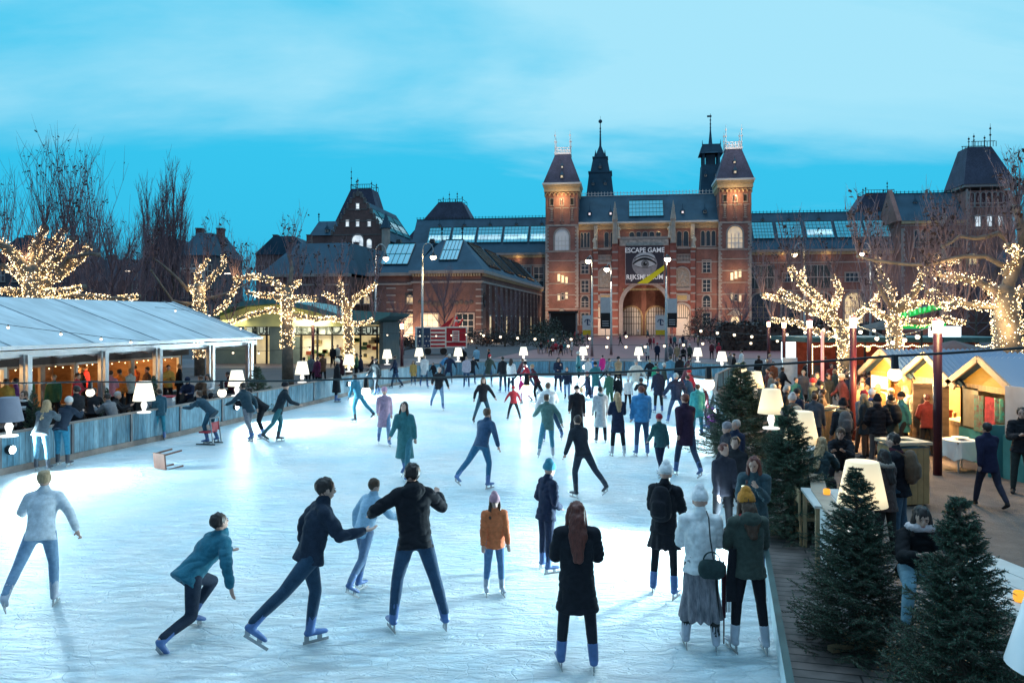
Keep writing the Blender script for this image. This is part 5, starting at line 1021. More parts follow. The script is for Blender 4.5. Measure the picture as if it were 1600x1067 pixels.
# ================= market stalls =================
m, nt, b = new_mat('corrugated'); b.inputs['Base Color'].default_value = (.10, .17, .26, 1); b.inputs['Metallic'].default_value = .35; b.inputs['Roughness'].default_value = .45; CORR = m
OAK = pmat('stall_wood', (.36, .25, .14), .7, .3, 2., stretch=(1, 5, 1)); YELW = pmat('stall_yellow', (.34, .21, .045), .7, .2, 2., stretch=(1, 1, 5))
GLOW = emat('stall_lamp_glow', (1, .83, .55), 6, 'NONE')
def stall(Yc, lab, w=2.7, d=3.4, e=180, kind=0):
    r = empty('market_stall', (12.3, Yc, 0), 0, lab, 'stall', 'wooden market stalls'); ev, ap = 2.05, 2.75; h = w / 2
    g = MB(); g.bb(0, .08, -h, -h + .12, 0, ev); g.bb(0, .08, h - .12, h, 0, ev); g.bb(0, d, h - .06, h, 0, ev); g.bb(0, d, -h, -h + .06, 0, ev); g.bb(d - .06, d, -h + .06, h - .06, 0, ev); g.bb(-.02, .1, -h + .12, h - .12, ev - .15, ev)
    g.build('wall', OAK, r); g = MB(); g.prism([(-h, ev), (h, ev), (0, ap)], .0, .06, 0, 'x'); g.build('gable', YELW, r)
    # corrugated roof
    g = MB(); nn_ = 26; x0, x1 = -.35, d + .2
    for sg in (-1, 1):
        V = []; 
        for i in range(nn_ * 2 + 1):
            x = x0 + (x1 - x0) * i / (nn_ * 2); o = .035 * (1 if i % 2 else -1); V.append((x, 0, ap + .06 + o)); V.append((x, sg * (h + .22), ev - .07 + o))
        g.add(V, [(2 * i, 2 * i + 1, 2 * i + 3, 2 * i + 2) for i in range(nn_ * 2)])
    rf = g.build('roof', CORR, r); g = MB()
    for sg in (-1, 1): g.bar((-.35, 0, ap + .02), (-.35, sg * (h + .22), ev - .11), .06, .16)
    g.build('bargeboard', pmat('bargeboard', (.28, .21, .15), .7, .2, 3.), rf)
    if kind < 2:
        g = MB(); g.bb(.05, .7, -h + .15, h - .9, .85, .95); g.bb(.1, .16, -h + .15, h - .9, 0, .85); g.build('counter', OAK, r)
        g = MB(); [g.bb(d - .4, d - .1, -h + .2, h - .2, z, z + .04) for z in (.5, .95, 1.4, 1.8)]; g.build('shelf', OAK, r)
        g = MB()
        for i in range(46): z = random.choice((.54, .99, 1.44, .95)); x = d - .35 if z != .95 else .15 + random.random() * .4; y = random.uniform(-h + .25, h - (.3 if z != .95 else 1.1)); s = random.uniform(.05, .12); g.bb(x, x + s, y, y + s, z, z + random.uniform(.08, .3), i % 4)
        g.build('goods', [MATS['goods_red'], MATS['goods_green'], MATS['goods_tan'], WHITEP], r, kind='stuff')
    g = MB(); g.ball((.5, .2, ev + .1), .12, 10, 8); o = g.build('lamp_globe', GLOW, r, True); lamp('POINT', (.8, 0, ev - .1), e * 1.8, (1, .60, .20), .12, o, 'stall_light')
    lamp('POINT', (-1.3, .3, ev + .1), e * 1.9, (1, .62, .24), .1, o, 'stall_front_light')
    return r
s1 = stall(24.9, 'farthest stall, with white price boards and a yellow gable', e=170); s2 = stall(22.3, 'brightly lit middle stall with its wooden door standing open', e=420, kind=1); s3 = stall(19.7, 'nearest stall, with a teal front and hanging textiles', e=70, kind=2)
g = MB()
for i in range(2):
    for j in range(2): g.bb(-.12, -.08, .05 + i * .6, .55 + i * .6, 1.0 + j * .5, 1.4 + j * .5)
g.build('price_board', emat('price_board_glow', (.9, .9, .85), .55, 'NONE'), s1); g = MB(); g.bb(-.07, -.02, -.02, 1.3, .85, 2.03); g.build('board_back', YELW, s1)
g = MB(); g.box((-.55, -.75, 1.0), (.06, .9, 1.95), rz=R(70)); g.bb(-.9, -.25, -.62, -.6, 1.2, 1.3); g.build('open_door', pmat('weathered_door', (.20, .13, .08), .7, .4, 2., stretch=(1, 1, 4)), s2)
TEAL = pmat('teal_panel', (.05, .22, .22), .7, .15, 2.)
g = MB(); g.bb(-.08, -.02, -1.3, 1.3, 0, .85); g.bb(-.9, -.05, -1.36, -1.3, 0, 1.25); g.build('teal_front', TEAL, s3)
for k, (y, c1, hh_) in enumerate(((.35, (.05, .22, .17), .95), (-.1, (.35, .05, .06), .95), (-.45, (.04, .3, .2), .6))):
    g = MB(); n = 6; V = []
    for i in range(n + 1): V += [(-.12 + .03 * math.sin(i * 2.1 + k), y - .2 + .4 * i / n, 1.95 - .15), (-.12 + .05 * math.sin(i * 2.1 + k), y - .2 + .4 * i / n, 1.8 - hh_)]
    g.add(V, [(2 * i, 2 * i + 1, 2 * i + 3, 2 * i + 2) for i in range(n)]); g.build('hanging_textile', pmat('textile_%d' % k, c1, .9, .7, 9., col2=(.25, .04, .05)), s3)
g = MB(); g.bb(-.02, .0, .55, 1.2, .9, 1.95); g.bb(.7, .75, -1.2, 1.2, .3, 2.0); g.build('display_panel', pmat('cream_panel', (.35, .29, .2), .8, .2), s3)
# tall pale door panel right of the nearest stall, and a display table
g = MB(); g.box((0, 0, 1.1), (.08, 1.3, 2.2)); g.bb(-.09, -.04, -.66, .66, 0, 1.05, 1); g.build('screen_panel', [pmat('mauve_panel', (.42, .38, .38), .7, .1), TEAL], None, loc=(11.9, 17.6, 0), rz=R(15), label='pale upright screen panel with teal foot beside the nearest stall', cat='screen panel')
r = empty('display_table', (11.2, 19.2, 0), R(10), 'small table with a white cloth in front of the nearest stall', 'table'); g = MB(); g.bb(-.35, .35, -.35, .35, .72, .76); g.build('tabletop', OAK, r)
g = MB(); n = 16; V = []
for i in range(n + 1):
    a = 2 * math.pi * i / n; x, y = .4 * math.copysign(abs(math.cos(a)) ** .4, math.cos(a)), .4 * math.copysign(abs(math.sin(a)) ** .4, math.sin(a)); V += [(x * .97, y * .97, .775), (x * (1 + .06 * (i % 2)), y * (1 + .06 * (i % 2)), .3 + .04 * (i % 3))]
g.add(V, [(2 * i, 2 * i + 1, 2 * i + 3, 2 * i + 2) for i in range(n)]); g.add([V[2 * i] for i in range(n)], [tuple(range(n))]); g.build('cloth', WHITEP, r)
for sx in (-1, 1):
    for sy in (-1, 1): g = MB(); g.tube([(.3 * sx, .3 * sy, 0), (.3 * sx, .3 * sy, .72)], .02, 6); g.build('leg', GREYM, r)
g = MB(); g.lathe([(0, .02), (.1, .02), (.2, .06), (.19, .06), (.09, .03), (0, .03)], 16); g.build('plate', [WHITEP], None, True, loc=(11.2, 19.2, .78), label='white plate on the small cloth covered table', cat='plate')
# wooden bins
def bin_(p, lab, w=.62, h=1.2):
    r = empty('litter_bin', p, R(10), lab, 'bin', 'wooden litter bins'); g = MB()
    for k in range(5):
        x = -w / 2 + w * (k + .5) / 5
        for sy in (-1, 1): g.bb(x - w / 10.6, x + w / 10.6, sy * w / 2 - .02, sy * w / 2 + .02, .05, h - .12); g.bb(sy * w / 2 - .02, sy * w / 2 + .02, x - w / 10.6, x + w / 10.6, .05, h - .12)
    g.build('slatted_box', pmat('bin_wood', (.42, .24, .10), .6, .2, 3.), r); g = MB(); g.box((0, 0, h - .14), (w * 1.03, w * 1.03, .1)); g.box((0, 0, h - .22), (w * 1.05, w * 1.05, .08)); g.build('liner_bag', pmat('bag_blue', (.04, .10, .12), .3, .4, 8.), r, True)
    g = MB(); a, c_ = w * .58, .16; g.bb(-a, -c_, -a, a, h - .06, h); g.bb(c_, a, -a, a, h - .06, h); g.bb(-c_, c_, -a, -c_, h - .06, h); g.bb(-c_, c_, c_, a, h - .06, h); g.build('lid', pmat('lid_wood', (.55, .42, .28), .6, .15, 3.), r)
q = gp(1425, 792); bin_((q.x, q.y + .35, 0), 'nearer wooden litter bin with a hole in its pale lid', .66, 1.3); q = gp(1305, 703); bin_((q.x - .2, q.y + .3, 0), 'farther wooden litter bin beside the fur hooded visitor', .6, 1.25)
# heart of the market: white lit sign, cafe, umbrella, neon
p = gp(1232, 600); g = MB(); q = at(1232, 548, 44)
r = empty('light_box_sign', (q.x, 44, 0), 0, 'small glaring white light box by the cafe', 'sign'); g = MB(); g.bb(-.38, .38, -.1, .1, q.z - .5, q.z + .5); g.build('panel', emat('light_box', (.8, .93, 1), 2.6), r); g = MB(); g.bb(-.08, .08, -.05, .05, 0, q.z - .7); g.build('pole', BLACKM, r)
q = at(1234, 592, 36); r = empty('notice_board', (q.x, 36, 0), 0, 'white notice board among the crowd below the light box', 'sign'); g = MB(); g.bb(-.35, .35, -.03, .03, .6, 2.0); g.build('panel', pmat('notice', (.6, .65, .7), .5), r); g = MB(); g.bb(-.3, -.26, -.02, .02, 0, .6); g.bb(.26, .3, -.02, .02, 0, .6); g.build('leg', BLACKM, r)
CF = empty('cafe', (0, 0, 0), 0, 'long cafe with a teal flat roof and red lit terrace under the right museum wing', 'cafe'); Yc = 50; mc = Yc / F; X0, X1 = (1245 - 800) * mc, (1430 - 800) * mc
g = MB(); g.bb(X0, X1 + 6, Yc - 1.5, Yc + 5, 2.35, 2.65); g.build('roof', pmat('teal_roof', (.05, .12, .12), .5), CF); g = MB(); g.bb(X0 + .5, X1 + 6, Yc + 3, Yc + 3.2, 0, 2.35); g.build('wall', pmat('cafe_wall', (.2, .07, .05), .8, .4), CF)
g = MB(); [g.bb(x, x + .12, Yc - 1.2, Yc - 1.08, 0, 2.35) for x in np.linspace(X0 + .3, X1 + 5, 8)]; g.build('post', BLACKM, CF); g = MB(); g.bb(X0, X1 + 5, Yc - 1.25, Yc - 1.15, 0, .9); g.build('terrace_screen', DK, CF)
g = MB()
for k in range(90): g.ball((X0 + .2 + k * (X1 - X0 + 4) / 90, Yc - 1.55, 2.2 - .12 * abs(math.sin(k * .5))), .045, 4, 3)
for k in range(16): g.ball((X0 + .4, Yc - 1.55, .4 + k * .12), .045, 4, 3)
g.build('light_garland', BULB, CF)
for x in (X0 + 2, X0 + 5.5, X0 + 9): lamp('POINT', (x, Yc + 1, 2.1), 60, (1, .35, .18), .2, CF, 'cafe_light')
g = MB(); [g.ball((X0 + 4.6 + k * 4.5, Yc, 1.9), .2, 8, 6) for k in range(3)]; g.build('lantern', emat('lantern_glow', (1, .5, .15), 3, 'NONE'), CF)
def umbrella(px, py, Y, rr_, col, lab, h):
    q = at(px, py, Y); r = empty('parasol', (q.x, Y, 0), 0, lab, 'parasol', 'market parasols'); g = MB(); g.lathe([(rr_, q.z - h), (rr_ * .5, q.z - h * .45), (.05, q.z)], 8); g.build('canopy', col, r); g = MB(); g.tube([(0, 0, 0), (0, 0, q.z)], .04, 8); g.build('pole', GREYM, r)
umbrella(1490, 532, 36, 2.0, REDM, 'dark red parasol above the stall roofs', .55); umbrella(1385, 500, 58, 2.6, DK, 'black parasol left of the green neon', .7)
q = at(1440, 489, 47); r = empty('neon_sign', (q.x, 47, 0), 0, 'slanted green neon sign above the market stalls', 'neon sign')
g = MB(); P = [(-1.9, q.z - .45), (1.75, q.z + .35), (1.75, q.z + .75), (-1.9, q.z - .05)]; g.prism(P, -.3, .3); g.build('panel', pmat('sign_dark', (.02, .06, .04), .5), r)
g = MB(); [g.bar((-1.2 + k * .3, -.33, q.z - .2 + k * .075), (-1.2 + k * .3, -.33, q.z + .05 + k * .075 + .06 * (k % 2)), .1) for k in range(9)]; g.build('lettering', emat('neon_pale', (.12, .8, .25), 1.0, 'NONE', base=(.05, .2, .08)), r)
g = MB(); g.add([(-1.5, -.31, q.z - .38), (1.6, -.31, q.z + .38), (1.6, -.31, q.z + .70), (-1.5, -.31, q.z - .02)], [(0, 1, 2, 3)]); g.build('glow_panel', emat('neon_green', (.002, .42, .05), 1.0, 'NONE', base=(.005, .06, .01)), r)
g = MB(); g.bb(-1.2, 1.3, -.35, -.1, q.z - .95, q.z - .6); g.build('light_strip', MATS['neon_green'], r); g = MB(); g.tube([(0, 0, 0), (0, 0, q.z - .5)], .06, 6); g.build('pole', BLACKM, r)
lamp('POINT', (0, -1.2, q.z), 12, (.1, 1, .3), .2, r, 'neon_light')
q = at(1476, 518, 45); r = empty('light_box_sign', (q.x, 45, 0), 0, 'white light box with curved shape under the green neon', 'sign'); g = MB(); g.bb(-.9, .9, -.1, .1, q.z - .3, q.z + .3); g.build('panel', MATS['light_box'], r); g = MB(); g.tube([(0, 0.2, 0), (0, 0.2, q.z)], .05, 6); g.build('pole', BLACKM, r)
# tables, benches
def table(p, lab, w=.8, l=1.4, h=.75, rz=0, top=WHITEP):
    r = empty('table', p, rz, lab, 'table', 'white topped tables'); g = MB()
    for k in range(4): g.bb(-w / 2 + w * k / 4 + .006, -w / 2 + w * (k + 1) / 4 - .006, -l / 2, l / 2, h - .04, h)
    g.build('tabletop', top, r)
    for sx in (-1, 1):
        for sy in (-1, 1): g = MB(); g.box((sx * (w / 2 - .06), sy * (l / 2 - .08), (h - .04) / 2), (.06, .06, h - .04)); g.build('leg', OAK, r)
    return r
TPALE = pmat('table_top', (.5, .5, .48), .5, .12, 2.)
table((5.05, 12.05 - .0, 0), 'pale table end between the long haired woman and the big lamp', .8, 1.3, .98, R(-12), TPALE)
table((5.25, 7.9, 0), 'long pale table with candle and glasses in the near right corner', 1.2, 2.2, .98, R(8), TPALE)
table((6.55, 17.0, 0), 'narrow white table beside the second big lamp', .6, 1.2, .98, 0, TPALE)
for q, lab in (((5.02, 7.6, .98), 'orange candle jar on the near table'), ((5.0, 12.2, .98), 'yellow candle jar half hidden by the biggest lamp'), ((-14.2, 22.1 - 2.2, .8), 'yellow candle jar on the dark table by the left fence')):
    r = empty('candle_jar', q, 0, lab, 'candle', 'candles in jars'); g = MB(); g.lathe([(0, .0), (.045, 0), (.055, .03), (.055, .085), (.045, .1)], 14); g.build('jar', emat('candle_glow', (1, .42, .03), .9, 'NONE', base=(.6, .3, .05)), r, True); g = MB(); g.lathe([(.0, .02), (.04, .02), (.04, .05), (0, .05)], 10); g.build('wax', WHITEP, r)
for k, (x, y) in enumerate(((4.62, 8.35), (4.8, 8.2))): g = MB(); g.lathe([(0, 0), (.03, 0), (.035, .12), (.033, .12), (.028, .01), (0, .01)], 12); g.build('drinking_glass', pmat('clear_glass', (.8, .85, .9), .05, 0, trans=.9), None, True, loc=(x, y, .982), label=['empty glass left on the near table', 'second empty glass nearer the candle on the near table'][k], cat='glass')
def chair(p, lab, rz=0, tip=None, mat=None):
    r = empty('chair', p, rz, lab, 'chair'); mat = mat or OAK
    g = MB(); g.box((0, 0, .45), (.42, .42, .035)); g.build('seat', mat, r); g = MB(); g.box((0, -.2, .82), (.42, .025, .22)); g.bar((-.19, -.2, .45), (-.19, -.2, .93), .035); g.bar((.19, -.2, .45), (.19, -.2, .93), .035); g.build('backrest', mat, r)
    for sx in (-1, 1):
        for sy in (-1, 1): g = MB(); g.bar((sx * .18, sy * .18, 0), (sx * .18, sy * .18, .44), .035); g.build('leg', mat, r)
    return r
cw = pmat('chair_wood', (.16, .07, .05), .5, .3, 3.)
q = gp(256, 718, .2); c = chair((q.x, q.y, .3), 'brown wooden chair lying tipped over on the ice', 0, mat=cw); c.rotation_euler = (R(96), 0, R(-32)); c.location = (q.x + .35, q.y, .26); c.scale = (1.1,) * 3
chair((4.75, 11.0, 0), 'wooden chair back beside the pale table end', R(60)); chair((5.0, 12.9, 0), 'wooden chair under the long haired woman', R(-100))
for k, (x, y) in enumerate(((-13.6, 21.4), (-12.6, 25.2), (-11.0, 30.4))): table((x - .7, y, 0), ['dark table by the left fence below the television', 'dark table by the left fence under the seated grey haired visitor', 'dark table at the far end of the left terrace'][k], .8, 1.4, .8, -TPV, DK)
q = MB(); q.box((0, 0, .2), (.9, .4, .35)); q.box((0, 0, .39), (.94, .44, .04), 1); q.build('cool_box', [pmat('coolbox', (.6, .62, .66), .4), rr], None, loc=(-11.75, 25.6, .82), rz=R(10), label='white and red cool box on the table by the left fence', cat='box')
# ================= trees =================
rng = np.random.default_rng(5)
def fast_mesh(name, V, Fc, mats, mi=None, smooth=False):
    me = bpy.data.meshes.new(name); V = np.asarray(V, np.float32).reshape(-1, 3); n = len(V); k = Fc.shape[1]; m = len(Fc)
    me.vertices.add(n); me.vertices.foreach_set('co', V.ravel()); me.loops.add(m * k); me.loops.foreach_set('vertex_index', Fc.astype(np.int32).ravel()); me.polygons.add(m); me.polygons.foreach_set('loop_start', np.arange(0, m * k, k, dtype=np.int32))
    try: me.polygons.foreach_set('loop_total', np.full(m, k, np.int32))
    except Exception: pass
    for a in mats: me.materials.append(a)
    if mi is not None: me.polygons.foreach_set('material_index', np.asarray(mi, np.int32))
    me.update(calc_edges=True); return me
def mobj(name, me, parent=None, **kw):
    o = bpy.data.objects.new(name, me); COL.objects.link(o); o.parent = parent; return tag(o, **kw)
def leafmat(name, c, var=.5, sc=6, rough=.6):
    if name in MATS: return MATS[name]
    m, nt, b = new_mat(name); gi = N(nt, 'ShaderNodeNewGeometry'); r = ramp(nt, [(0, tuple(k * (1 - var) for k in c)), (1, tuple(k * (1 + var) for k in c))], gi.outputs['Random Per Island']); L(nt, r.outputs[0], b.inputs['Base Color']); b.inputs['Roughness'].default_value = rough; MATS[name] = m; return m
NEED = leafmat('needles', (.036, .088, .052), .75); BARK = pmat('bark', (.11, .085, .065), .9, .4, 6., bump=.6); BARKP = pmat('plane_bark', (.20, .17, .14), .85, .4, 3., bump=.4); TWIG = pmat('twig', (.20, .14, .16), .9, .3, 3.)
def spruce_meshes(H, Rb, nb, ntw, nn, nl=.022, nw=.0055, seed=1, bare_top=.12):
    r = np.random.default_rng(seed); NV = []; BV = MB()
    BV.tube([(0, 0, 0), (0, 0, H * .5), (0, 0, H * .98)], [.045 * H / 2, .025 * H / 2, .006], 7)
    for i in range(nb):
        t = .06 + .93 * (i / nb) ** .92; az = i * 2.399 + r.normal() * .2; z0 = H * t; Lb = (Rb * (1 - t) ** (1.0 if t > .3 else .85) * r.uniform(.7, 1.15) + .03)
        if t > .72 and r.random() < .45: continue
        up = -.15 + .75 * t ** 1.5; d = np.array([math.cos(az), math.sin(az), 0]); pts = []
        for k in range(6): s = k / 5; pts.append(np.array([0, 0, z0]) + d * Lb * s + np.array([0, 0, Lb * (up * s - .22 * math.sin(math.pi * s) * (1 - t) + .14 * s * s)]))
        BV.tube([tuple(p) for p in pts], [.009, .008, .006, .005, .003, .002], 3, cap=False)
        pts = np.array(pts); segs = []
        segs.append((pts[2], pts[5], nn * 2))
        for j in range(ntw):
            s = .18 + .8 * (j + r.random()) / ntw; q = pts[int(s * 5)] + (pts[min(5, int(s * 5) + 1)] - pts[int(s * 5)]) * (s * 5 % 1); side = np.array([-d[1], d[0], 0]) * (1 if j % 2 else -1)
            tl = (.05 + .36 * Lb * (1 - s * .75)) * r.uniform(.6, 1.1); dv = d * .65 + side * .8 + np.array([0, 0, r.uniform(-.2, .28)]); dv /= np.linalg.norm(dv); segs.append((q, q + dv * tl, nn))
        for a, b_, n in segs:
            l = np.linalg.norm(b_ - a); n = max(6, int(n * min(1.5, l / .15))); ax = (b_ - a) / max(l, 1e-6); s = r.random((n, 1)); base = a + (b_ - a) * s; rd = r.normal(size=(n, 3)); rd -= (rd @ ax)[:, None] * ax; rd /= np.linalg.norm(rd, axis=1)[:, None] + 1e-9
            dr = rd * .75 + ax * .75; dr /= np.linalg.norm(dr, axis=1)[:, None]; w = np.cross(dr, r.normal(size=(n, 3))); w /= np.linalg.norm(w, axis=1)[:, None] + 1e-9; ln = nl * r.uniform(.7, 1.3, (n, 1))
            NV.append(np.stack([base - w * nw / 2, base + w * nw / 2, base + dr * ln], 1).reshape(-1, 3))
            BV.bar(tuple(a), tuple(b_), .004)
    V = np.concatenate(NV); return fast_mesh('crown', V, np.arange(len(V)).reshape(-1, 3), [NEED]), BV.mesh('trunk')
SPR = [spruce_meshes(2.06, .80, 270, 17, 32, .027, .0075, seed=3), spruce_meshes(2.3, .88, 260, 16, 28, .032, .009, seed=8), spruce_meshes(2.1, .86, 270, 17, 32, .028, .0075, seed=21), spruce_meshes(2.0, .8, 110, 10, 22, .045, .014, seed=5)]
def spruce(px, py, Y, k, label, sc=1., rz=0, wid=1.):
    x = (px - 800) / F * Y; r = empty('spruce', (x, Y, .02), rz, label, 'spruce', 'cut spruce trees round the rink'); r.scale = (sc * wid, sc * wid, sc); mobj('crown', SPR[k][0], r); t = mobj('trunk', SPR[k][1], r)
    if not SPR[k][1].materials: SPR[k][1].materials.append(BARK)
    if k < 3 and Y < 16:
        g = MB(); g.box((0, 0, .04), (.7, .09, .06)); g.box((0, 0, .09), (.09, .7, .05)); g.build('cross_stand', OAK, r)
    return r
spruce(1338, 1020, 8.75, 0, 'spruce in front of the biggest lit lamp, dark dense crown with twiggy top', 1.0, .3, 1.02)
spruce(1500, 1100, 6.9, 2, 'nearest spruce, at the bottom right in front of the seated woman', 1.02, 1.2, .95)
spruce(1232, 835, 13.5, 1, 'twiggy spruce whose top crosses the second big lamp', .97, 2.2, 1.25)
spruce(1157, 712, 21.2, 1, 'tallest looking spruce, left of the crowd by the rink boards', 1.12, .7, 1.5)
spruce(1372, 610, 34, 3, 'dark spruce behind the price board stall', 1.1, .4, .9); spruce(402, 600, 30.5, 3, 'wide dark spruce at the far end of the white roofed pavilion', .95, 1.4, 1.25)
spruce(240, 620, 25.5, 3, 'small spruce against the pavilion window', .95, .5, .6); spruce(52, 640, 20.2, 3, 'small spruce under the television', .95, 2.5, .6); spruce(167, 620, 23.2, 3, 'slim spruce between two pavilion windows', .85, 3.5, .5); spruce(1386, 560, 48, 3, 'spruce top behind the gable of the farthest stall', 1.0, .3)
q = gp(1150, 575); spruce(1150, 0, 44, 3, 'little spruce at the far right corner of the rink', .6, 1)
g = MB(); g.ball((0, 0, 0), .022, 10, 8); sp_ = bpy.data.objects['spruce']
for k, (lx, ly, lz, col, lab) in enumerate(((.03, -.05, 1.72, (.01, .02, .5), 'small blue bauble on the spruce before the biggest lamp'), )):
    g.build('bauble', pmat('bauble_blue', col, .15), None, True, loc=(sp_.location.x + lx, sp_.location.y + ly, lz), label=lab, cat='bauble')
# ---- bare trees ----
def shoots(T, p, n, h, spread, seed, r0=.022, lean=(0, 0), kids=3, sides=3, leaves=None):
    r = random.Random(seed)
    for i in range(n):
        a = r.uniform(0, 6.283); s = spread * math.sqrt(r.random()); d = Vector((math.cos(a) * s + lean[0], math.sin(a) * s + lean[1], 1)).normalized(); l = h * r.uniform(.6, 1.05); q = Vector(p); P = [q.copy()]
        for k in range(5): d = (d + Vector((r.uniform(-.12, .12), r.uniform(-.12, .12), .14))).normalized(); q = q + d * l / 5; P.append(q.copy())
        T.tube(P, [r0, r0 * .8, r0 * .65, r0 * .5, r0 * .35, r0 * .2], sides, cap=False)
        for c in range(kids):
            k = r.randint(1, 4); b = P[k]; e = Vector((r.uniform(-.7, .7), r.uniform(-.7, .7), .9)).normalized(); ll = l * r.uniform(.18, .4); m_ = b + e * ll * .5 + Vector((0, 0, ll * .05)); T.tube([b, m_, m_ + (e + Vector((0, 0, .5))).normalized() * ll * .5], [r0 * .5, r0 * .35, r0 * .15], 3, cap=False)
            if leaves is not None and r.random() < .8:
                for z in range(3): leaves.append(m_ + Vector((r.uniform(-.08, .08), r.uniform(-.08, .08), r.uniform(-.15, .1))))
FAIRY = emat('fairy_bulb', (1, .60, .22), 3.2, 'NONE'); FAIRY2 = emat('fairy_bulb_bright', (1, .80, .48), 5, 'NONE')
OCT = np.array([(1, 0, 0), (-1, 0, 0), (0, 1, 0), (0, -1, 0), (0, 0, 1), (0, 0, -1)], np.float32); OF = np.array([(0, 2, 4), (2, 1, 4), (1, 3, 4), (3, 0, 4), (2, 0, 5), (1, 2, 5), (3, 1, 5), (0, 3, 5)])
def plane_tree(base, Y, trunk, limbs, label, shoot_h, shoot_n, lit_label, trunk_lit=True, dens=30, seed=1, depth=.8, spread=.45, leaf=True, e=26, br=.026):
    r = random.Random(seed); m = Y / F; root = empty('plane_tree', at(base[0], base[1], Y), 0, label, 'tree', 'pollarded plane trees'); o = root.location.copy(); o.z = 0; root.location = o
    C = lambda px, py, dy=0: at(px, py, Y) + Vector((0, dy, 0)) - o
    T = MB(); P = [C(*t[:2]) for t in trunk]; P[0].z = 0; T.tube(P, [t[2] * m for t in trunk], 12, cap=True)
    for c in P[1:]: T.ball(c, [trunk[-1][2] * m * 1.02] * 3, 10, 7)
    T.build('trunk', BARKP, root, True); B = MB(); S_ = MB(); lv = []; wires = []; bulbs = []
    def stringon(pts, rs, dn):
        for (a, b), (ra, rb) in zip(zip(pts, pts[1:]), zip(rs, rs[1:])):
            l = (b - a).length; n = int(1.25 * dn * l * (1 + 2.5 * ra)); d = (b - a).normalized(); u = d.orthogonal().normalized(); w = d.cross(u)
            for i in range(n):
                t = r.random(); an = r.uniform(0, 6.283); rr = (ra + (rb - ra) * t) + .03 + r.random() * .09
                if mnoise.noise(a.lerp(b, t) * 2.1) < -.2 and r.random() < .5: continue
                p = a.lerp(b, t) + (u * math.cos(an) + w * math.sin(an)) * rr; bulbs.append(p)
    for li, (pl, r0, lit, ns) in enumerate(limbs):
        dy = r.uniform(-depth, depth); n = len(pl); P = []
        for i, (a, b) in enumerate(pl): P.append(C(a, b, dy * i / max(1, n - 1) * 1.6))
        # smooth by midpoint insertion with wobble
        Q = [P[0]]
        for a, b in zip(P, P[1:]): Q += [a.lerp(b, .5) + Vector((r.uniform(-.06, .06), r.uniform(-.06, .06), r.uniform(-.05, .05))), b]
        rs = [r0 * m * (1 - .55 * i / (len(Q) - 1)) for i in range(len(Q))]; B.tube(Q, rs, 7)
        for c, rr in zip(Q[1:-1], rs[1:-1]): B.ball(c, rr * 1.01, 6, 5)
        B.ball(Q[-1], rs[-1] * 1.7, 7, 5)
        if lit: stringon(Q, rs, dens)
        shoots(S_, Q[-1], int(ns * 1.5), shoot_h * 1.1, spread, seed * 31 + li, .022 * (Y / 40) ** .5, leaves=lv if leaf else None)
        for k in range(1, len(Q) - 1): shoots(S_, Q[k], max(2, ns // 2), shoot_h * .8, spread * 1.2, seed * 57 + li * 7 + k, .018 * (Y / 40) ** .5, kids=3)
    B.build('limb', BARKP, root, True); S_.build('shoots', TWIG, root)
    if leaf and lv:
        A = np.array([tuple(v) for v in lv]); nV = len(A); d1 = rng.normal(size=(nV, 3)) * .055; d2 = rng.normal(size=(nV, 3)) * .055; V = np.stack([A, A + d1, A + d1 + d2, A + d2], 1).reshape(-1, 3); mobj('dry_leaves', fast_mesh('dry_leaves', V, np.arange(len(V)).reshape(-1, 4), [pmat('dry_leaf', (.05, .03, .03), .8)]), root)
    if trunk_lit:
        P = [C(*t[:2]) for t in trunk[-(trunk_lit + 1):]]; stringon(P, [t[2] * m for t in trunk[-(trunk_lit + 1):]], dens * 1.3)
    if bulbs:
        A = np.array([tuple(v) for v in bulbs], np.float32); sz = (br * (.6 + .9 * rng.random(len(A)) ** 1.6)).astype(np.float32); V = (A[:, None, :] + OCT[None] * sz[:, None, None]).reshape(-1, 3); Fc = (OF[None] + (np.arange(len(A)) * 6)[:, None, None]).reshape(-1, 3)
        lr = empty('fairy_lights', o, 0, lit_label, 'fairy lights', 'fairy lights wound round the plane trees'); mo = mobj('bulbs', fast_mesh('bulbs', V, Fc, [FAIRY, FAIRY2], np.repeat(rng.random(len(A)) < .35, 8).astype(int)), lr, kind='stuff')
        W = MB(); step = max(1, len(bulbs) // 160)
        for k in range(0, len(bulbs) - step, step):
            a, b = Vector(bulbs[k]), Vector(bulbs[k + 1]); 
            if (a - b).length < .9: W.bar(a, b, .008)
        W.build('wire', BLACKM, lr, kind='stuff')
        idx = [int((k + .5) * len(bulbs) / 4) for k in range(4)]
        for i in idx: q = Vector(bulbs[i]) + Vector((0, -.35, .1)); lamp('POINT', q, e, (1, .66, .30), .25, lr, 'string_glow')
    return root
plane_tree((55, 560), 45, [(55, 560, 15), (54, 470, 15), (55, 425, 14)], [([(52, 440), (28, 395), (0, 372), (-25, 362)], 9, 1, 10), ([(55, 425), (50, 385), (60, 355)], 9, 1, 12), ([(58, 420), (72, 385), (90, 356)], 8, 1, 12), ([(60, 432), (88, 408), (120, 376)], 7, 1, 12), ([(58, 450), (95, 428), (125, 405), (140, 384)], 7, 1, 10),
    ([(50, 452), (20, 425), (-10, 415)], 8, 1, 8), ([(62, 455), (110, 462), (150, 466), (192, 462)], 6, 1, 7), ([(45, 458), (15, 455), (-20, 452)], 6, 1, 5), ([(88, 425), (115, 403), (145, 400), (172, 401)], 5, 0, 6), ([(60, 460), (100, 458), (150, 450)], 6, 1, 5)], 'big pollarded plane tree at far left wrapped in fairy lights', 5.4, 12, 'dense warm fairy lights on the far left plane tree', 2, 46, 1, 1.2, .42, e=40)
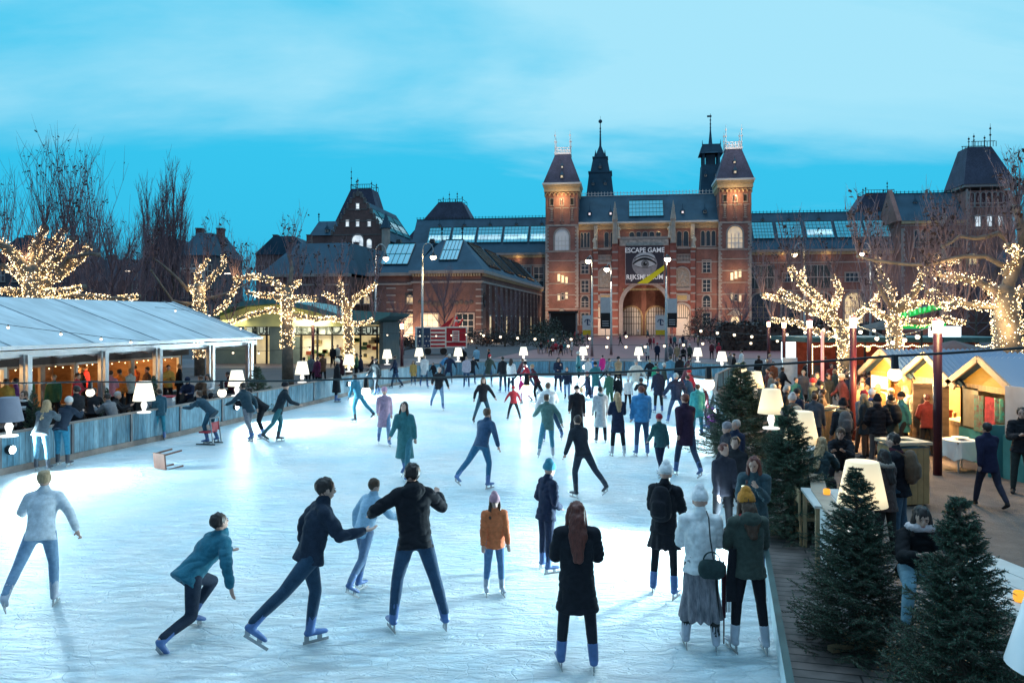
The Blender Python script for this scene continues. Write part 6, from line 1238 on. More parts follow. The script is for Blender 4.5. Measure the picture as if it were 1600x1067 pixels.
plane_tree((312, 560), 52, [(312, 560, 8), (312, 490, 8), (310, 450, 7)], [([(310, 455), (303, 425), (315, 403)], 4, 1, 7), ([(312, 458), (330, 432), (345, 415), (342, 397)], 4, 1, 7), ([(310, 460), (298, 452), (290, 448)], 4, 1, 4), ([(295, 455), (270, 425), (248, 405)], 3, 0, 6), ([(300, 475), (275, 470), (250, 425)], 3, 0, 5), ([(314, 470), (350, 458), (380, 440)], 3, 0, 7)], 'smaller plane tree left of the shop canopy with a lit trunk', 2.6, 8, 'fairy lights on the plane tree left of the shop canopy', 2, 40, 2, .8, .5, e=15)
plane_tree((450, 600), 44, [(450, 600, 9.5), (449, 545, 8.5), (449, 490, 8), (448, 455, 7)], [([(448, 460), (430, 440), (405, 432), (372, 436)], 4.5, 1, 8), ([(449, 455), (455, 445), (462, 440)], 5, 1, 8), ([(448, 470), (425, 462), (391, 458)], 4, 1, 6), ([(450, 470), (470, 466), (491, 466)], 4, 1, 6), ([(448, 488), (425, 483), (375, 495), (345, 505)], 3.5, 1, 5), ([(451, 492), (478, 497), (525, 500)], 3.5, 1, 6), ([(372, 437), (354, 474), (330, 494)], 3, 1, 4), ([(449, 460), (455, 420), (450, 400)], 4, 0, 8)], 'stout plane tree in front of the museum shop with a bare lower trunk', 2.6, 7, 'fairy lights arching over the museum shop', 2, 42, 3, .8, .55, e=22)
plane_tree((546, 575), 50, [(546, 575, 6), (545, 530, 6), (541, 483, 5.5)], [([(541, 485), (556, 467), (573, 457), (590, 443)], 4, 1, 7), ([(540, 480), (525, 468), (504, 458)], 4, 1, 6), ([(541, 480), (536, 460), (536, 441)], 4, 1, 7), ([(545, 505), (560, 507), (582, 499)], 3, 1, 5), ([(541, 500), (515, 497), (490, 502)], 3, 1, 4)], 'plane tree between the shop letters and the canopy end', 2.6, 7, 'fairy lights on the plane tree by the canopy end', 2, 44, 4, .7, .55, e=18)
plane_tree((1321, 600), 40, [(1321, 600, 8.5), (1320, 550, 8), (1314, 512, 7)], [([(1314, 515), (1285, 490), (1240, 475), (1196, 460)], 5, 1, 8), ([(1310, 505), (1280, 465), (1250, 435), (1243, 414)], 5, 1, 8), ([(1290, 480), (1265, 450), (1275, 418)], 4, 1, 7), ([(1300, 490), (1320, 455), (1315, 430)], 4, 1, 7), ([(1316, 515), (1300, 525), (1262, 505), (1225, 500)], 4, 1, 6), ([(1318, 510), (1345, 480), (1352, 455)], 4, 1, 7), ([(1300, 480), (1270, 478), (1230, 452)], 4, 1, 6), ([(1318, 515), (1345, 505), (1365, 500)], 4, 1, 5)], 'plane tree nearest the arch side of the market, crown hanging low', 2.8, 8, 'dense fairy lights hanging low over the cafe roof', 2, 56, 5, 1.2, .5, e=32)
plane_tree((1400, 575), 36, [(1400, 575, 9), (1398, 520, 9), (1394, 490, 8)], [([(1394, 492), (1400, 455), (1385, 425), (1384, 400)], 5, 1, 9), ([(1398, 488), (1428, 455), (1436, 425), (1452, 400)], 5, 1, 9), ([(1392, 498), (1365, 492), (1335, 478)], 5, 1, 7), ([(1400, 500), (1440, 505), (1480, 498), (1510, 505)], 4.5, 1, 6), ([(1405, 485), (1440, 470), (1475, 478)], 4, 1, 6), ([(1392, 480), (1370, 455), (1355, 440)], 4, 0, 8), ([(1436, 425), (1460, 415), (1490, 408)], 3.5, 1, 7)], 'plane tree behind the green neon, lit limbs spreading both ways', 2.7, 9, 'fairy lights on the plane tree behind the green neon', 2, 52, 6, 1.0, .5, e=30)
plane_tree((1578, 620), 27, [(1578, 620, 19), (1575, 540, 18), (1572, 490, 17), (1570, 458, 15)], [([(1572, 460), (1583, 417), (1592, 379), (1580, 340), (1574, 330)], 10, 0, 16), ([(1576, 420), (1545, 400), (1517, 399), (1462, 412), (1410, 408), (1360, 397)], 4.5, 0, 12), ([(1588, 390), (1562, 364), (1530, 372), (1504, 368), (1480, 384)], 4.5, 0, 12), ([(1568, 462), (1535, 440), (1500, 432), (1474, 425)], 7, 1, 9), ([(1570, 430), (1580, 400), (1555, 392), (1540, 388)], 5, 1, 9), ([(1575, 470), (1610, 445), (1640, 420)], 8, 1, 8), ([(1568, 480), (1535, 478), (1500, 470), (1460, 455)], 5, 1, 8), ([(1500, 470), (1470, 480), (1440, 478)], 3.5, 1, 6)], 'largest plane tree, at the right edge, with a heavy curved limb against the tower', 2.1, 10, 'fairy lights thick on the trunk of the right edge plane tree', 3, 60, 7, .9, .6, e=40, br=.02)
def bare_tree(px, Y, h, w, label, kind='round', seed=1, group='bare trees', r0=.16, n=9):
    r = random.Random(seed); root = empty('bare_tree', ((px - 800) / F * Y, Y, 0), 0, label, 'tree', group); T = MB(); C = MB()
    T.tube([(0, 0, 0), (.03, 0, h * .2), (-.02, 0, h * (.5 if kind == 'round' else .85))], [r0, r0 * .75, r0 * .3], 8); T.build('trunk', BARK, root, True)
    for i in range(n):
        t = i / n; z = h * ((.18 + .45 * t) if kind == 'round' else (.08 + .5 * t)); a = i * 2.4; d = Vector((math.cos(a), math.sin(a), 0)); 
        if kind == 'round':
            l = w * .5 * (.75 + .4 * r.random()) * (1 - .5 * t); P = [Vector((0, 0, z)), d * l * .5 + Vector((0, 0, z + h * .13)), d * l + Vector((0, 0, z + h * .26))]
        else: l = w * .4 * (1 - .5 * t) * r.uniform(.6, 1.1); P = [Vector((0, 0, z)), d * l * .75 + Vector((0, 0, z + h * .18)), d * l + Vector((0, 0, z + h * .45))]
        C.tube(P, [r0 * .45, r0 * .3, r0 * .14], 5, cap=False)
        for k, q in enumerate([P[0].lerp(P[1], .6), P[1], P[1].lerp(P[2], .5), P[2]]):
            shoots(C, q, 5 if kind == 'round' else 7, h * (.3 if kind == 'round' else .32) * (1 - .25 * t), .6 if kind == 'round' else .16, seed * 13 + i * 5 + k, r0 * .12, lean=(d.x * (.5 if kind == 'round' else .05), d.y * .4), kids=4)
    if kind != 'round': shoots(C, (0, 0, h * .62), 14, h * .38, .1, seed, r0 * .15, kids=3)
    C.build('crown', TWIG, root); return root
for a in ((176, 58, 12.0, 6.5, 'broad bare tree between the far left plane tree and the poplars', 'round', 3, 'bare trees on the left', .2, 16), (130, 62, 12.5, 5.0, 'bare tree rising behind the far left plane tree', 'round', 4, 'bare trees on the left', .16, 12), (200, 66, 11.5, 4.2, 'slim bare tree just left of the poplars', 'round', 5, 'bare trees on the left', .13, 9),
          (241, 70, 14.2, 4.0, 'left poplar of the dark pair', 'pop', 6, 'poplars', .24, 10), (271, 70, 15.4, 4.4, 'taller right poplar of the dark pair', 'pop', 7, 'poplars', .26, 11),
          (420, 75, 8.5, 7, 'tangled bare tree above the shop canopy', 'round', 8, 'bare trees on the left', .14, 10), (480, 78, 8.6, 7.5, 'tangled bare tree in front of the gabled hall', 'round', 9, 'bare trees on the left', .14, 10), (388, 90, 12, 6, 'bare tree before the stepped chimney house', 'round', 10, 'bare trees on the left', .14, 9),
          (622, 100, 7.2, 4, 'small bare tree left of the tall street lamp', 'round', 11, 'young trees before the brick wing', .12, 10), (694, 102, 11, 6.2, 'larger bare tree in front of the brick wing', 'round', 12, 'young trees before the brick wing', .15, 12), (789, 108, 8.6, 5.5, 'bare tree beside the long side wall', 'round', 13, 'young trees before the brick wing', .13, 10),
          (1157, 110, 9, 6, 'bare tree before the right museum tower', 'round', 14, 'bare trees on the right', .14, 11), (1215, 95, 7, 6, 'bare tree low in front of the right wing', 'round', 15, 'bare trees on the right', .12, 9), (1440, 80, 10.5, 9, 'tangled bare tree behind the neon sign', 'round', 16, 'bare trees on the right', .16, 12), (1525, 80, 12, 8, 'bare tree before the right corner tower', 'round', 17, 'bare trees on the right', .16, 12), (1385, 75, 9, 8, 'bare tree in front of the right wing end', 'round', 18, 'bare trees on the right', .14, 10), (1600, 60, 12, 6, 'bare tree at the right edge', 'pop', 19, 'bare trees on the right', .16, 10), (1110, 140, 6.5, 5, 'thin bare shrub tree right of the arch', 'round', 20, 'bare trees on the right', .08, 8)): bare_tree(*a)
def shrub(px, py, Y, w, h, d, label, mat=None, n=1800, seed=1, s=.09):
    r = np.random.default_rng(seed); p = r.normal(size=(n, 3)); p /= np.linalg.norm(p, axis=1)[:, None]; p *= (r.random((n, 1)) ** .35); k = 1 + .22 * np.sin(p[:, :1] * 5 + seed) * np.cos(p[:, 1:2] * 4 + seed); p = p * k * np.array([w / 2, d / 2, h / 2]) + np.array([0, 0, h / 2]); p[:, 2] = np.maximum(p[:, 2], .03)
    d1 = r.normal(size=(n, 3)) * s; d2 = r.normal(size=(n, 3)) * s; V = np.stack([p, p + d1, p + d1 + d2, p + d2], 1).reshape(-1, 3); rt = empty('shrub', ((px - 800) / F * Y, Y, 0), 0, label, 'shrub', 'dark shrubs on the square')
    mobj('foliage', fast_mesh('foliage', V, np.arange(len(V)).reshape(-1, 4), [mat or leafmat('shrub_leaf', (.03, .045, .03), .6)]), rt); g = MB()
    for k in range(5): a = k * 1.3; g.bar((0, 0, 0), (math.cos(a) * w * .25, math.sin(a) * d * .25, h * .6), .05)
    g.build('stem', BARK, rt)
BRN = leafmat('brown_leaf', (.05, .035, .03), .5)
for a in ((862, 535, 150, 5, 4.2, 5, 'dark evergreen shrub at the foot of the left tower'), (845, 540, 140, 6, 3.4, 4, 'low dark shrub beyond the long brick wall'), (1093, 530, 140, 4, 6.2, 4, 'tall dark column shrub right of the arch'), (1112, 540, 120, 9, 4.0, 4, 'broad brown shrub right of the plaza', BRN), (760, 545, 110, 8, 2.6, 2, 'low brown hedge before the brick side wall', BRN), (800, 545, 112, 9, 2.4, 2, 'low brown hedge farther along the side wall', BRN), (640, 548, 104, 7, 1.6, 2, 'low shrub behind the trailer', BRN), (865, 548, 100, 10, 2.2, 3, 'dark shrubbery behind the seated crowd')):
    shrub(*a[:7], mat=a[7] if len(a) > 7 else None, seed=len(a[6]))
r = empty('hedge', ((1165 - 800) / F * 95, 95, 0), 0, 'long dark clipped hedge before the right museum wing', 'hedge'); n = 9000; p = rng.random((n, 3)) * np.array([20, 3, 3.4]) - np.array([3.5, 1.5, 0]); d1 = rng.normal(size=(n, 3)) * .16; d2 = rng.normal(size=(n, 3)) * .16; V = np.stack([p, p + d1, p + d1 + d2, p + d2], 1).reshape(-1, 3); mobj('foliage', fast_mesh('foliage', V, np.arange(len(V)).reshape(-1, 4), [leafmat('hedge_leaf', (.035, .03, .03), .5)]), r)
g = MB(); g.bb(-3.3, 16.3, -1.2, 1.2, 0, 3.1); g.build('branches', DK, r)
# ================= people =================
def rx(a): return Matrix.Rotation(a, 3, 'X')
BASE = dict(lean=4, side=0, twist=0, head=(0, 0), legs=((2, 4, 3), (-2, 4, 3)), arms=((6, 8, 18, 0), (6, 8, 18, 0)))
POSES = {
 'stand': {}, 'pockets': dict(arms=((-8, 20, 62, 46), (-8, 20, 62, 46)), head=(0, 8)), 'still': dict(arms=((14, 12, 75, 40), (14, 12, 75, 40)), head=(0, 14), legs=((3, 6, 4), (-3, 6, 5))),
 'walk': dict(legs=((20, 3, 8), (-18, 3, 22)), arms=((-22, 8, 18, 0), (24, 8, 28, 0)), lean=6), 'walk2': dict(legs=((-16, 3, 20), (18, 3, 6)), arms=((20, 8, 25, 5), (-20, 8, 14, 0)), lean=5),
 'skate': dict(legs=((14, 6, 26), (-28, 14, 20)), arms=((-20, 30, 30, 0), (30, 24, 40, 10)), lean=20), 'skate2': dict(legs=((-30, 16, 18), (16, 5, 28)), arms=((34, 26, 35, 8), (-24, 34, 25, 0)), lean=22),
 'wide': dict(legs=((10, 17, 14), (-6, 18, 12)), arms=((14, 34, 22, 0), (6, 34, 22, 0)), lean=10), 'bent': dict(legs=((20, 8, 40), (12, 10, 36)), arms=((50, 10, 40, 10), (56, 10, 40, 10)), lean=48, head=(0, -20)),
 'crouch': dict(legs=((62, 10, 98), (-10, 12, 62)), arms=((40, 30, 30, 0), (-20, 40, 20, 0)), lean=46, head=(0, -25)), 'lunge': dict(legs=((12, 4, 20), (-46, 10, 8)), arms=((-30, 44, 30, 0), (30, 18, 66, 10)), lean=15, head=(0, 5)),
 'phone': dict(arms=((24, 4, 112, 22), (10, 10, 70, 40)), head=(0, 16)), 'sit': dict(legs=((82, 8, 84), (80, 8, 80)), arms=((30, 10, 60, 30), (34, 10, 60, 30)), lean=10, head=(0, 14)), 'sitlean': dict(legs=((82, 8, 84), (80, 8, 80)), arms=((46, 12, 70, 36), (46, 12, 66, 36)), lean=26, head=(0, 6)),
 'rail': dict(legs=((10, 5, 6), (2, 6, 4)), arms=((52, 8, 58, 20), (52, 8, 58, 20)), lean=34, head=(0, 0)), 'reach': dict(arms=((70, 12, 20, 0), (10, 10, 20, 0)), lean=10), 'crossed': dict(arms=((18, 10, 92, 62), (22, 10, 86, 62)), head=(0, 4)), 'twistarm': dict(legs=((8, 12, 16), (-14, 14, 14)), arms=((-6, 62, 70, 30), (24, 44, 84, 20)), lean=16),
}
def skel(pose, skates=False):
    P = dict(BASE); P.update(POSES[pose]); l = R(P['lean']); up = Vector((math.sin(R(P['side'])), math.sin(l), math.cos(l))).normalized(); J = {}
    hip = Vector((0, 0, .93)); J['hip'] = hip; J['waist'] = hip + up * .15; J['chest'] = hip + up * .34; J['sh'] = hip + up * .47; J['neck'] = hip + up * .53; hp = R(P['head'][1]); 
    hd = (Matrix.Rotation(-hp, 3, 'X') @ (up * .45 + Vector((0, 0, .55)))).normalized(); J['hd'] = hd; J['head'] = J['neck'] + hd * .145; J['up'] = up; J['hy'] = R(P['head'][0]); J['hp'] = hp + l * .35
    fl = []
    for i, s in enumerate((-1, 1)):
        f, o, k = P['legs'][i]; h = hip + Vector((s * .09, 0, -.02)); f_, o_ = R(f), R(o); d1 = Vector((s * math.sin(o_), math.cos(o_) * math.sin(f_), -math.cos(o_) * math.cos(f_))); f2 = R(f - k); d2 = Vector((s * math.sin(o_) * .7, math.cos(o_) * math.sin(f2), -math.cos(o_) * math.cos(f2)))
        kn = h + d1 * .43; an = kn + d2.normalized() * .41; J['leg', i] = (h, kn, an); fd = Vector((s * .12, 1, 0)).normalized(); tilt = max(0, -(f - k) - 15); fd = (fd + Vector((0, 0, -math.tan(R(min(60, tilt)))))).normalized(); J['foot', i] = fd; fl.append(an.z)
        a, b, e, w = P['arms'][i]; sp = J['sh'] + Vector((s * .165, 0, -.015)); a_, b_ = R(a), R(b); u = Vector((s * math.sin(b_), math.cos(b_) * math.sin(a_), -math.cos(b_) * math.cos(a_))); a2 = R(a + e); v = Vector((s * (math.sin(b_) * .6 - math.sin(R(w))), math.sin(a2), -math.cos(a2))).normalized()
        el = sp + u * .28; wr = el + v * .25; J['arm', i] = (sp, el, wr); J['hand', i] = v
    dz = (.16 if skates else .085) - min(fl); mid = sum((J['leg', i][2] for i in (0, 1) if J['leg', i][2].z < min(fl) + .06), Vector()) / max(1, sum(1 for i in (0, 1) if J['leg', i][2].z < min(fl) + .06)); sh = Vector((-mid.x, -mid.y, dz))
    for k, v in list(J.items()):
        if k in ('hip', 'waist', 'chest', 'sh', 'neck', 'head'): J[k] = v + sh
        elif isinstance(k, tuple) and k[0] in ('leg', 'arm'): J[k] = tuple(q + sh for q in v)
    return J
TS = bpy.data.scenes.new('workshop')
def remesh(mb, vox, sm=4, name='m', fac=.5):
    me = mb.mesh('tmp'); o = bpy.data.objects.new('tmp', me); TS.collection.objects.link(o); md = o.modifiers.new('r', 'REMESH'); md.mode = 'VOXEL'; md.voxel_size = vox; md.use_smooth_shade = True
    if sm: s = o.modifiers.new('s', 'SMOOTH'); s.iterations = sm; s.factor = fac
    TSdg = None
    with bpy.context.temp_override(scene=TS, view_layer=TS.view_layers[0]): dg = bpy.context.evaluated_depsgraph_get(); dg.update()
    m2 = bpy.data.meshes.new_from_object(o.evaluated_get(dg)); bpy.data.objects.remove(o); bpy.data.meshes.remove(me); m2.name = name; m2.materials.clear(); m2.materials.append(None); return m2
def disp(m, fn):
    n = len(m.vertices); co = np.empty(n * 3, np.float32); no = np.empty(n * 3, np.float32); m.vertices.foreach_get('co', co); m.vertices.foreach_get('normal', no); co = co.reshape(-1, 3); no = no.reshape(-1, 3)
    f = np.array([fn(Vector(c)) for c in co.tolist()], np.float32); m.vertices.foreach_set('co', (co + no * f[:, None]).ravel()); m.update()
CACHE = {}
VX = {0: .0125, 1: .022, 2: .04}
def headM(J): return Matrix.Rotation(J['hy'], 3, 'Z') @ Matrix.Rotation(-J['hp'], 3, 'X')
def hand(g, p, v, s, lod, curl=.5):
    v = v.normalized(); side = Vector((1, 0, 0)); nrm = v.cross(side).normalized(); side = nrm.cross(v).normalized(); c = p + v * .045
    g.cap_tube([p, c, p + v * .085], [(.022, .026), (.038, .018), (.036, .016)], 8, ref=side)
    if lod > 1: return
    k = 1.0 if lod == 0 else 1.15
    for i, (o, l) in enumerate(((-.028, .065), (-.0095, .074), (.0095, .07), (.027, .054))):
        b = p + v * .085 + side * o; d1 = (v + nrm * -curl * .35 * 1).normalized(); d2 = (v - nrm * curl * 1.2).normalized(); g.cap_tube([b, b + d1 * l * .5, b + d1 * l * .5 + d2 * l * .5], [.0088 * k, .0082 * k, .007 * k], 6)
    b = p + v * .035 - side * s * .03; d = (v * .6 - side * s * .75 - nrm * .35).normalized(); g.cap_tube([b, b + d * .032, b + d * .032 + (d + v).normalized() * .03], [.012 * k, .0105 * k, .009 * k], 6)
def geo(kind, pose, lod, skates=False, **o):
    key = (kind, pose, lod, skates, tuple(sorted(o.items())))
    if key in CACHE: return CACHE[key]
    J = skel(pose, skates); g = MB(); vx = VX[lod]; n = (14, 10, 8)[lod]; H = J['head']; M = headM(J)
    if kind == 'body':
        g.cap_tube([J['hip'], J['waist'], J['chest'], J['sh']], [(.14, .09), (.118, .078), (.14, .09), (.13, .066)], n, ref=(1, 0, 0)); g.cap_tube([J['sh'], J['neck'], H], [.055, .05, .05], n)
        g.ball(H + M @ Vector((0, 0, .015)), (.076, .094, .104), 14, 10, M=M); g.ball(H + M @ Vector((0, .035, -.05)), (.054, .058, .06), 10, 8, M=M)
        g.ball(H + M @ Vector((0, .1, -.012)), (.013, .02, .024), 6, 5, M=M); g.ball(H + M @ Vector((0, .085, -.055)), (.026, .014, .012), 6, 5, M=M)
        for s in (-1, 1): g.ball(H + M @ Vector((s * .078, 0, -.005)), (.012, .02, .03), 6, 5, M=M)
        for i, s in enumerate((-1, 1)):
            h, k, a = J['leg', i]; g.cap_tube([h, h.lerp(k, .5), k], [.075, .064, .05], n); g.cap_tube([k, k.lerp(a, .35), a], [.048, .048, .032], n); g.cap_tube([a + Vector((0, 0, -.025)), a + J['foot', i] * .13 + Vector((0, 0, -.055))], [(.03, .03), (.028, .018)], 8)
            sp, el, wr = J['arm', i]; g.cap_tube([J['sh'].lerp(sp, .55), sp], [.052, .046], n); g.cap_tube([sp, el], [.044, .036], n); g.cap_tube([el, wr], [.036, .027], n); hand(g, wr, J['hand', i], s, lod)
        m = remesh(g, (.0085 if lod == 0 else vx), 2 if lod == 0 else 1, 'body')
    elif kind == 'trousers':
        w = o.get('w', 1.); g.cap_tube([J['hip'] + Vector((0, 0, -.02)), J['waist']], [(.168, .125), (.15, .11)], n, ref=(1, 0, 0))
        for i in (0, 1): h, k, a = J['leg', i]; a2 = k.lerp(a, .93); g.cap_tube([h, h.lerp(k, .5), k], [.1 * w, .086 * w, .068 * w], n); g.cap_tube([k, k.lerp(a, .4), a2], [.068 * w, .064 * w, .05 * w], n)
        m = remesh(g, vx * (1.2 if lod == 0 else 1), 2, 'trousers')
    elif kind == 'top':
        pf = o.get('puff', 1.); hem = o.get('hem', .1); dn = -J['up'] if hem < .25 else Vector((0, 0, -1)); lg = (J['leg', 0][1] + J['leg', 1][1]) / 2 - J['hip']; dn2 = lg.normalized() if lg.length > .05 and pose not in ('sit', 'sitlean') else -J['up']
        hp_ = J['hip']; b = hp_ + (dn2 if hem >= .18 else -J['up']) * min(hem, .85 if pose not in ('sit', 'sitlean') else .12); fl = 1 + .35 * max(0, hem - .1)
        pts = [b, hp_.lerp(b, .4), hp_, J['waist'], J['chest'], J['sh'] - J['up'] * .02]; rr = [(.2 * fl, .165 * fl), (.185, .15), (.18, .14), (.163 * pf, .125 * pf), (.19 * pf, .138 * pf), (.17, .105)]
        g.tube(pts, rr, n + 4, ref=(1, 0, 0)); g.cap_tube([J['sh'] - J['up'] * .03, J['neck']], [(.105, .085), (.07, .07)], n, ref=(1, 0, 0))
        if o.get('collar'): g.cap_tube([J['neck'] - J['up'] * .03, J['neck'] + J['up'] * .03], [.085, .08], n)
        if o.get('hood'): q = J['neck'] + J['up'] * .0 + Vector((0, -.09, -.01)); g.ball(q, (.13, .085, .09), 12, 8)
        for i, s in enumerate((-1, 1)):
            sp, el, wr = J['arm', i]; w2 = el.lerp(wr, .93); g.cap_tube([J['sh'].lerp(sp, .4), sp], [.085 * pf, .078 * pf], n); g.cap_tube([sp, sp.lerp(el, .5), el], [.076 * pf, .072 * pf, .064 * pf], n); g.cap_tube([el, w2], [.064 * pf, .05 * pf], n)
        m = remesh(g, vx, 3, 'top')
        if lod == 0 or pf > 1.05:   # fabric folds / quilting
            disp(m, lambda c: .009 + .010 * mnoise.noise(Vector((c.x * 8, c.y * 8, c.z * 6))) - .011 * (1 - min(1, 3.2 * abs(mnoise.noise(Vector((c.x * 7 + 3, c.y * 7, c.z * 11)))))) + (.008 * abs(math.sin(c.z * 34)) if pf > 1.05 else 0))
    elif kind == 'hood_fur' or kind == 'scarf':
        q = J['neck'] + J['up'] * (.03 if kind == 'hood_fur' else .005); r_ = .115 if kind == 'hood_fur' else .078; P = [q + Vector((math.cos(a) * r_, math.sin(a) * r_ * .9 - (.03 if kind == 'hood_fur' else 0), .02 * math.sin(a))) for a in [k * math.pi / 8 for k in range(17)]]; g.tube(P, .042 if kind == 'hood_fur' else .036, 8, cap=False); m = remesh(g, vx, 1, kind)
        if kind == 'hood_fur':
            disp(m, lambda c: .016 * mnoise.noise(c * 60))
    elif kind == 'hair':
        ln = o.get('ln', 0); g.ball(H + M @ Vector((0, -.018, .035)), (.09, .1, .1), 14, 10, M=M)
        if ln:
            e_ = H + Vector((0, -.1 - .1 * max(0, J['up'].y), -.02)); bk = J['sh'] - J['up'] * (ln - .16) + Vector((0, -.16, 0)); g.cap_tube([H + M @ Vector((0, -.045, .03)), H + M @ Vector((0, -.075, -.07)), J['neck'] + Vector((0, -.11, -.05)), bk], [(.082, .06), (.088, .06), (.1, .05), (.05, .024)], 10, ref=(1, 0, 0))
            for s in (-1, 1): g.cap_tube([H + M @ Vector((s * .062, .0, .04)), H + M @ Vector((s * .08, .012, -.06)), J['neck'] + Vector((s * .095, .03, -.05)), J['chest'] + Vector((s * .09, .09, .08 - ln * .2))], [.035, .034, .036, .02], 8)
        if o.get('bun'): g.ball(H + M @ Vector((0, -.09, .09)), .045, 8, 6)
        m = remesh(g, vx, 1, 'hair')
        if lod < 2:
            disp(m, lambda c: .014 * mnoise.noise(Vector((c.x * 48, c.y * 48, c.z * 7))) + .012 * mnoise.noise(Vector((c.x * 16, c.y * 16, c.z * 5))))
    elif kind == 'beanie':
        c = H + M @ Vector((0, -.012, .045)); g.ball(c + M @ Vector((0, 0, .02)), (.097, .11, .1), 14, 10, M=M); g.tube([c + M @ Vector((0, 0, -.03)), c + M @ Vector((0, 0, .03))], [(.1, .115), (.098, .112)], 16, ref=(1, 0, 0))
        if o.get('slouch'): g.ball(c + M @ Vector((0, -.02, .1)), (.06, .07, .06), 10, 8, M=M)
        if o.get('pom'): g.ball(c + M @ Vector((0, -.01, .135)), .04, 10, 8)
        m = remesh(g, vx, 1, 'beanie')
        if lod == 0:
            disp(m, lambda c: .004 * math.sin(math.atan2(c.y - H.y, c.x - H.x) * 30) + .003 * mnoise.noise(c * 60))
    elif kind == 'cap':
        c = H + M @ Vector((0, .0, .055)); g.ball(c, (.092, .108, .075), 12, 8, M=M); g.cap_tube([c + M @ Vector((0, .08, 0)), c + M @ Vector((0, .16, -.02))], [(.07, .014), (.06, .01)], 8, ref=(1, 0, 0)); m = remesh(g, vx, 1, 'cap')
    elif kind == 'skate' or kind == 'shoe':
        for i in (o['i'],):
            h, k, a = J['leg', i]; fd = J['foot', i]; z = Vector((0, 0, 1)); 
            g.cap_tube([a + (k - a).normalized() * (.15 if kind == 'skate' else .01), a + Vector((0, 0, -.03))], [.058 if kind == 'skate' else .045, .05], 10); g.cap_tube([a - fd * .03 + Vector((0, 0, -.045)), a + fd * .08 + Vector((0, 0, -.05)), a + fd * .18 + Vector((0, 0, -.06))], [(.045, .036), (.044, .034), (.04, .024)], 10)
            if 0:
                sdv = fd.cross(z).normalized(); b0, b1 = a - fd * .075 + Vector((0, 0, -.145)), a + fd * .21 + Vector((0, 0, -.145)); g.bar(b0, b1, .012, .028); g.bar(a - fd * .04 + Vector((0, 0, -.08)), a - fd * .04 + Vector((0, 0, -.14)), .03); g.bar(a + fd * .12 + Vector((0, 0, -.08)), a + fd * .12 + Vector((0, 0, -.14)), .03)
        m = remesh(g, min(vx, .016) if kind == 'skate' else vx, 1, kind)
    elif kind == 'blade':
        i = o['i']; h, k, a = J['leg', i]; fd = J['foot', i]; g.bar(a - fd * .075 + Vector((0, 0, -.143)), a + fd * .21 + Vector((0, 0, -.143)), .006, .03)
        for q in (-.035, .11): g.bar(a + fd * q + Vector((0, 0, -.07)), a + fd * q + Vector((0, 0, -.13)), .012, .05)
        m = g.mesh('blade'); m.materials.append(None)
    elif kind == 'skirt':
        ln = o.get('ln', .4); kn = [(J['leg', i][1]) for i in (0, 1)]; mid = (kn[0] + kn[1]) / 2; d = (mid - J['hip']).normalized(); wd = (kn[0] - kn[1]).length / 2 + .11; b = J['hip'] + d * ln
        g.tube([b, J['hip'].lerp(b, .5), J['hip'], J['waist']], [(max(.2, wd) * o.get('fl', 1.), .17), (.195, .165), (.178, .14), (.15, .115)], 18, ref=(1, 0, 0)); m = remesh(g, vx, 2, 'skirt')
        if lod == 0:
            disp(m, lambda c: .03 * max(0, J['hip'].z - c.z) * math.sin(math.atan2(c.y - b.y, c.x - b.x) * 11 + c.z * 3))
    elif kind == 'eye':
        for s in (o['i'] * 2 - 1,): g.ball(H + M @ Vector((s * .032, .088, .008)), (.009, .005, .005), 8, 6, M=M); g.ball(H + M @ Vector((s * .032, .09, .028)), (.017, .006, .004), 8, 5, M=M)
        m = g.mesh('eye'); m.materials.append(None)
    elif kind == 'lips': g.ball(H + M @ Vector((0, .095, -.055)), (.017, .005, .005), 8, 6, M=M); m = g.mesh('lips'); m.materials.append(None)
    CACHE[key] = m; return m
def fab(c, rough=.9, sheen=.12):
    k = 'fabric_%02x%02x%02x' % tuple(int(min(1, x) * 255) for x in c)
    if k in MATS: return MATS[k]
    m = pmat(k, c, rough, .22, 14., bump=.25, bscale=90.); b = m.node_tree.nodes.get('Principled BSDF'); b.inputs['Sheen Weight'].default_value = sheen if sum(c) > .15 else .0; b.inputs['Specular IOR Level'].default_value = .2; return m
SKIN = pmat('skin', (.50, .30, .23), .5, .08, 5.); HAIRC = {'dark': (.025, .016, .014), 'brown': (.07, .035, .02), 'red': (.12, .03, .02), 'blond': (.36, .24, .13), 'grey': (.35, .33, .32), 'black': (.012, .012, .014)}
BLK = (.014, .015, .020); NAVY = (.018, .026, .055); WHT = (.72, .72, .72); JEAN = (.04, .075, .14); LJEAN = (.14, .24, .38); TEALC = (.03, .15, .17); OLIVE = (.045, .06, .05); RED = (.45, .03, .04); MAR = (.07, .015, .025); BLUE = (.05, .22, .45); GREY = (.14, .15, .17); TAN = (.36, .25, .15); BRNC = (.12, .07, .045); PINK = (.5, .28, .38); GRN = (.04, .13, .07); MAG = (.6, .02, .18); ORG = (.6, .16, .06); YEL = (.6, .33, .1); LBLU = (.25, .5, .68)
SKC = [pmat('skate_boot', (.07, .14, .32), .45, .3, 6.), pmat('skate_boot_dark', (.03, .035, .05), .45, .3, 6.), pmat('skate_boot', (.07, .14, .32)), pmat('skate_boot_pale', (.4, .42, .48), .45, .2, 6.), pmat('skate_boot', (.07, .14, .32))]
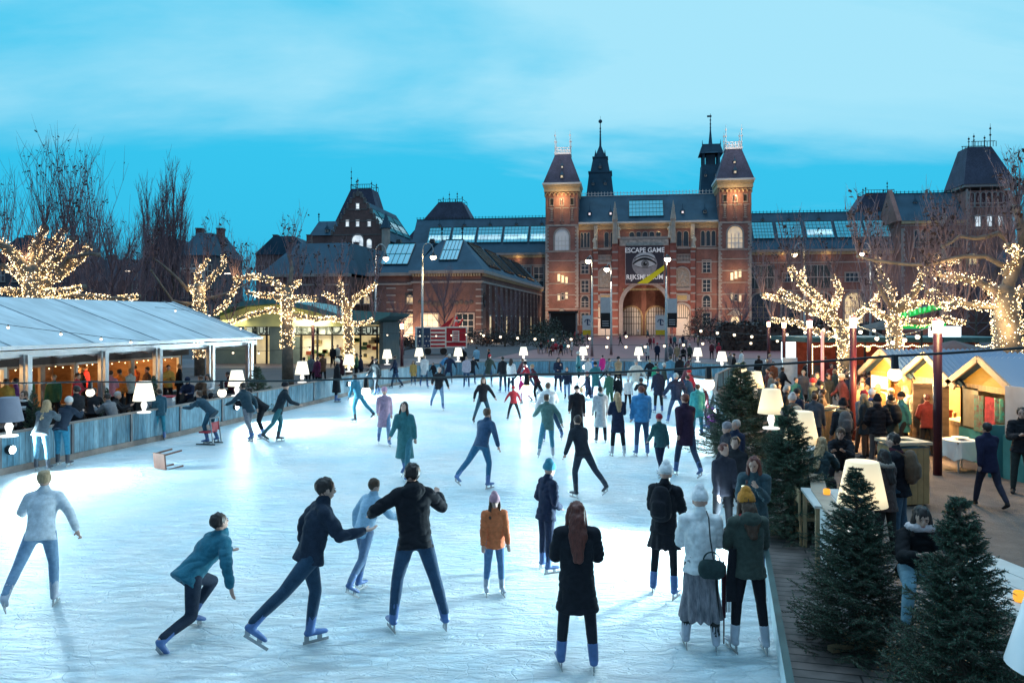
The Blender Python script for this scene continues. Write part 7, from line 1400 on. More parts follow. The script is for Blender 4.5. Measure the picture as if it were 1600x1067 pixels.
def person(px, py, label, pose='stand', face=0, H=1.72, top=BLK, hem=.1, legs=BLK, hair='dark', ln=0, hat=None, pom=0, hood=0, scarf=None, skates=True, lod=1, puff=1., skirt=None, group=None, z=.04, fur=None, xy=None, collar=1, legw=1., bun=0, cap=None, wid=1.):
    if xy: p = Vector((*xy, z))
    else: p = gp(px, py, z)
    if not skates and not xy: z = .02; p = gp(px, py, z)
    s = H / 1.72; b = bpy.data.objects.new('person', geo('body', pose, lod, skates)); COL.objects.link(b); b.location = p; b.rotation_euler = (0, 0, R(face)); b.scale = (s * wid, s * wid, s); tag(b, label, 'person', group)
    b.material_slots[0].link = 'OBJECT'; b.material_slots[0].material = SKIN
    def part(nm, me, mt): c = bpy.data.objects.new(nm, me); COL.objects.link(c); c.parent = b; c.material_slots[0].link = 'OBJECT'; c.material_slots[0].material = mt; return c
    part('jacket' if hem < .3 else 'coat', geo('top', pose, lod, skates, hem=hem, puff=puff, collar=collar, hood=hood), fab(top)); part('trousers', geo('trousers', pose, lod, skates, w=legw), fab(legs))
    for i in (0, 1):
        if skates: sk = part('skate', geo('skate', pose, lod, True, i=i), SKC[(len(label) * 7) % len(SKC)]); bl_ = part('blade', geo('blade', pose, lod, True, i=i), GREYM); bl_.parent = sk
        else: part('shoe', geo('shoe', pose, lod, False, i=i), fab((.03, .025, .025)))
    if hat is not None: part('beanie', geo('beanie', pose, lod, skates, pom=pom, slouch=1 if lod == 0 else 0), fab(hat))
    elif cap is not None: part('cap', geo('cap', pose, lod, skates), fab(cap))
    if hat is None or ln: part('hair', geo('hair', pose, lod, skates, ln=ln, bun=bun), pmat('hair_' + hair, HAIRC[hair], .5, .4, 30., stretch=(3, 3, .4)))
    if scarf: part('scarf', geo('scarf', pose, lod, skates), fab(scarf))
    if fur: part('hood_fur', geo('hood_fur', pose, lod, skates), fab(fur))
    if skirt: part('skirt', geo('skirt', pose, lod, skates, ln=skirt[0]), skirt[1])
    if lod == 0: [part('eye', geo('eye', pose, lod, skates, i=i), fab((.01, .01, .01))) for i in (0, 1)]; part('lips', geo('lips', pose, lod, skates), fab((.35, .1, .1)))
    return b
def jpos(b, pose, skates=True): J = skel(pose, skates); Mx = Matrix.LocRotScale(b.location, b.rotation_euler, b.scale); return J, Mx
def backpack(b, pose, label, col=BLK, skates=True, s=1., vox=.014):
    J, Mx = jpos(b, pose, skates); g = MB(); c = J['chest'] + Vector((0, -.2, -.03)); g.cap_tube([c + Vector((0, 0, -.17)), c, c + Vector((0, .02, .17))], [(.15 * s, .085 * s), (.16 * s, .1 * s), (.12 * s, .075 * s)], 12, ref=(1, 0, 0)); g.cap_tube([c + Vector((0, -.09, -.13)), c + Vector((0, -.09, .02))], [(.11, .045), (.1, .04)], 10, ref=(1, 0, 0))
    me = remesh(g, vox, 2, 'backpack'); o = bpy.data.objects.new('backpack', me); COL.objects.link(o); o.matrix_world = Mx; me.materials[0] = fab(col); tag(o, label, 'backpack')
    g = MB(); [g.tube([c + Vector((q * .1, .07, .16)), J['sh'] + Vector((q * .115, -.02, .075)), J['sh'] + Vector((q * .125, .1, 0)), J['chest'] + Vector((q * .13, .15, -.06)), c + Vector((q * .14, .12, -.14))], .014, 6) for q in (-1, 1)]; st = g.build('strap', fab(col), o); return o
# --- near skaters ---
w1 = person(902, 1048, 'person with long dark reddish hair in a black coat, nearest standing skater, back to us', 'still', 0, 1.68, BLK, .36, (.02, .022, .03), 'red', .42, lod=0, legw=.92, skates=True, wid=1.06)
w2 = person(1037, 932, 'person in white bobble hat and black jacket carrying a black backpack on the rink', 'still', -28, 1.66, BLK, .12, BLK, hat=WHT, pom=1, lod=0, skirt=(.34, fab(BLK)), legw=.85); backpack(w2, 'still', 'black backpack worn by the skater in the white bobble hat', BLK)
SK = pmat('tweed', (.05, .05, .06), .9, .9, 28., col2=(.30, .28, .30), stretch=(1, 1, .25))
w3 = person(1095, 1016, 'person in fluffy white jacket and white hat with a long flecked skirt', 'still', -8, 1.69, (.72, .71, .70), .12, (.03, .03, .03), 'blond', 0, hat=(.75, .74, .74), lod=0, skirt=(.66, SK), puff=1.04)
w4 = person(1172, 1020, 'person in dark green jacket and mustard knit hat, black leggings', 'still', 6, 1.68, OLIVE, .14, (.013, .013, .018), 'brown', .3, hat=(.50, .20, .03), lod=0, scarf=(.4, .03, .03), hood=1, legw=.9)
w5 = person(1181, 928, 'person with dark auburn hair looking down at a bright phone at the rink edge', 'phone', 150, 1.66, (.03, .06, .075), .2, (.03, .05, .08), 'red', .2, lod=0, xy=(3.55, 11.2))
J, Mx = jpos(w5, 'phone'); g = MB(); wr = J['arm', 0][2]; hv = J['hand', 0]; g.box((0, 0, 0), (.072, .009, .145), 0); g.add([(-.032, .0052, -.066), (.032, .0052, -.066), (.032, .0052, .066), (-.032, .0052, .066)], [(0, 1, 2, 3)], 1); g.add([(-.032, -.0052, -.066), (.032, -.0052, -.066), (.032, -.0052, .066), (-.032, -.0052, .066)], [(3, 2, 1, 0)], 1)
o = g.build('phone', [BLACKM, emat('phone_screen', (.8, 1, .85), 2.2, 'NONE')], label='glowing phone held up by the auburn haired skater', cat='phone'); o.location = (3.36, 11.12, 1.3); o.rotation_euler = (R(-15), 0, R(5))
# handbag, stick
J, Mx = jpos(w3, 'still'); hb = empty('handbag', Mx @ (J['hip'] + Vector((.1, -.22, -.02))), R(-8), 'dark green handbag with round handle hanging at the white jacket', 'handbag')
g = MB(); g.cap_tube([(-.09, 0, 0), (.09, 0, 0)], [(.06, .11), (.06, .11)], 12, ref=(0, 1, 0)); me = remesh(g, .012, 2, 'bag_body'); me.materials[0] = fab((.03, .05, .05)); mobj('bag_body', me, hb)
g = MB(); g.tube([(.09 * math.cos(a), 0, .09 + .1 * math.sin(a)) for a in [k * math.pi / 10 for k in range(11)]], .009, 8); g.build('handle', fab((.03, .05, .05)), hb, True)
g = MB(); q = Matrix.Rotation(R(8), 3, 'Z') @ Vector((0, 0, 0)); g.tube([(.02, 0, .1), (-.02, -.03, .35), (-.03, .02, .56), (-.04, .15, .6)], .008, 6); g.build('strap', BLACKM, hb)
g = MB(); g.tube([(0, 0, 0), (.0, 0, .95)], [.008, .012], 8); g.tube([(0, 0, .3), (0, 0, .9)], [.022, .03], 8); q = gp(1131, 1005, .04); g.build('umbrella', fab((.06, .02, .03)), None, True, loc=q, label='closed dark umbrella held upright beside the flecked skirt', cat='umbrella')
g = MB(); V = []
for i in range(7): V += [(-.16 + .012 * i, -.04, 1.3 - i * .12), (-.2 - .01 * i, .0, 1.3 - i * .12)]
w = MB(); w.tube([(-.21, 0, 1.2), (-.23, -.02, .9), (-.22, 0, .6)], [(.05, .02), (.06, .018), (.065, .012)], 8); [w.bar((-.28 + .02 * k, 0, .6), (-.28 + .02 * k, 0, .48), .008) for k in range(7)]; w.build('scarf_end', fab((.015, .015, .02)), w4)
# moving skaters
person(655, 990, 'big skater in black hooded jacket with elbows out, legs apart', 'twistarm', 20, 1.9, BLK, .12, (.03, .07, .13), 'dark', lod=0, hood=1)
person(484, 1005, 'thin dark skater leaning with one leg stretched far behind to the left', 'lunge', -62, 1.85, (.02, .03, .05), .08, (.02, .05, .09), 'dark', lod=0)
person(276, 1000, 'skater in dark teal jacket crouching low over the ice, lower left', 'crouch', -40, 1.75, (.02, .13, .19), .12, (.02, .03, .05), 'dark', lod=0)
person(85, 945, 'skater in pale grey jacket at the far left on open ice', 'skate2', 20, 1.7, (.55, .58, .62), .12, (.16, .26, .38), 'blond', lod=1)
person(560, 922, 'skater in pale blue jacket between the two dark foreground skaters', 'skate', -40, 1.5, (.3, .46, .6), .14, (.10, .16, .26), 'brown', lod=1)
person(772, 928, 'child in a coral and orange jacket standing on the ice', 'stand', 190, 1.28, ORG, .14, (.1, .2, .35), 'brown', .1, lod=0, hat=(.45, .25, .3))
person(852, 893, 'dark navy clad skater with teal hood just left of the nearest standing skater', 'pockets', -60, 1.52, NAVY, .14, NAVY, hat=(.05, .24, .32), lod=0)
person(762, 764, 'slim navy skater with a leg trailing to the left on open ice', 'skate2', -35, 1.72, (.03, .07, .14), .08, (.03, .12, .22), 'brown', lod=1); person(900, 778, 'dark skater passing left of the blond woman', 'skate', 30, 1.66, (.02, .025, .035), .1, (.03, .04, .06), 'dark', lod=1)
person(636, 752, 'person in long dark teal coat beside the mauve coat', 'walk', 170, 1.75, (.03, .13, .15), .5, (.04, .15, .2), 'dark', .2, lod=1); person(608, 697, 'person in mauve pink coat and light jeans', 'walk', 195, 1.66, (.38, .26, .36), .42, LJEAN, hat=PINK, lod=1)
person(692, 641, 'person in black jacket with emblem and light blue trousers skating toward us', 'skate', 190, 1.75, BLK, .1, LJEAN, 'grey', lod=1); person(753, 662, 'person in short black jacket with legs set wide apart', 'wide', 200, 1.62, BLK, .12, (.02, .06, .09), 'brown', .1, lod=1)
person(803, 657, 'child in red snow jacket and black trousers', 'wide', 10, 1.22, RED, .1, BLK, 'dark', hat=RED, lod=1); person(816, 632, 'smaller child in pink behind the red jacket', 'skate', 60, 1.15, MAG, .1, PINK, hat=MAG, lod=2)
person(786, 613, 'person in black coat paired with a white coat near the far boards', 'stand', 20, 1.74, BLK, .2, (.03, .06, .1), 'dark', lod=1); person(798, 614, 'person in white coat paired with a black coat near the far boards', 'stand', -20, 1.66, WHT, .2, NAVY, 'dark', .2, lod=1)
person(729, 606, 'person in pale pink jacket near the far boards below the lamp', 'stand', 180, 1.66, (.5, .42, .48), .14, JEAN, 'dark', lod=2)
person(850, 690, 'person in thick white jacket seen from behind, dark trousers', 'skate', 10, 1.75, WHT, .12, (.02, .05, .09), 'brown', lod=1, puff=1.08); person(864, 716, 'person in grey green parka skating away', 'skate2', 5, 1.68, (.08, .16, .15), .2, (.05, .2, .28), 'brown', lod=1)
person(872, 613, 'person in dark coat holding hands to the face near the far boards', 'phone', 185, 1.72, NAVY, .3, BLK, 'dark', .1, lod=1); person(889, 627, 'boy in navy jacket and pale jeans', 'walk', 170, 1.5, NAVY, .1, LJEAN, 'dark', lod=1); person(893, 668, 'stooping skater in pale blue trousers', 'bent', -80, 1.5, (.3, .42, .5), .1, LJEAN, 'blond', lod=1)
person(908, 695, 'person in ankle length black coat and flat hat', 'walk', 175, 1.7, BLK, .72, BLK, cap=BLK, lod=1); person(939, 692, 'person in knee length pale coat with teal collar', 'stand', 5, 1.62, (.5, .53, .55), .5, BLK, 'black', scarf=TEALC, lod=1, bun=1); person(966, 713, 'person with long blond hair in a dark flared coat', 'still', 10, 1.66, NAVY, .34, BLK, 'blond', .36, lod=1)
person(1003, 713, 'broad person in bright blue quilted jacket and jeans', 'stand', 5, 1.82, BLUE, .12, JEAN, 'red', lod=1, puff=1.14); person(1056, 742, 'tall person in dark maroon coat with brown hair', 'walk', 15, 1.9, (.03, .015, .035), .3, (.03, .05, .09), 'red', lod=1, puff=1.05); person(1031, 742, 'shorter person in red beanie and dark teal jacket', 'walk2', 20, 1.42, (.03, .09, .1), .14, NAVY, hat=(.25, .02, .04), lod=1)
person(953, 640, 'person in forest green parka in the middle of the rink', 'stand', 30, 1.5, (.03, .12, .09), .2, GRN, 'dark', lod=1); person(966, 638, 'child in black padded coat next to the green parka', 'stand', 0, 1.3, BLK, .3, BLK, 'brown', lod=1); person(981, 640, 'child in white padded jacket and black trousers', 'stand', 180, 1.25, WHT, .12, BLK, hat=WHT, lod=1); person(993, 622, 'person in bulky cream jacket facing us', 'wide', 180, 1.75, (.6, .6, .55), .2, (.4, .45, .48), hat=(.3, .3, .3), lod=1, puff=1.12)
person(1005, 652, 'dark clothed skater directly behind the blue quilted jacket', 'bent', 0, 1.6, BLK, .12, BLK, 'dark', lod=1); person(1029, 645, 'person in dark blue coat right of the bulky cream jacket', 'stand', 10, 1.7, NAVY, .3, BLK, 'dark', lod=1); person(1058, 662, 'person in navy padded jacket with pale hat behind the maroon coat', 'wide', 0, 1.72, NAVY, .14, JEAN, hat=(.3, .4, .45), lod=1, puff=1.1)
person(1025, 612, 'child in green jacket near the far boards', 'stand', 10, 1.4, (.03, .3, .16), .12, JEAN, 'dark', lod=2); person(1048, 612, 'person in pale blue jeans near the right far corner', 'stand', 0, 1.75, (.1, .25, .35), .12, LJEAN, 'brown', lod=2); person(1063, 612, 'dark tall person beside the pale blue jeans', 'stand', 20, 1.8, BLK, .2, NAVY, 'dark', lod=2); person(1090, 683, 'person in sea green coat at the market side of the rink', 'stand', -10, 1.6, (.05, .32, .32), .34, (.05, .2, .25), 'brown', lod=1); person(1104, 668, 'child in red hat at the market side boards', 'stand', 90, 1.35, MAR, .14, BLK, hat=RED, lod=1)
person(1076, 655, 'dark blue skater leaning near the market side boards', 'skate', 40, 1.6, (.02, .06, .12), .14, NAVY, 'dark', lod=2); person(1107, 652 + 20, 'small child in a magenta snowsuit at the spruce', 'sit', 60, .9, (.5, .08, .5), .1, (.5, .08, .5), hat=(.3, .05, .4), lod=2)
person(525, 628, 'person in long black coat and cream hat waiting at the left boards', 'stand', -70, 1.85, BLK, .62, BLK, hat=(.7, .62, .5), lod=1); person(586, 618, 'person in charcoal jacket leaning on the left boards', 'walk', 150, 1.76, (.03, .035, .04), .14, BLK, 'dark', lod=1); person(612, 606, 'dark skater beyond the charcoal jacket', 'walk2', 100, 1.7, NAVY, .14, JEAN, 'brown', lod=1)
person(646, 603, 'child in yellow ochre coat at the far left corner', 'stand', 180, 1.35, YEL, .3, JEAN, 'brown', .1, lod=1); person(677, 598, 'small child in black at the far left corner', 'walk', 150, 1.15, BLK, .1, BLK, 'dark', lod=2); person(689, 592, 'person in cobalt jacket bending at the far boards', 'bent', -120, 1.7, BLUE, .1, GREY, 'brown', lod=2); person(555, 660, 'dark blue skater alone near the left boards', 'skate', 60, 1.7, (.04, .2, .3), .14, (.05, .25, .35), 'dark', lod=1)
person(332, 692, 'dark clothed skater pushing a red skating aid', 'bent', 80, 1.7, (.03, .07, .1), .14, (.03, .1, .15), 'brown', lod=1); person(393, 690, 'dark skater in the trio by the left boards, nearest the tree lamp', 'skate2', 60, 1.78, (.03, .06, .08), .14, (.2, .2, .22), 'dark', lod=1); person(412, 684, 'middle skater of the trio by the left boards, bending in black', 'bent', 120, 1.75, BLK, .14, BLK, 'dark', lod=1); person(434, 690, 'right hand skater of the trio, in black headgear', 'skate', -60, 1.78, (.02, .03, .04), .14, (.03, .12, .14), hat=BLK, lod=1)
person(250, 688, 'dark blue skater against the left boards under the second lamp', 'stand', 40, 1.5, (.03, .09, .13), .14, (.03, .2, .28), 'dark', lod=1)
person(66, 736, 'person with long fair hair leaning over the left fence in pale jeans', 'rail', 10, 1.72, (.07, .09, .11), .14, (.10, .22, .30), 'blond', .3, lod=1); person(98, 728, 'person in black jacket with pale hood leaning on the left fence', 'rail', 0, 1.72, (.02, .03, .05), .12, (.03, .2, .32), hat=(.5, .5, .5), lod=1)
person(928, 593, 'child in blue hood leaning on the far boards', 'rail', 10, 1.3, (.03, .2, .45), .14, NAVY, hat=(.04, .15, .3), lod=2); person(942, 593, 'child in magenta coat by the far boards', 'stand', 20, 1.45, MAG, .3, NAVY, 'dark', lod=2)
r = empty('skating_aid', gp(330, 694, .04), R(80), 'red and white skating aid pushed along the left boards', 'skating aid'); g = MB(); [g.bar((x, -.25, .03), (x, .35, .03), .03) for x in (-.22, .22)]; g.build('runner', BLACKM, r); g = MB(); [g.bar((x, -.2, .03), (x, -.1, .8), .03) for x in (-.22, .22)]; g.bar((-.22, -.1, .8), (.22, -.1, .8), .035); g.build('handle', GREYM, r); g = MB(); g.box((0, .1, .38), (.42, .36, .04)); g.box((0, -.12, .55), (.42, .03, .25)); g.build('seat', MATS['trailer_red'], r)
# --- left terrace ---
def tp(Y, off): return (-12.3 + (Y - 18.4) * .254 - off, Y)
person(0, 0, 'person in black and white sports jacket standing under the television', 'stand', 165, 1.76, BLK, .12, BLK, 'brown', skates=False, xy=((40 - 800) / F * 20.4, 20.4), lod=0, z=.1, scarf=(.7, .7, .7))
a = [o for o in bpy.data.objects if 'sports jacket' in o.get('label', '')][0]; g = MB(); J = skel('stand', False); g.tube([J['chest'] + Vector((0, 0, -.02)), J['chest'] + Vector((0, 0, .08))], [(.207, .152), (.202, .146)], 20, ref=(1, 0, 0)); g.build('chest_band', fab(WHT), a, True)
person(0, 0, 'tall person in long black coat standing in the left terrace', 'stand', 70, 1.84, BLK, .4, BLK, 'dark', skates=False, xy=((122 - 800) / F * 21.6, 21.6), lod=1, z=.05)
for px, Y, lab, kw in ((162, 22.4, 'person hunched over a table in a grey jacket by the left fence', dict(top=GREY, hair='dark', face=70)), (192, 23.0, 'grey haired person in black seated at the left fence', dict(top=BLK, hair='grey', face=-70)), (288, 27.6, 'person in dark hood seated behind the left fence', dict(top=NAVY, hair='brown', hat=NAVY, face=180)), (305, 28.6, 'person in brown coat seated in the left terrace corner', dict(top=BRNC, hair='brown', face=160)), (322, 29.4, 'person in white and black seated in the left terrace corner', dict(top=WHT, hair='black', face=190, ln=.2)), (345, 31, 'person in dark red seated beside the terrace end', dict(top=MAR, hair='dark', face=120)), (148, 24.2, 'person in black facing the pavilion windows from a bench', dict(top=BLK, hair='dark', face=20))):
    person(0, 0, lab, 'sitlean' if px < 200 else 'sit', skates=False, xy=((px - 800) / F * Y, Y), lod=1, z=.3, **kw)
random.seed(11)
cols = [('orange', ORG), ('red', RED), ('black', BLK), ('grey', GREY), ('green', GRN), ('brown', BRNC), ('yellow', YEL), ('white', WHT)]
ca, sa = math.cos(-TPV), math.sin(-TPV)
for i, (y, x) in enumerate(((-4.2, -3.2), (-5.3, -4.6), (-7.2, -3.0), (-8.4, -4.4), (-9.6, -3.1), (-11.0, -3.6), (-12.4, -2.9), (-13.8, -4.2), (-15.2, -3.2), (-16.6, -3.8))):
    n_, c = cols[i % 8]; wx, wy = -11.6 + x * ca - y * sa, 35.4 + x * sa + y * ca; person(0, 0, 'guest in %s top inside the pavilion, %s' % (n_, ['at the far right pane', 'deep behind the far right pane', 'beside the fireplace pane', 'under the second pendant', 'just right of the open pane', 'at the middle pane', 'by the green lit pane', 'behind the green lit pane', 'left of the television', 'at the left edge pane'][i]), 'stand' if i % 2 else 'crossed', 60 + i * 37, 1.7 + .05 * (i % 3), c, .12, BLK, ['dark', 'brown', 'blond'][i % 3], skates=False, xy=(wx, wy), lod=2, z=.15)
for i, (px, Y, lab) in enumerate(((10, 23.6, 'guest in mustard top behind the left edge pane'), (28, 24.0, 'guest in plum top behind the left edge pane'), (85, 25.5, 'guest in green top just inside the lit pane right of the television'), (118, 26.2, 'guest in crimson top just inside the second pane'), (185, 28.2, 'guest in orange top just inside the middle pane'), (205, 28.6, 'guest in white top just inside the middle pane'), (232, 29.6, 'guest in brown top just inside the fourth pane'), (262, 31, 'guest in amber top beside the door'), (278, 31.6, 'guest in black top beside the door'), (172, 27.4, 'guest in pink top by the narrow pane'))):
    c = [(.4, .25, .05), (.2, .05, .2), GRN, (.4, .03, .05), (.6, .2, .04), (.6, .58, .5), BRNC, (.5, .28, .06), BLK, (.5, .2, .25)][i]
    person(0, 0, lab, 'crossed' if i % 2 else 'stand', 40 + i * 77, 1.74, c, .12, BLK, ['brown', 'dark', 'blond'][i % 3], skates=False, xy=((px - 800) / F * Y, Y), lod=2, z=.2)
# --- group between shop and rink ---
for i, (px, Y, lab, kw) in enumerate(((476, 42, 'person with raised arms in olive behind the left fence', dict(top=(.08, .09, .07), pose='reach', face=30)), (497, 41.5, 'person in plum coat behind the left fence', dict(top=(.12, .02, .06), hem=.3, face=150)), (487, 43, 'person in charcoal between the olive and plum coats', dict(top=GREY, face=170)), (534, 44, 'person in dark coat left of the shop door pair', dict(top=(.06, .02, .03), hem=.3, face=60)), (520, 60, 'person in black jacket at the shop door', dict(top=BLK, face=200)), (528, 60.5, 'person in cream jacket at the shop door', dict(top=(.55, .52, .45), face=160)), (565, 45, 'person in navy at the fence under the fourth lamp', dict(top=NAVY, face=90)), (556, 46, 'person in dark green at the fence under the fourth lamp', dict(top=GRN, face=-90)), (575, 49, 'seated person in black by the shop terrace', dict(top=BLK, pose='sit', face=120)), (505, 46, 'person in brown hooded coat before the shop glass', dict(top=BRNC, hem=.3, face=40)),
        (724, 55, 'person in white hat and black jacket beyond the far fence', dict(top=BLK, hat=WHT, face=0)), (745, 56, 'person in pale blue beyond the far fence', dict(top=LBLU, face=20)), (765, 54, 'person in black with dark hair beyond the far fence', dict(top=BLK, face=90)), (1148, 46, 'dark person left of the tallest spruce tip', dict(top=BLK, face=60)), (1160, 50, 'person in white jacket beyond the right corner', dict(top=WHT, face=100)), (1140, 48.5, 'person in grey beyond the right corner', dict(top=GREY, face=200)))):
    kw = dict(kw); person(0, 0, lab, kw.pop('pose', 'stand'), skates=False, xy=((px - 800) / F * Y, Y), lod=2, z=.02, H=1.7 + .04 * (i % 3), **kw)
# --- plaza crowd ---
random.seed(21); CN = [('black', BLK), ('navy', NAVY), ('dark red', MAR), ('olive', OLIVE), ('grey', GREY), ('teal', TEALC), ('maroon', (.12, .03, .04)), ('beige', TAN), ('white', (.6, .6, .6)), ('red', (.4, .03, .05))]
spots = [(845, 553, 'sit'), (853, 550, 'sit'), (860, 556, 'sit'), (868, 552, 'sit'), (876, 556, 'sit'), (884, 553, 'sit'), (893, 556, 'stand'), (850, 541, 'stand'), (861, 540, 'stand'), (870, 538, 'stand'), (880, 542, 'stand'), (892, 540, 'stand'), (905, 535, 'walk'), (899, 534, 'stand'), (919, 540, 'stand'), (910, 538, 'stand'),
    (934, 520, 'stand'), (940, 519, 'stand'), (946, 521, 'stand'), (930, 521, 'walk'), (952, 520, 'stand'), (967, 540, 'walk'), (1016, 546, 'stand'), (1022, 546, 'stand'), (1045, 546, 'walk'), (1054, 544, 'stand'), (1062, 548, 'stand'), (1067, 542, 'stand'), (1074, 550, 'walk'), (1091, 546, 'stand'), (1050, 519, 'stand'), (1058, 518, 'stand'), (1066, 519, 'stand'), (1072, 520, 'walk'), (1080, 519, 'stand'), (998, 560, 'sit'), (1012, 568, 'stand'), (1027, 566, 'stand'), (1047, 568, 'stand'), (1058, 569, 'stand'), (1068, 566, 'sit'), (1077, 569, 'stand'), (1112, 562, 'stand'), (1120, 566, 'walk'), (976, 530, 'walk'), (1010, 528, 'walk'), (997, 524, 'stand'), (880, 530, 'walk'), (870, 547, 'sit'), (1085, 535, 'stand')]
HN = [('dark hair', dict(hair='dark')), ('pale hat', dict(hat=(.5, .5, .48))), ('fair hair', dict(hair='blond')), ('black hat', dict(hat=BLK)), ('brown hair', dict(hair='brown')), ('red hat', dict(hat=RED))]
used = set()
for i, (px, py, ps) in enumerate(spots):
    loc = 'at the side arch' if py < 522 and px < 960 else 'at the right side arch' if py < 522 else 'among the seated crowd on the plaza' if px < 900 else 'crossing the plaza' if ps == 'walk' else 'right behind the far fence' if py > 558 else 'on the plaza under the arch' if px < 1040 else 'on the right of the plaza'
    for t in range(60):
        a, b_ = CN[(i * 3 + t) % 10], HN[(i * 5 + t // 2) % 6]
        if (a[0], b_[0], loc) not in used: break
    used.add((a[0], b_[0], loc)); q = gp(px, py, .02); person(0, 0, 'distant person in %s, %s, %s' % (a[0], b_[0], loc), ps, random.choice((0, 170, 90, -90, 40, 200)), 1.62 + .14 * random.random(), a[1], random.choice((.12, .3)), random.choice((BLK, NAVY, GREY)), skates=False, xy=(q.x, q.y), lod=2, z=.02, group='people on the plaza', **b_[1])
for k, (x0, Yy) in enumerate(((848, 88), (868, 86), (884, 90), (1064, 68))): table(((x0 - 800) / F * Yy, Yy, 0), ['table of the seated plaza crowd, left one', 'table of the seated plaza crowd, middle one', 'table of the seated plaza crowd, right one', 'small table behind the far fence'][k], 1.2, 1.2, .76, 0, DK)
# --- market crowd ---
def mk(px, Y, lab, pose='stand', face=0, lod=1, z=.02, **kw): return person(0, 0, lab, pose, face, skates=False, xy=((px - 800) / F * Y, Y), lod=lod, z=z, **kw)
b = mk(1408, 12.6, 'curly dark haired man in a black coat with maroon scarf and brown backpack', 'still', 55, 0, H=1.86, top=(.012, .012, .016), legs=(.05, .09, .13), hair='dark', scarf=MAR, hem=.14, puff=1.05); backpack(b, 'still', 'brown backpack on the curly haired man', (.13, .075, .045), False, 1.15)
mk(1385, 12.2, 'person with long dark brown hair in a fur trimmed coat facing the curly haired man', 'stand', 20, 0, H=1.66, top=(.08, .05, .045), hair='dark', ln=.36, legs=(.03, .03, .03), fur=(.3, .24, .2), hem=.2)
b = mk(1318, 18.9, 'person in black parka with fur hood and grey backpack, back to us', 'stand', -5, 0, H=1.74, top=(.018, .022, .03), hem=.34, legs=(.16, .10, .06), hat=BLK, fur=(.3, .2, .12)); backpack(b, 'stand', 'grey backpack on the fur hooded parka', (.12, .11, .11), False, 1.1)
mk(1288, 14.2, 'person with long curly ash blond hair seated at the pale table', 'sitlean', -40, 0, top=(.03, .05, .055), hair='blond', ln=.4, z=.3, H=1.7); mk(1312, 15.2, 'person with short brown hair seated behind the ash blond woman', 'sitlean', 150, 0, top=BLK, hair='brown', z=.3, H=1.7)
p_ = mk(1445, 8.1, 'dark haired woman in black coat with a white scarf looking down at the near right', 'sitlean', 165, 0, z=.45, H=1.7, top=(.012, .012, .014), hair='dark', ln=.3, legs=(.25, .42, .5), scarf=(.55, .52, .55), fur=(.62, .52, .52))
mk(1596, 16.6, 'man with shaved head and crossed arms leaning by the pale screen panel', 'crossed', 150, 0, H=1.84, top=BLK, legs=(.03, .04, .04), hair='dark')
mk(1524, 15.6, 'dark indigo coated person walking past the nearest red post', 'walk', 0, 1, H=1.7, top=(.02, .02, .05), legs=(.03, .03, .05), hair='dark', hem=.2)
mk(1372, 19.4, 'person in black leather jacket and black beanie in the middle of the path', 'pockets', -15, 0, H=1.78, top=(.015, .015, .018), hat=BLK, legs=(.07, .06, .06), puff=1.06)
b = mk(1394, 20.4, 'person in dark green parka with fur hood before the middle stall', 'stand', 10, 1, H=1.74, top=(.03, .04, .035), fur=(.25, .15, .08), hem=.2, legs=BLK); backpack(b, 'stand', 'black rucksack on the dark green parka', BLK, False, 1.05, .02)
mk(1361, 21.8, 'person in white bobble hat and blue scarf in the market crowd', 'pockets', 170, 1, H=1.74, top=NAVY, hat=(.65, .65, .7), scarf=(.04, .12, .5), legs=NAVY, pom=1)
mk(1353, 20.8, 'person with long fair hair beside the black beanie', 'stand', 60, 1, top=(.03, .035, .04), hair='blond', ln=.3, hem=.3, legs=BRNC)
mk(1430, 22.0, 'person in grey jacket, khaki trousers and pale cap at the middle stall', 'pockets', -60, 0, H=1.84, top=(.16, .15, .12), legs=(.32, .22, .11), cap=(.5, .48, .42), hem=.16)
mk(1449, 21.2, 'person in red and black jacket bending to the bright counter', 'pockets', -20, 1, H=1.66, top=(.14, .02, .02), legs=(.02, .02, .025), hair='red', hem=.16)
mk(1412, 23.4, 'blond person in pale coat in the glare of the middle stall', 'stand', -70, 1, top=(.5, .42, .3), hair='blond', ln=.2, hem=.5, legs=(.4, .35, .28))
b = mk(1240, 19.6, 'person in light grey knitted beanie with a pale backpack at the rink side', 'stand', 15, 0, H=1.8, top=(.07, .065, .06), hat=(.35, .37, .42), legs=BLK, hood=1); backpack(b, 'stand', 'pale beige backpack under the grey knitted beanie', (.40, .36, .30), False, 1.1)
mk(1230, 18.2, 'dark bearded person in profile below the grey beanie', 'stand', 70, 1, H=1.66, top=BLK, hair='black', ln=.15, legs=BLK); mk(1218, 20.0, 'person in green jacket behind the second big lamp', 'stand', 100, 1, top=GRN, hair='dark', H=1.7); mk(1247, 22, 'person in dark beanie and navy coat in the queue', 'stand', 120, 1, top=NAVY, hat=(.02, .02, .03), H=1.74); mk(1232, 23, 'bald person in dark coat in the queue', 'stand', 60, 1, top=BLK, hair='grey', H=1.76)
mk(1272, 20.6, 'person in dark slate jacket left of the wooden bin', 'stand', -30, 1, top=(.05, .065, .09), hair='brown', H=1.76, puff=1.05, legs=NAVY); mk(1288, 22.5, 'person in dark brown jacket near the wooden bin', 'stand', 60, 1, top=BRNC, hair='brown', H=1.7); mk(1277, 27, 'tall person in slate coat by the red post', 'stand', 150, 1, H=1.88, top=(.04, .05, .07), hair='brown', hem=.3); mk(1292, 28.5, 'person in charcoal coat beyond the slate coat', 'stand', 200, 1, H=1.74, top=(.04, .045, .05), hair='dark', hem=.3)
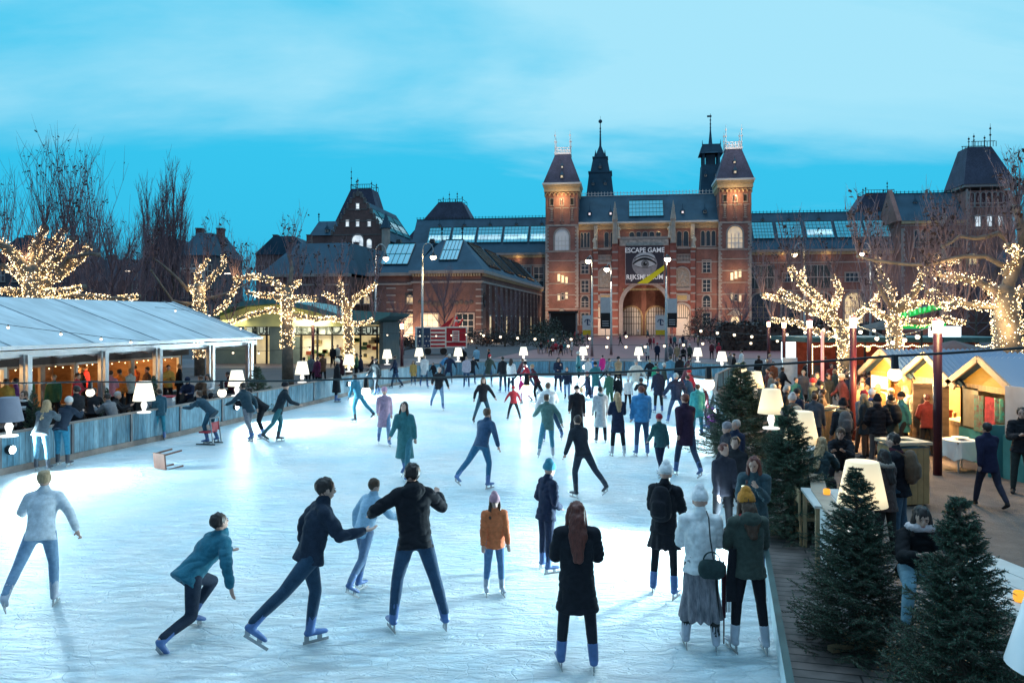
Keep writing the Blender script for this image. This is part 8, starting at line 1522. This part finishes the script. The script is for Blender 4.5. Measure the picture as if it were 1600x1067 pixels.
mk(1320, 31, 'dark haired woman in black by the plane tree trunk', 'still', 175, 1, top=BLK, hair='black', ln=.25); mk(1348, 31.5, 'woman in black with hands raised by the dark spruce', 'phone', 170, 1, top=(.05, .02, .02), hair='brown', ln=.2); mk(1338, 25.5, 'person in brown trousers striding beyond the red post', 'walk', 60, 1, top=(.05, .04, .04), legs=(.25, .13, .06), hair='brown'); mk(1350, 26.8, 'person in tan coat in the crowd before the price boards', 'stand', 120, 1, top=TAN, hair='brown', H=1.75); mk(1371, 24.2, 'person in orange brown coat before the price boards', 'stand', -40, 1, top=(.28, .14, .06), hair='blond', H=1.7); mk(1398, 26, 'person in rust coat at the farthest stall counter', 'stand', -60, 1, top=(.2, .08, .04), hair='brown', H=1.72)
for i, (px, Y, c, lab) in enumerate(((1195, 33, (.12, .03, .03), 'person in dark red in the crowd beyond the tallest spruce'), (1207, 30, (.20, .16, .13), 'person in checked brown coat beyond the tallest spruce'), (1198, 40, (.07, .08, .09), 'person in grey coat below the dark hedge'), (1213, 38, (.25, .08, .04), 'person in rust scarf below the light box'), (1186, 44, BLK, 'person in black walking behind the right corner'), (1204, 46, (.3, .2, .2), 'person in dusty pink beyond the right corner'), (1226, 34, BLK, 'person in black beside the notice board'), (1217, 27, (.06, .04, .03), 'person in dark brown coat behind the green jacket'), (1255, 31, (.1, .1, .12), 'person in steel grey beyond the queue'), (1305, 36, (.3, .04, .03), 'person in scarlet at the cafe terrace'), (1380, 40, (.4, .03, .03), 'person in bright red before the cafe'), (1262, 38, BLK, 'person in black before the cafe posts'))):
    mk(px, Y, lab, 'stand' if i % 3 else 'walk', random.choice((0, 90, 170, -80)), 2, top=c, hair=['dark', 'brown', 'blond'][i % 3], hem=.2, H=1.7)
for i, (px, Y, lab, kw) in enumerate(((1140, 15.4, 'person in grey beanie at the spruce, watching the ice', dict(top=(.03, .03, .04), hat=(.22, .2, .22), face=100)), (1128, 12.9, 'person in dark jacket half hidden behind the green jacket woman', dict(top=(.03, .03, .045), hair='red', face=200)), (1150, 13.6, 'person in black coat with light hair between rink and spruce', dict(top=BLK, hair='brown', face=150)), (1153, 15.9, 'person in navy coat seated at the rink edge by the spruce', dict(top=NAVY, hair='grey', face=120)))):
    mk(px, Y, lab, 'stand', lod=1, z=.04, H=1.64, **kw)

used = set(); random.seed(33)
for i, (px, py) in enumerate(((742, 600), (768, 604), (812, 606), (826, 618), (838, 632), (905, 600), (918, 608), (912, 640), (948, 604), (972, 610), (1012, 606), (1036, 622), (1070, 625), (1082, 640), (1072, 608), (925, 628), (668, 606), (706, 600))):
    for t in range(60):
        a, b_ = CN[(i * 3 + t) % 10], HN[(i * 5 + t // 2) % 6]
        if (a[0], b_[0]) not in used: break
    used.add((a[0], b_[0])); person(px, py, 'small far off skater in %s with %s near the far end' % (a[0], b_[0]), random.choice(('stand', 'skate', 'walk', 'skate2')), random.choice((0, 170, 90, -90, 40, 200)), 1.5 + .28 * random.random(), a[1], random.choice((.12, .3)), random.choice((BLK, NAVY, JEAN)), lod=2, group='skaters near the far end', **b_[1])
used = set()
for i, (px, Y) in enumerate(((1222, 24.5), (1258, 25.5), (1268, 29), (1281, 24), (1296, 33), (1310, 27.5), (1326, 29.5), (1338, 21.6), (1345, 24.2), (1360, 28.5), (1379, 22.6), (1386, 27.6), (1209, 23.4), (1242, 28), (1236, 38), (1290, 42), (1402, 21.4), (1368, 33))):
    for t in range(60):
        a, b_ = CN[(i * 3 + t) % 9], HN[(i * 5 + t // 2) % 6]
        if (a[0], b_[0]) not in used: break
    used.add((a[0], b_[0])); mk(px, Y, 'visitor in %s with %s packed into the market crowd' % (a[0], b_[0]), random.choice(('stand', 'walk', 'pockets')), random.choice((0, 170, 90, -90, 40, 200)), 2 if Y > 26 else 1, H=1.62 + .2 * random.random(), top=a[1], hem=random.choice((.12, .3)), legs=random.choice((BLK, NAVY, BRNC)), group='market crowd', **b_[1])
bpy.data.scenes.remove(TS)
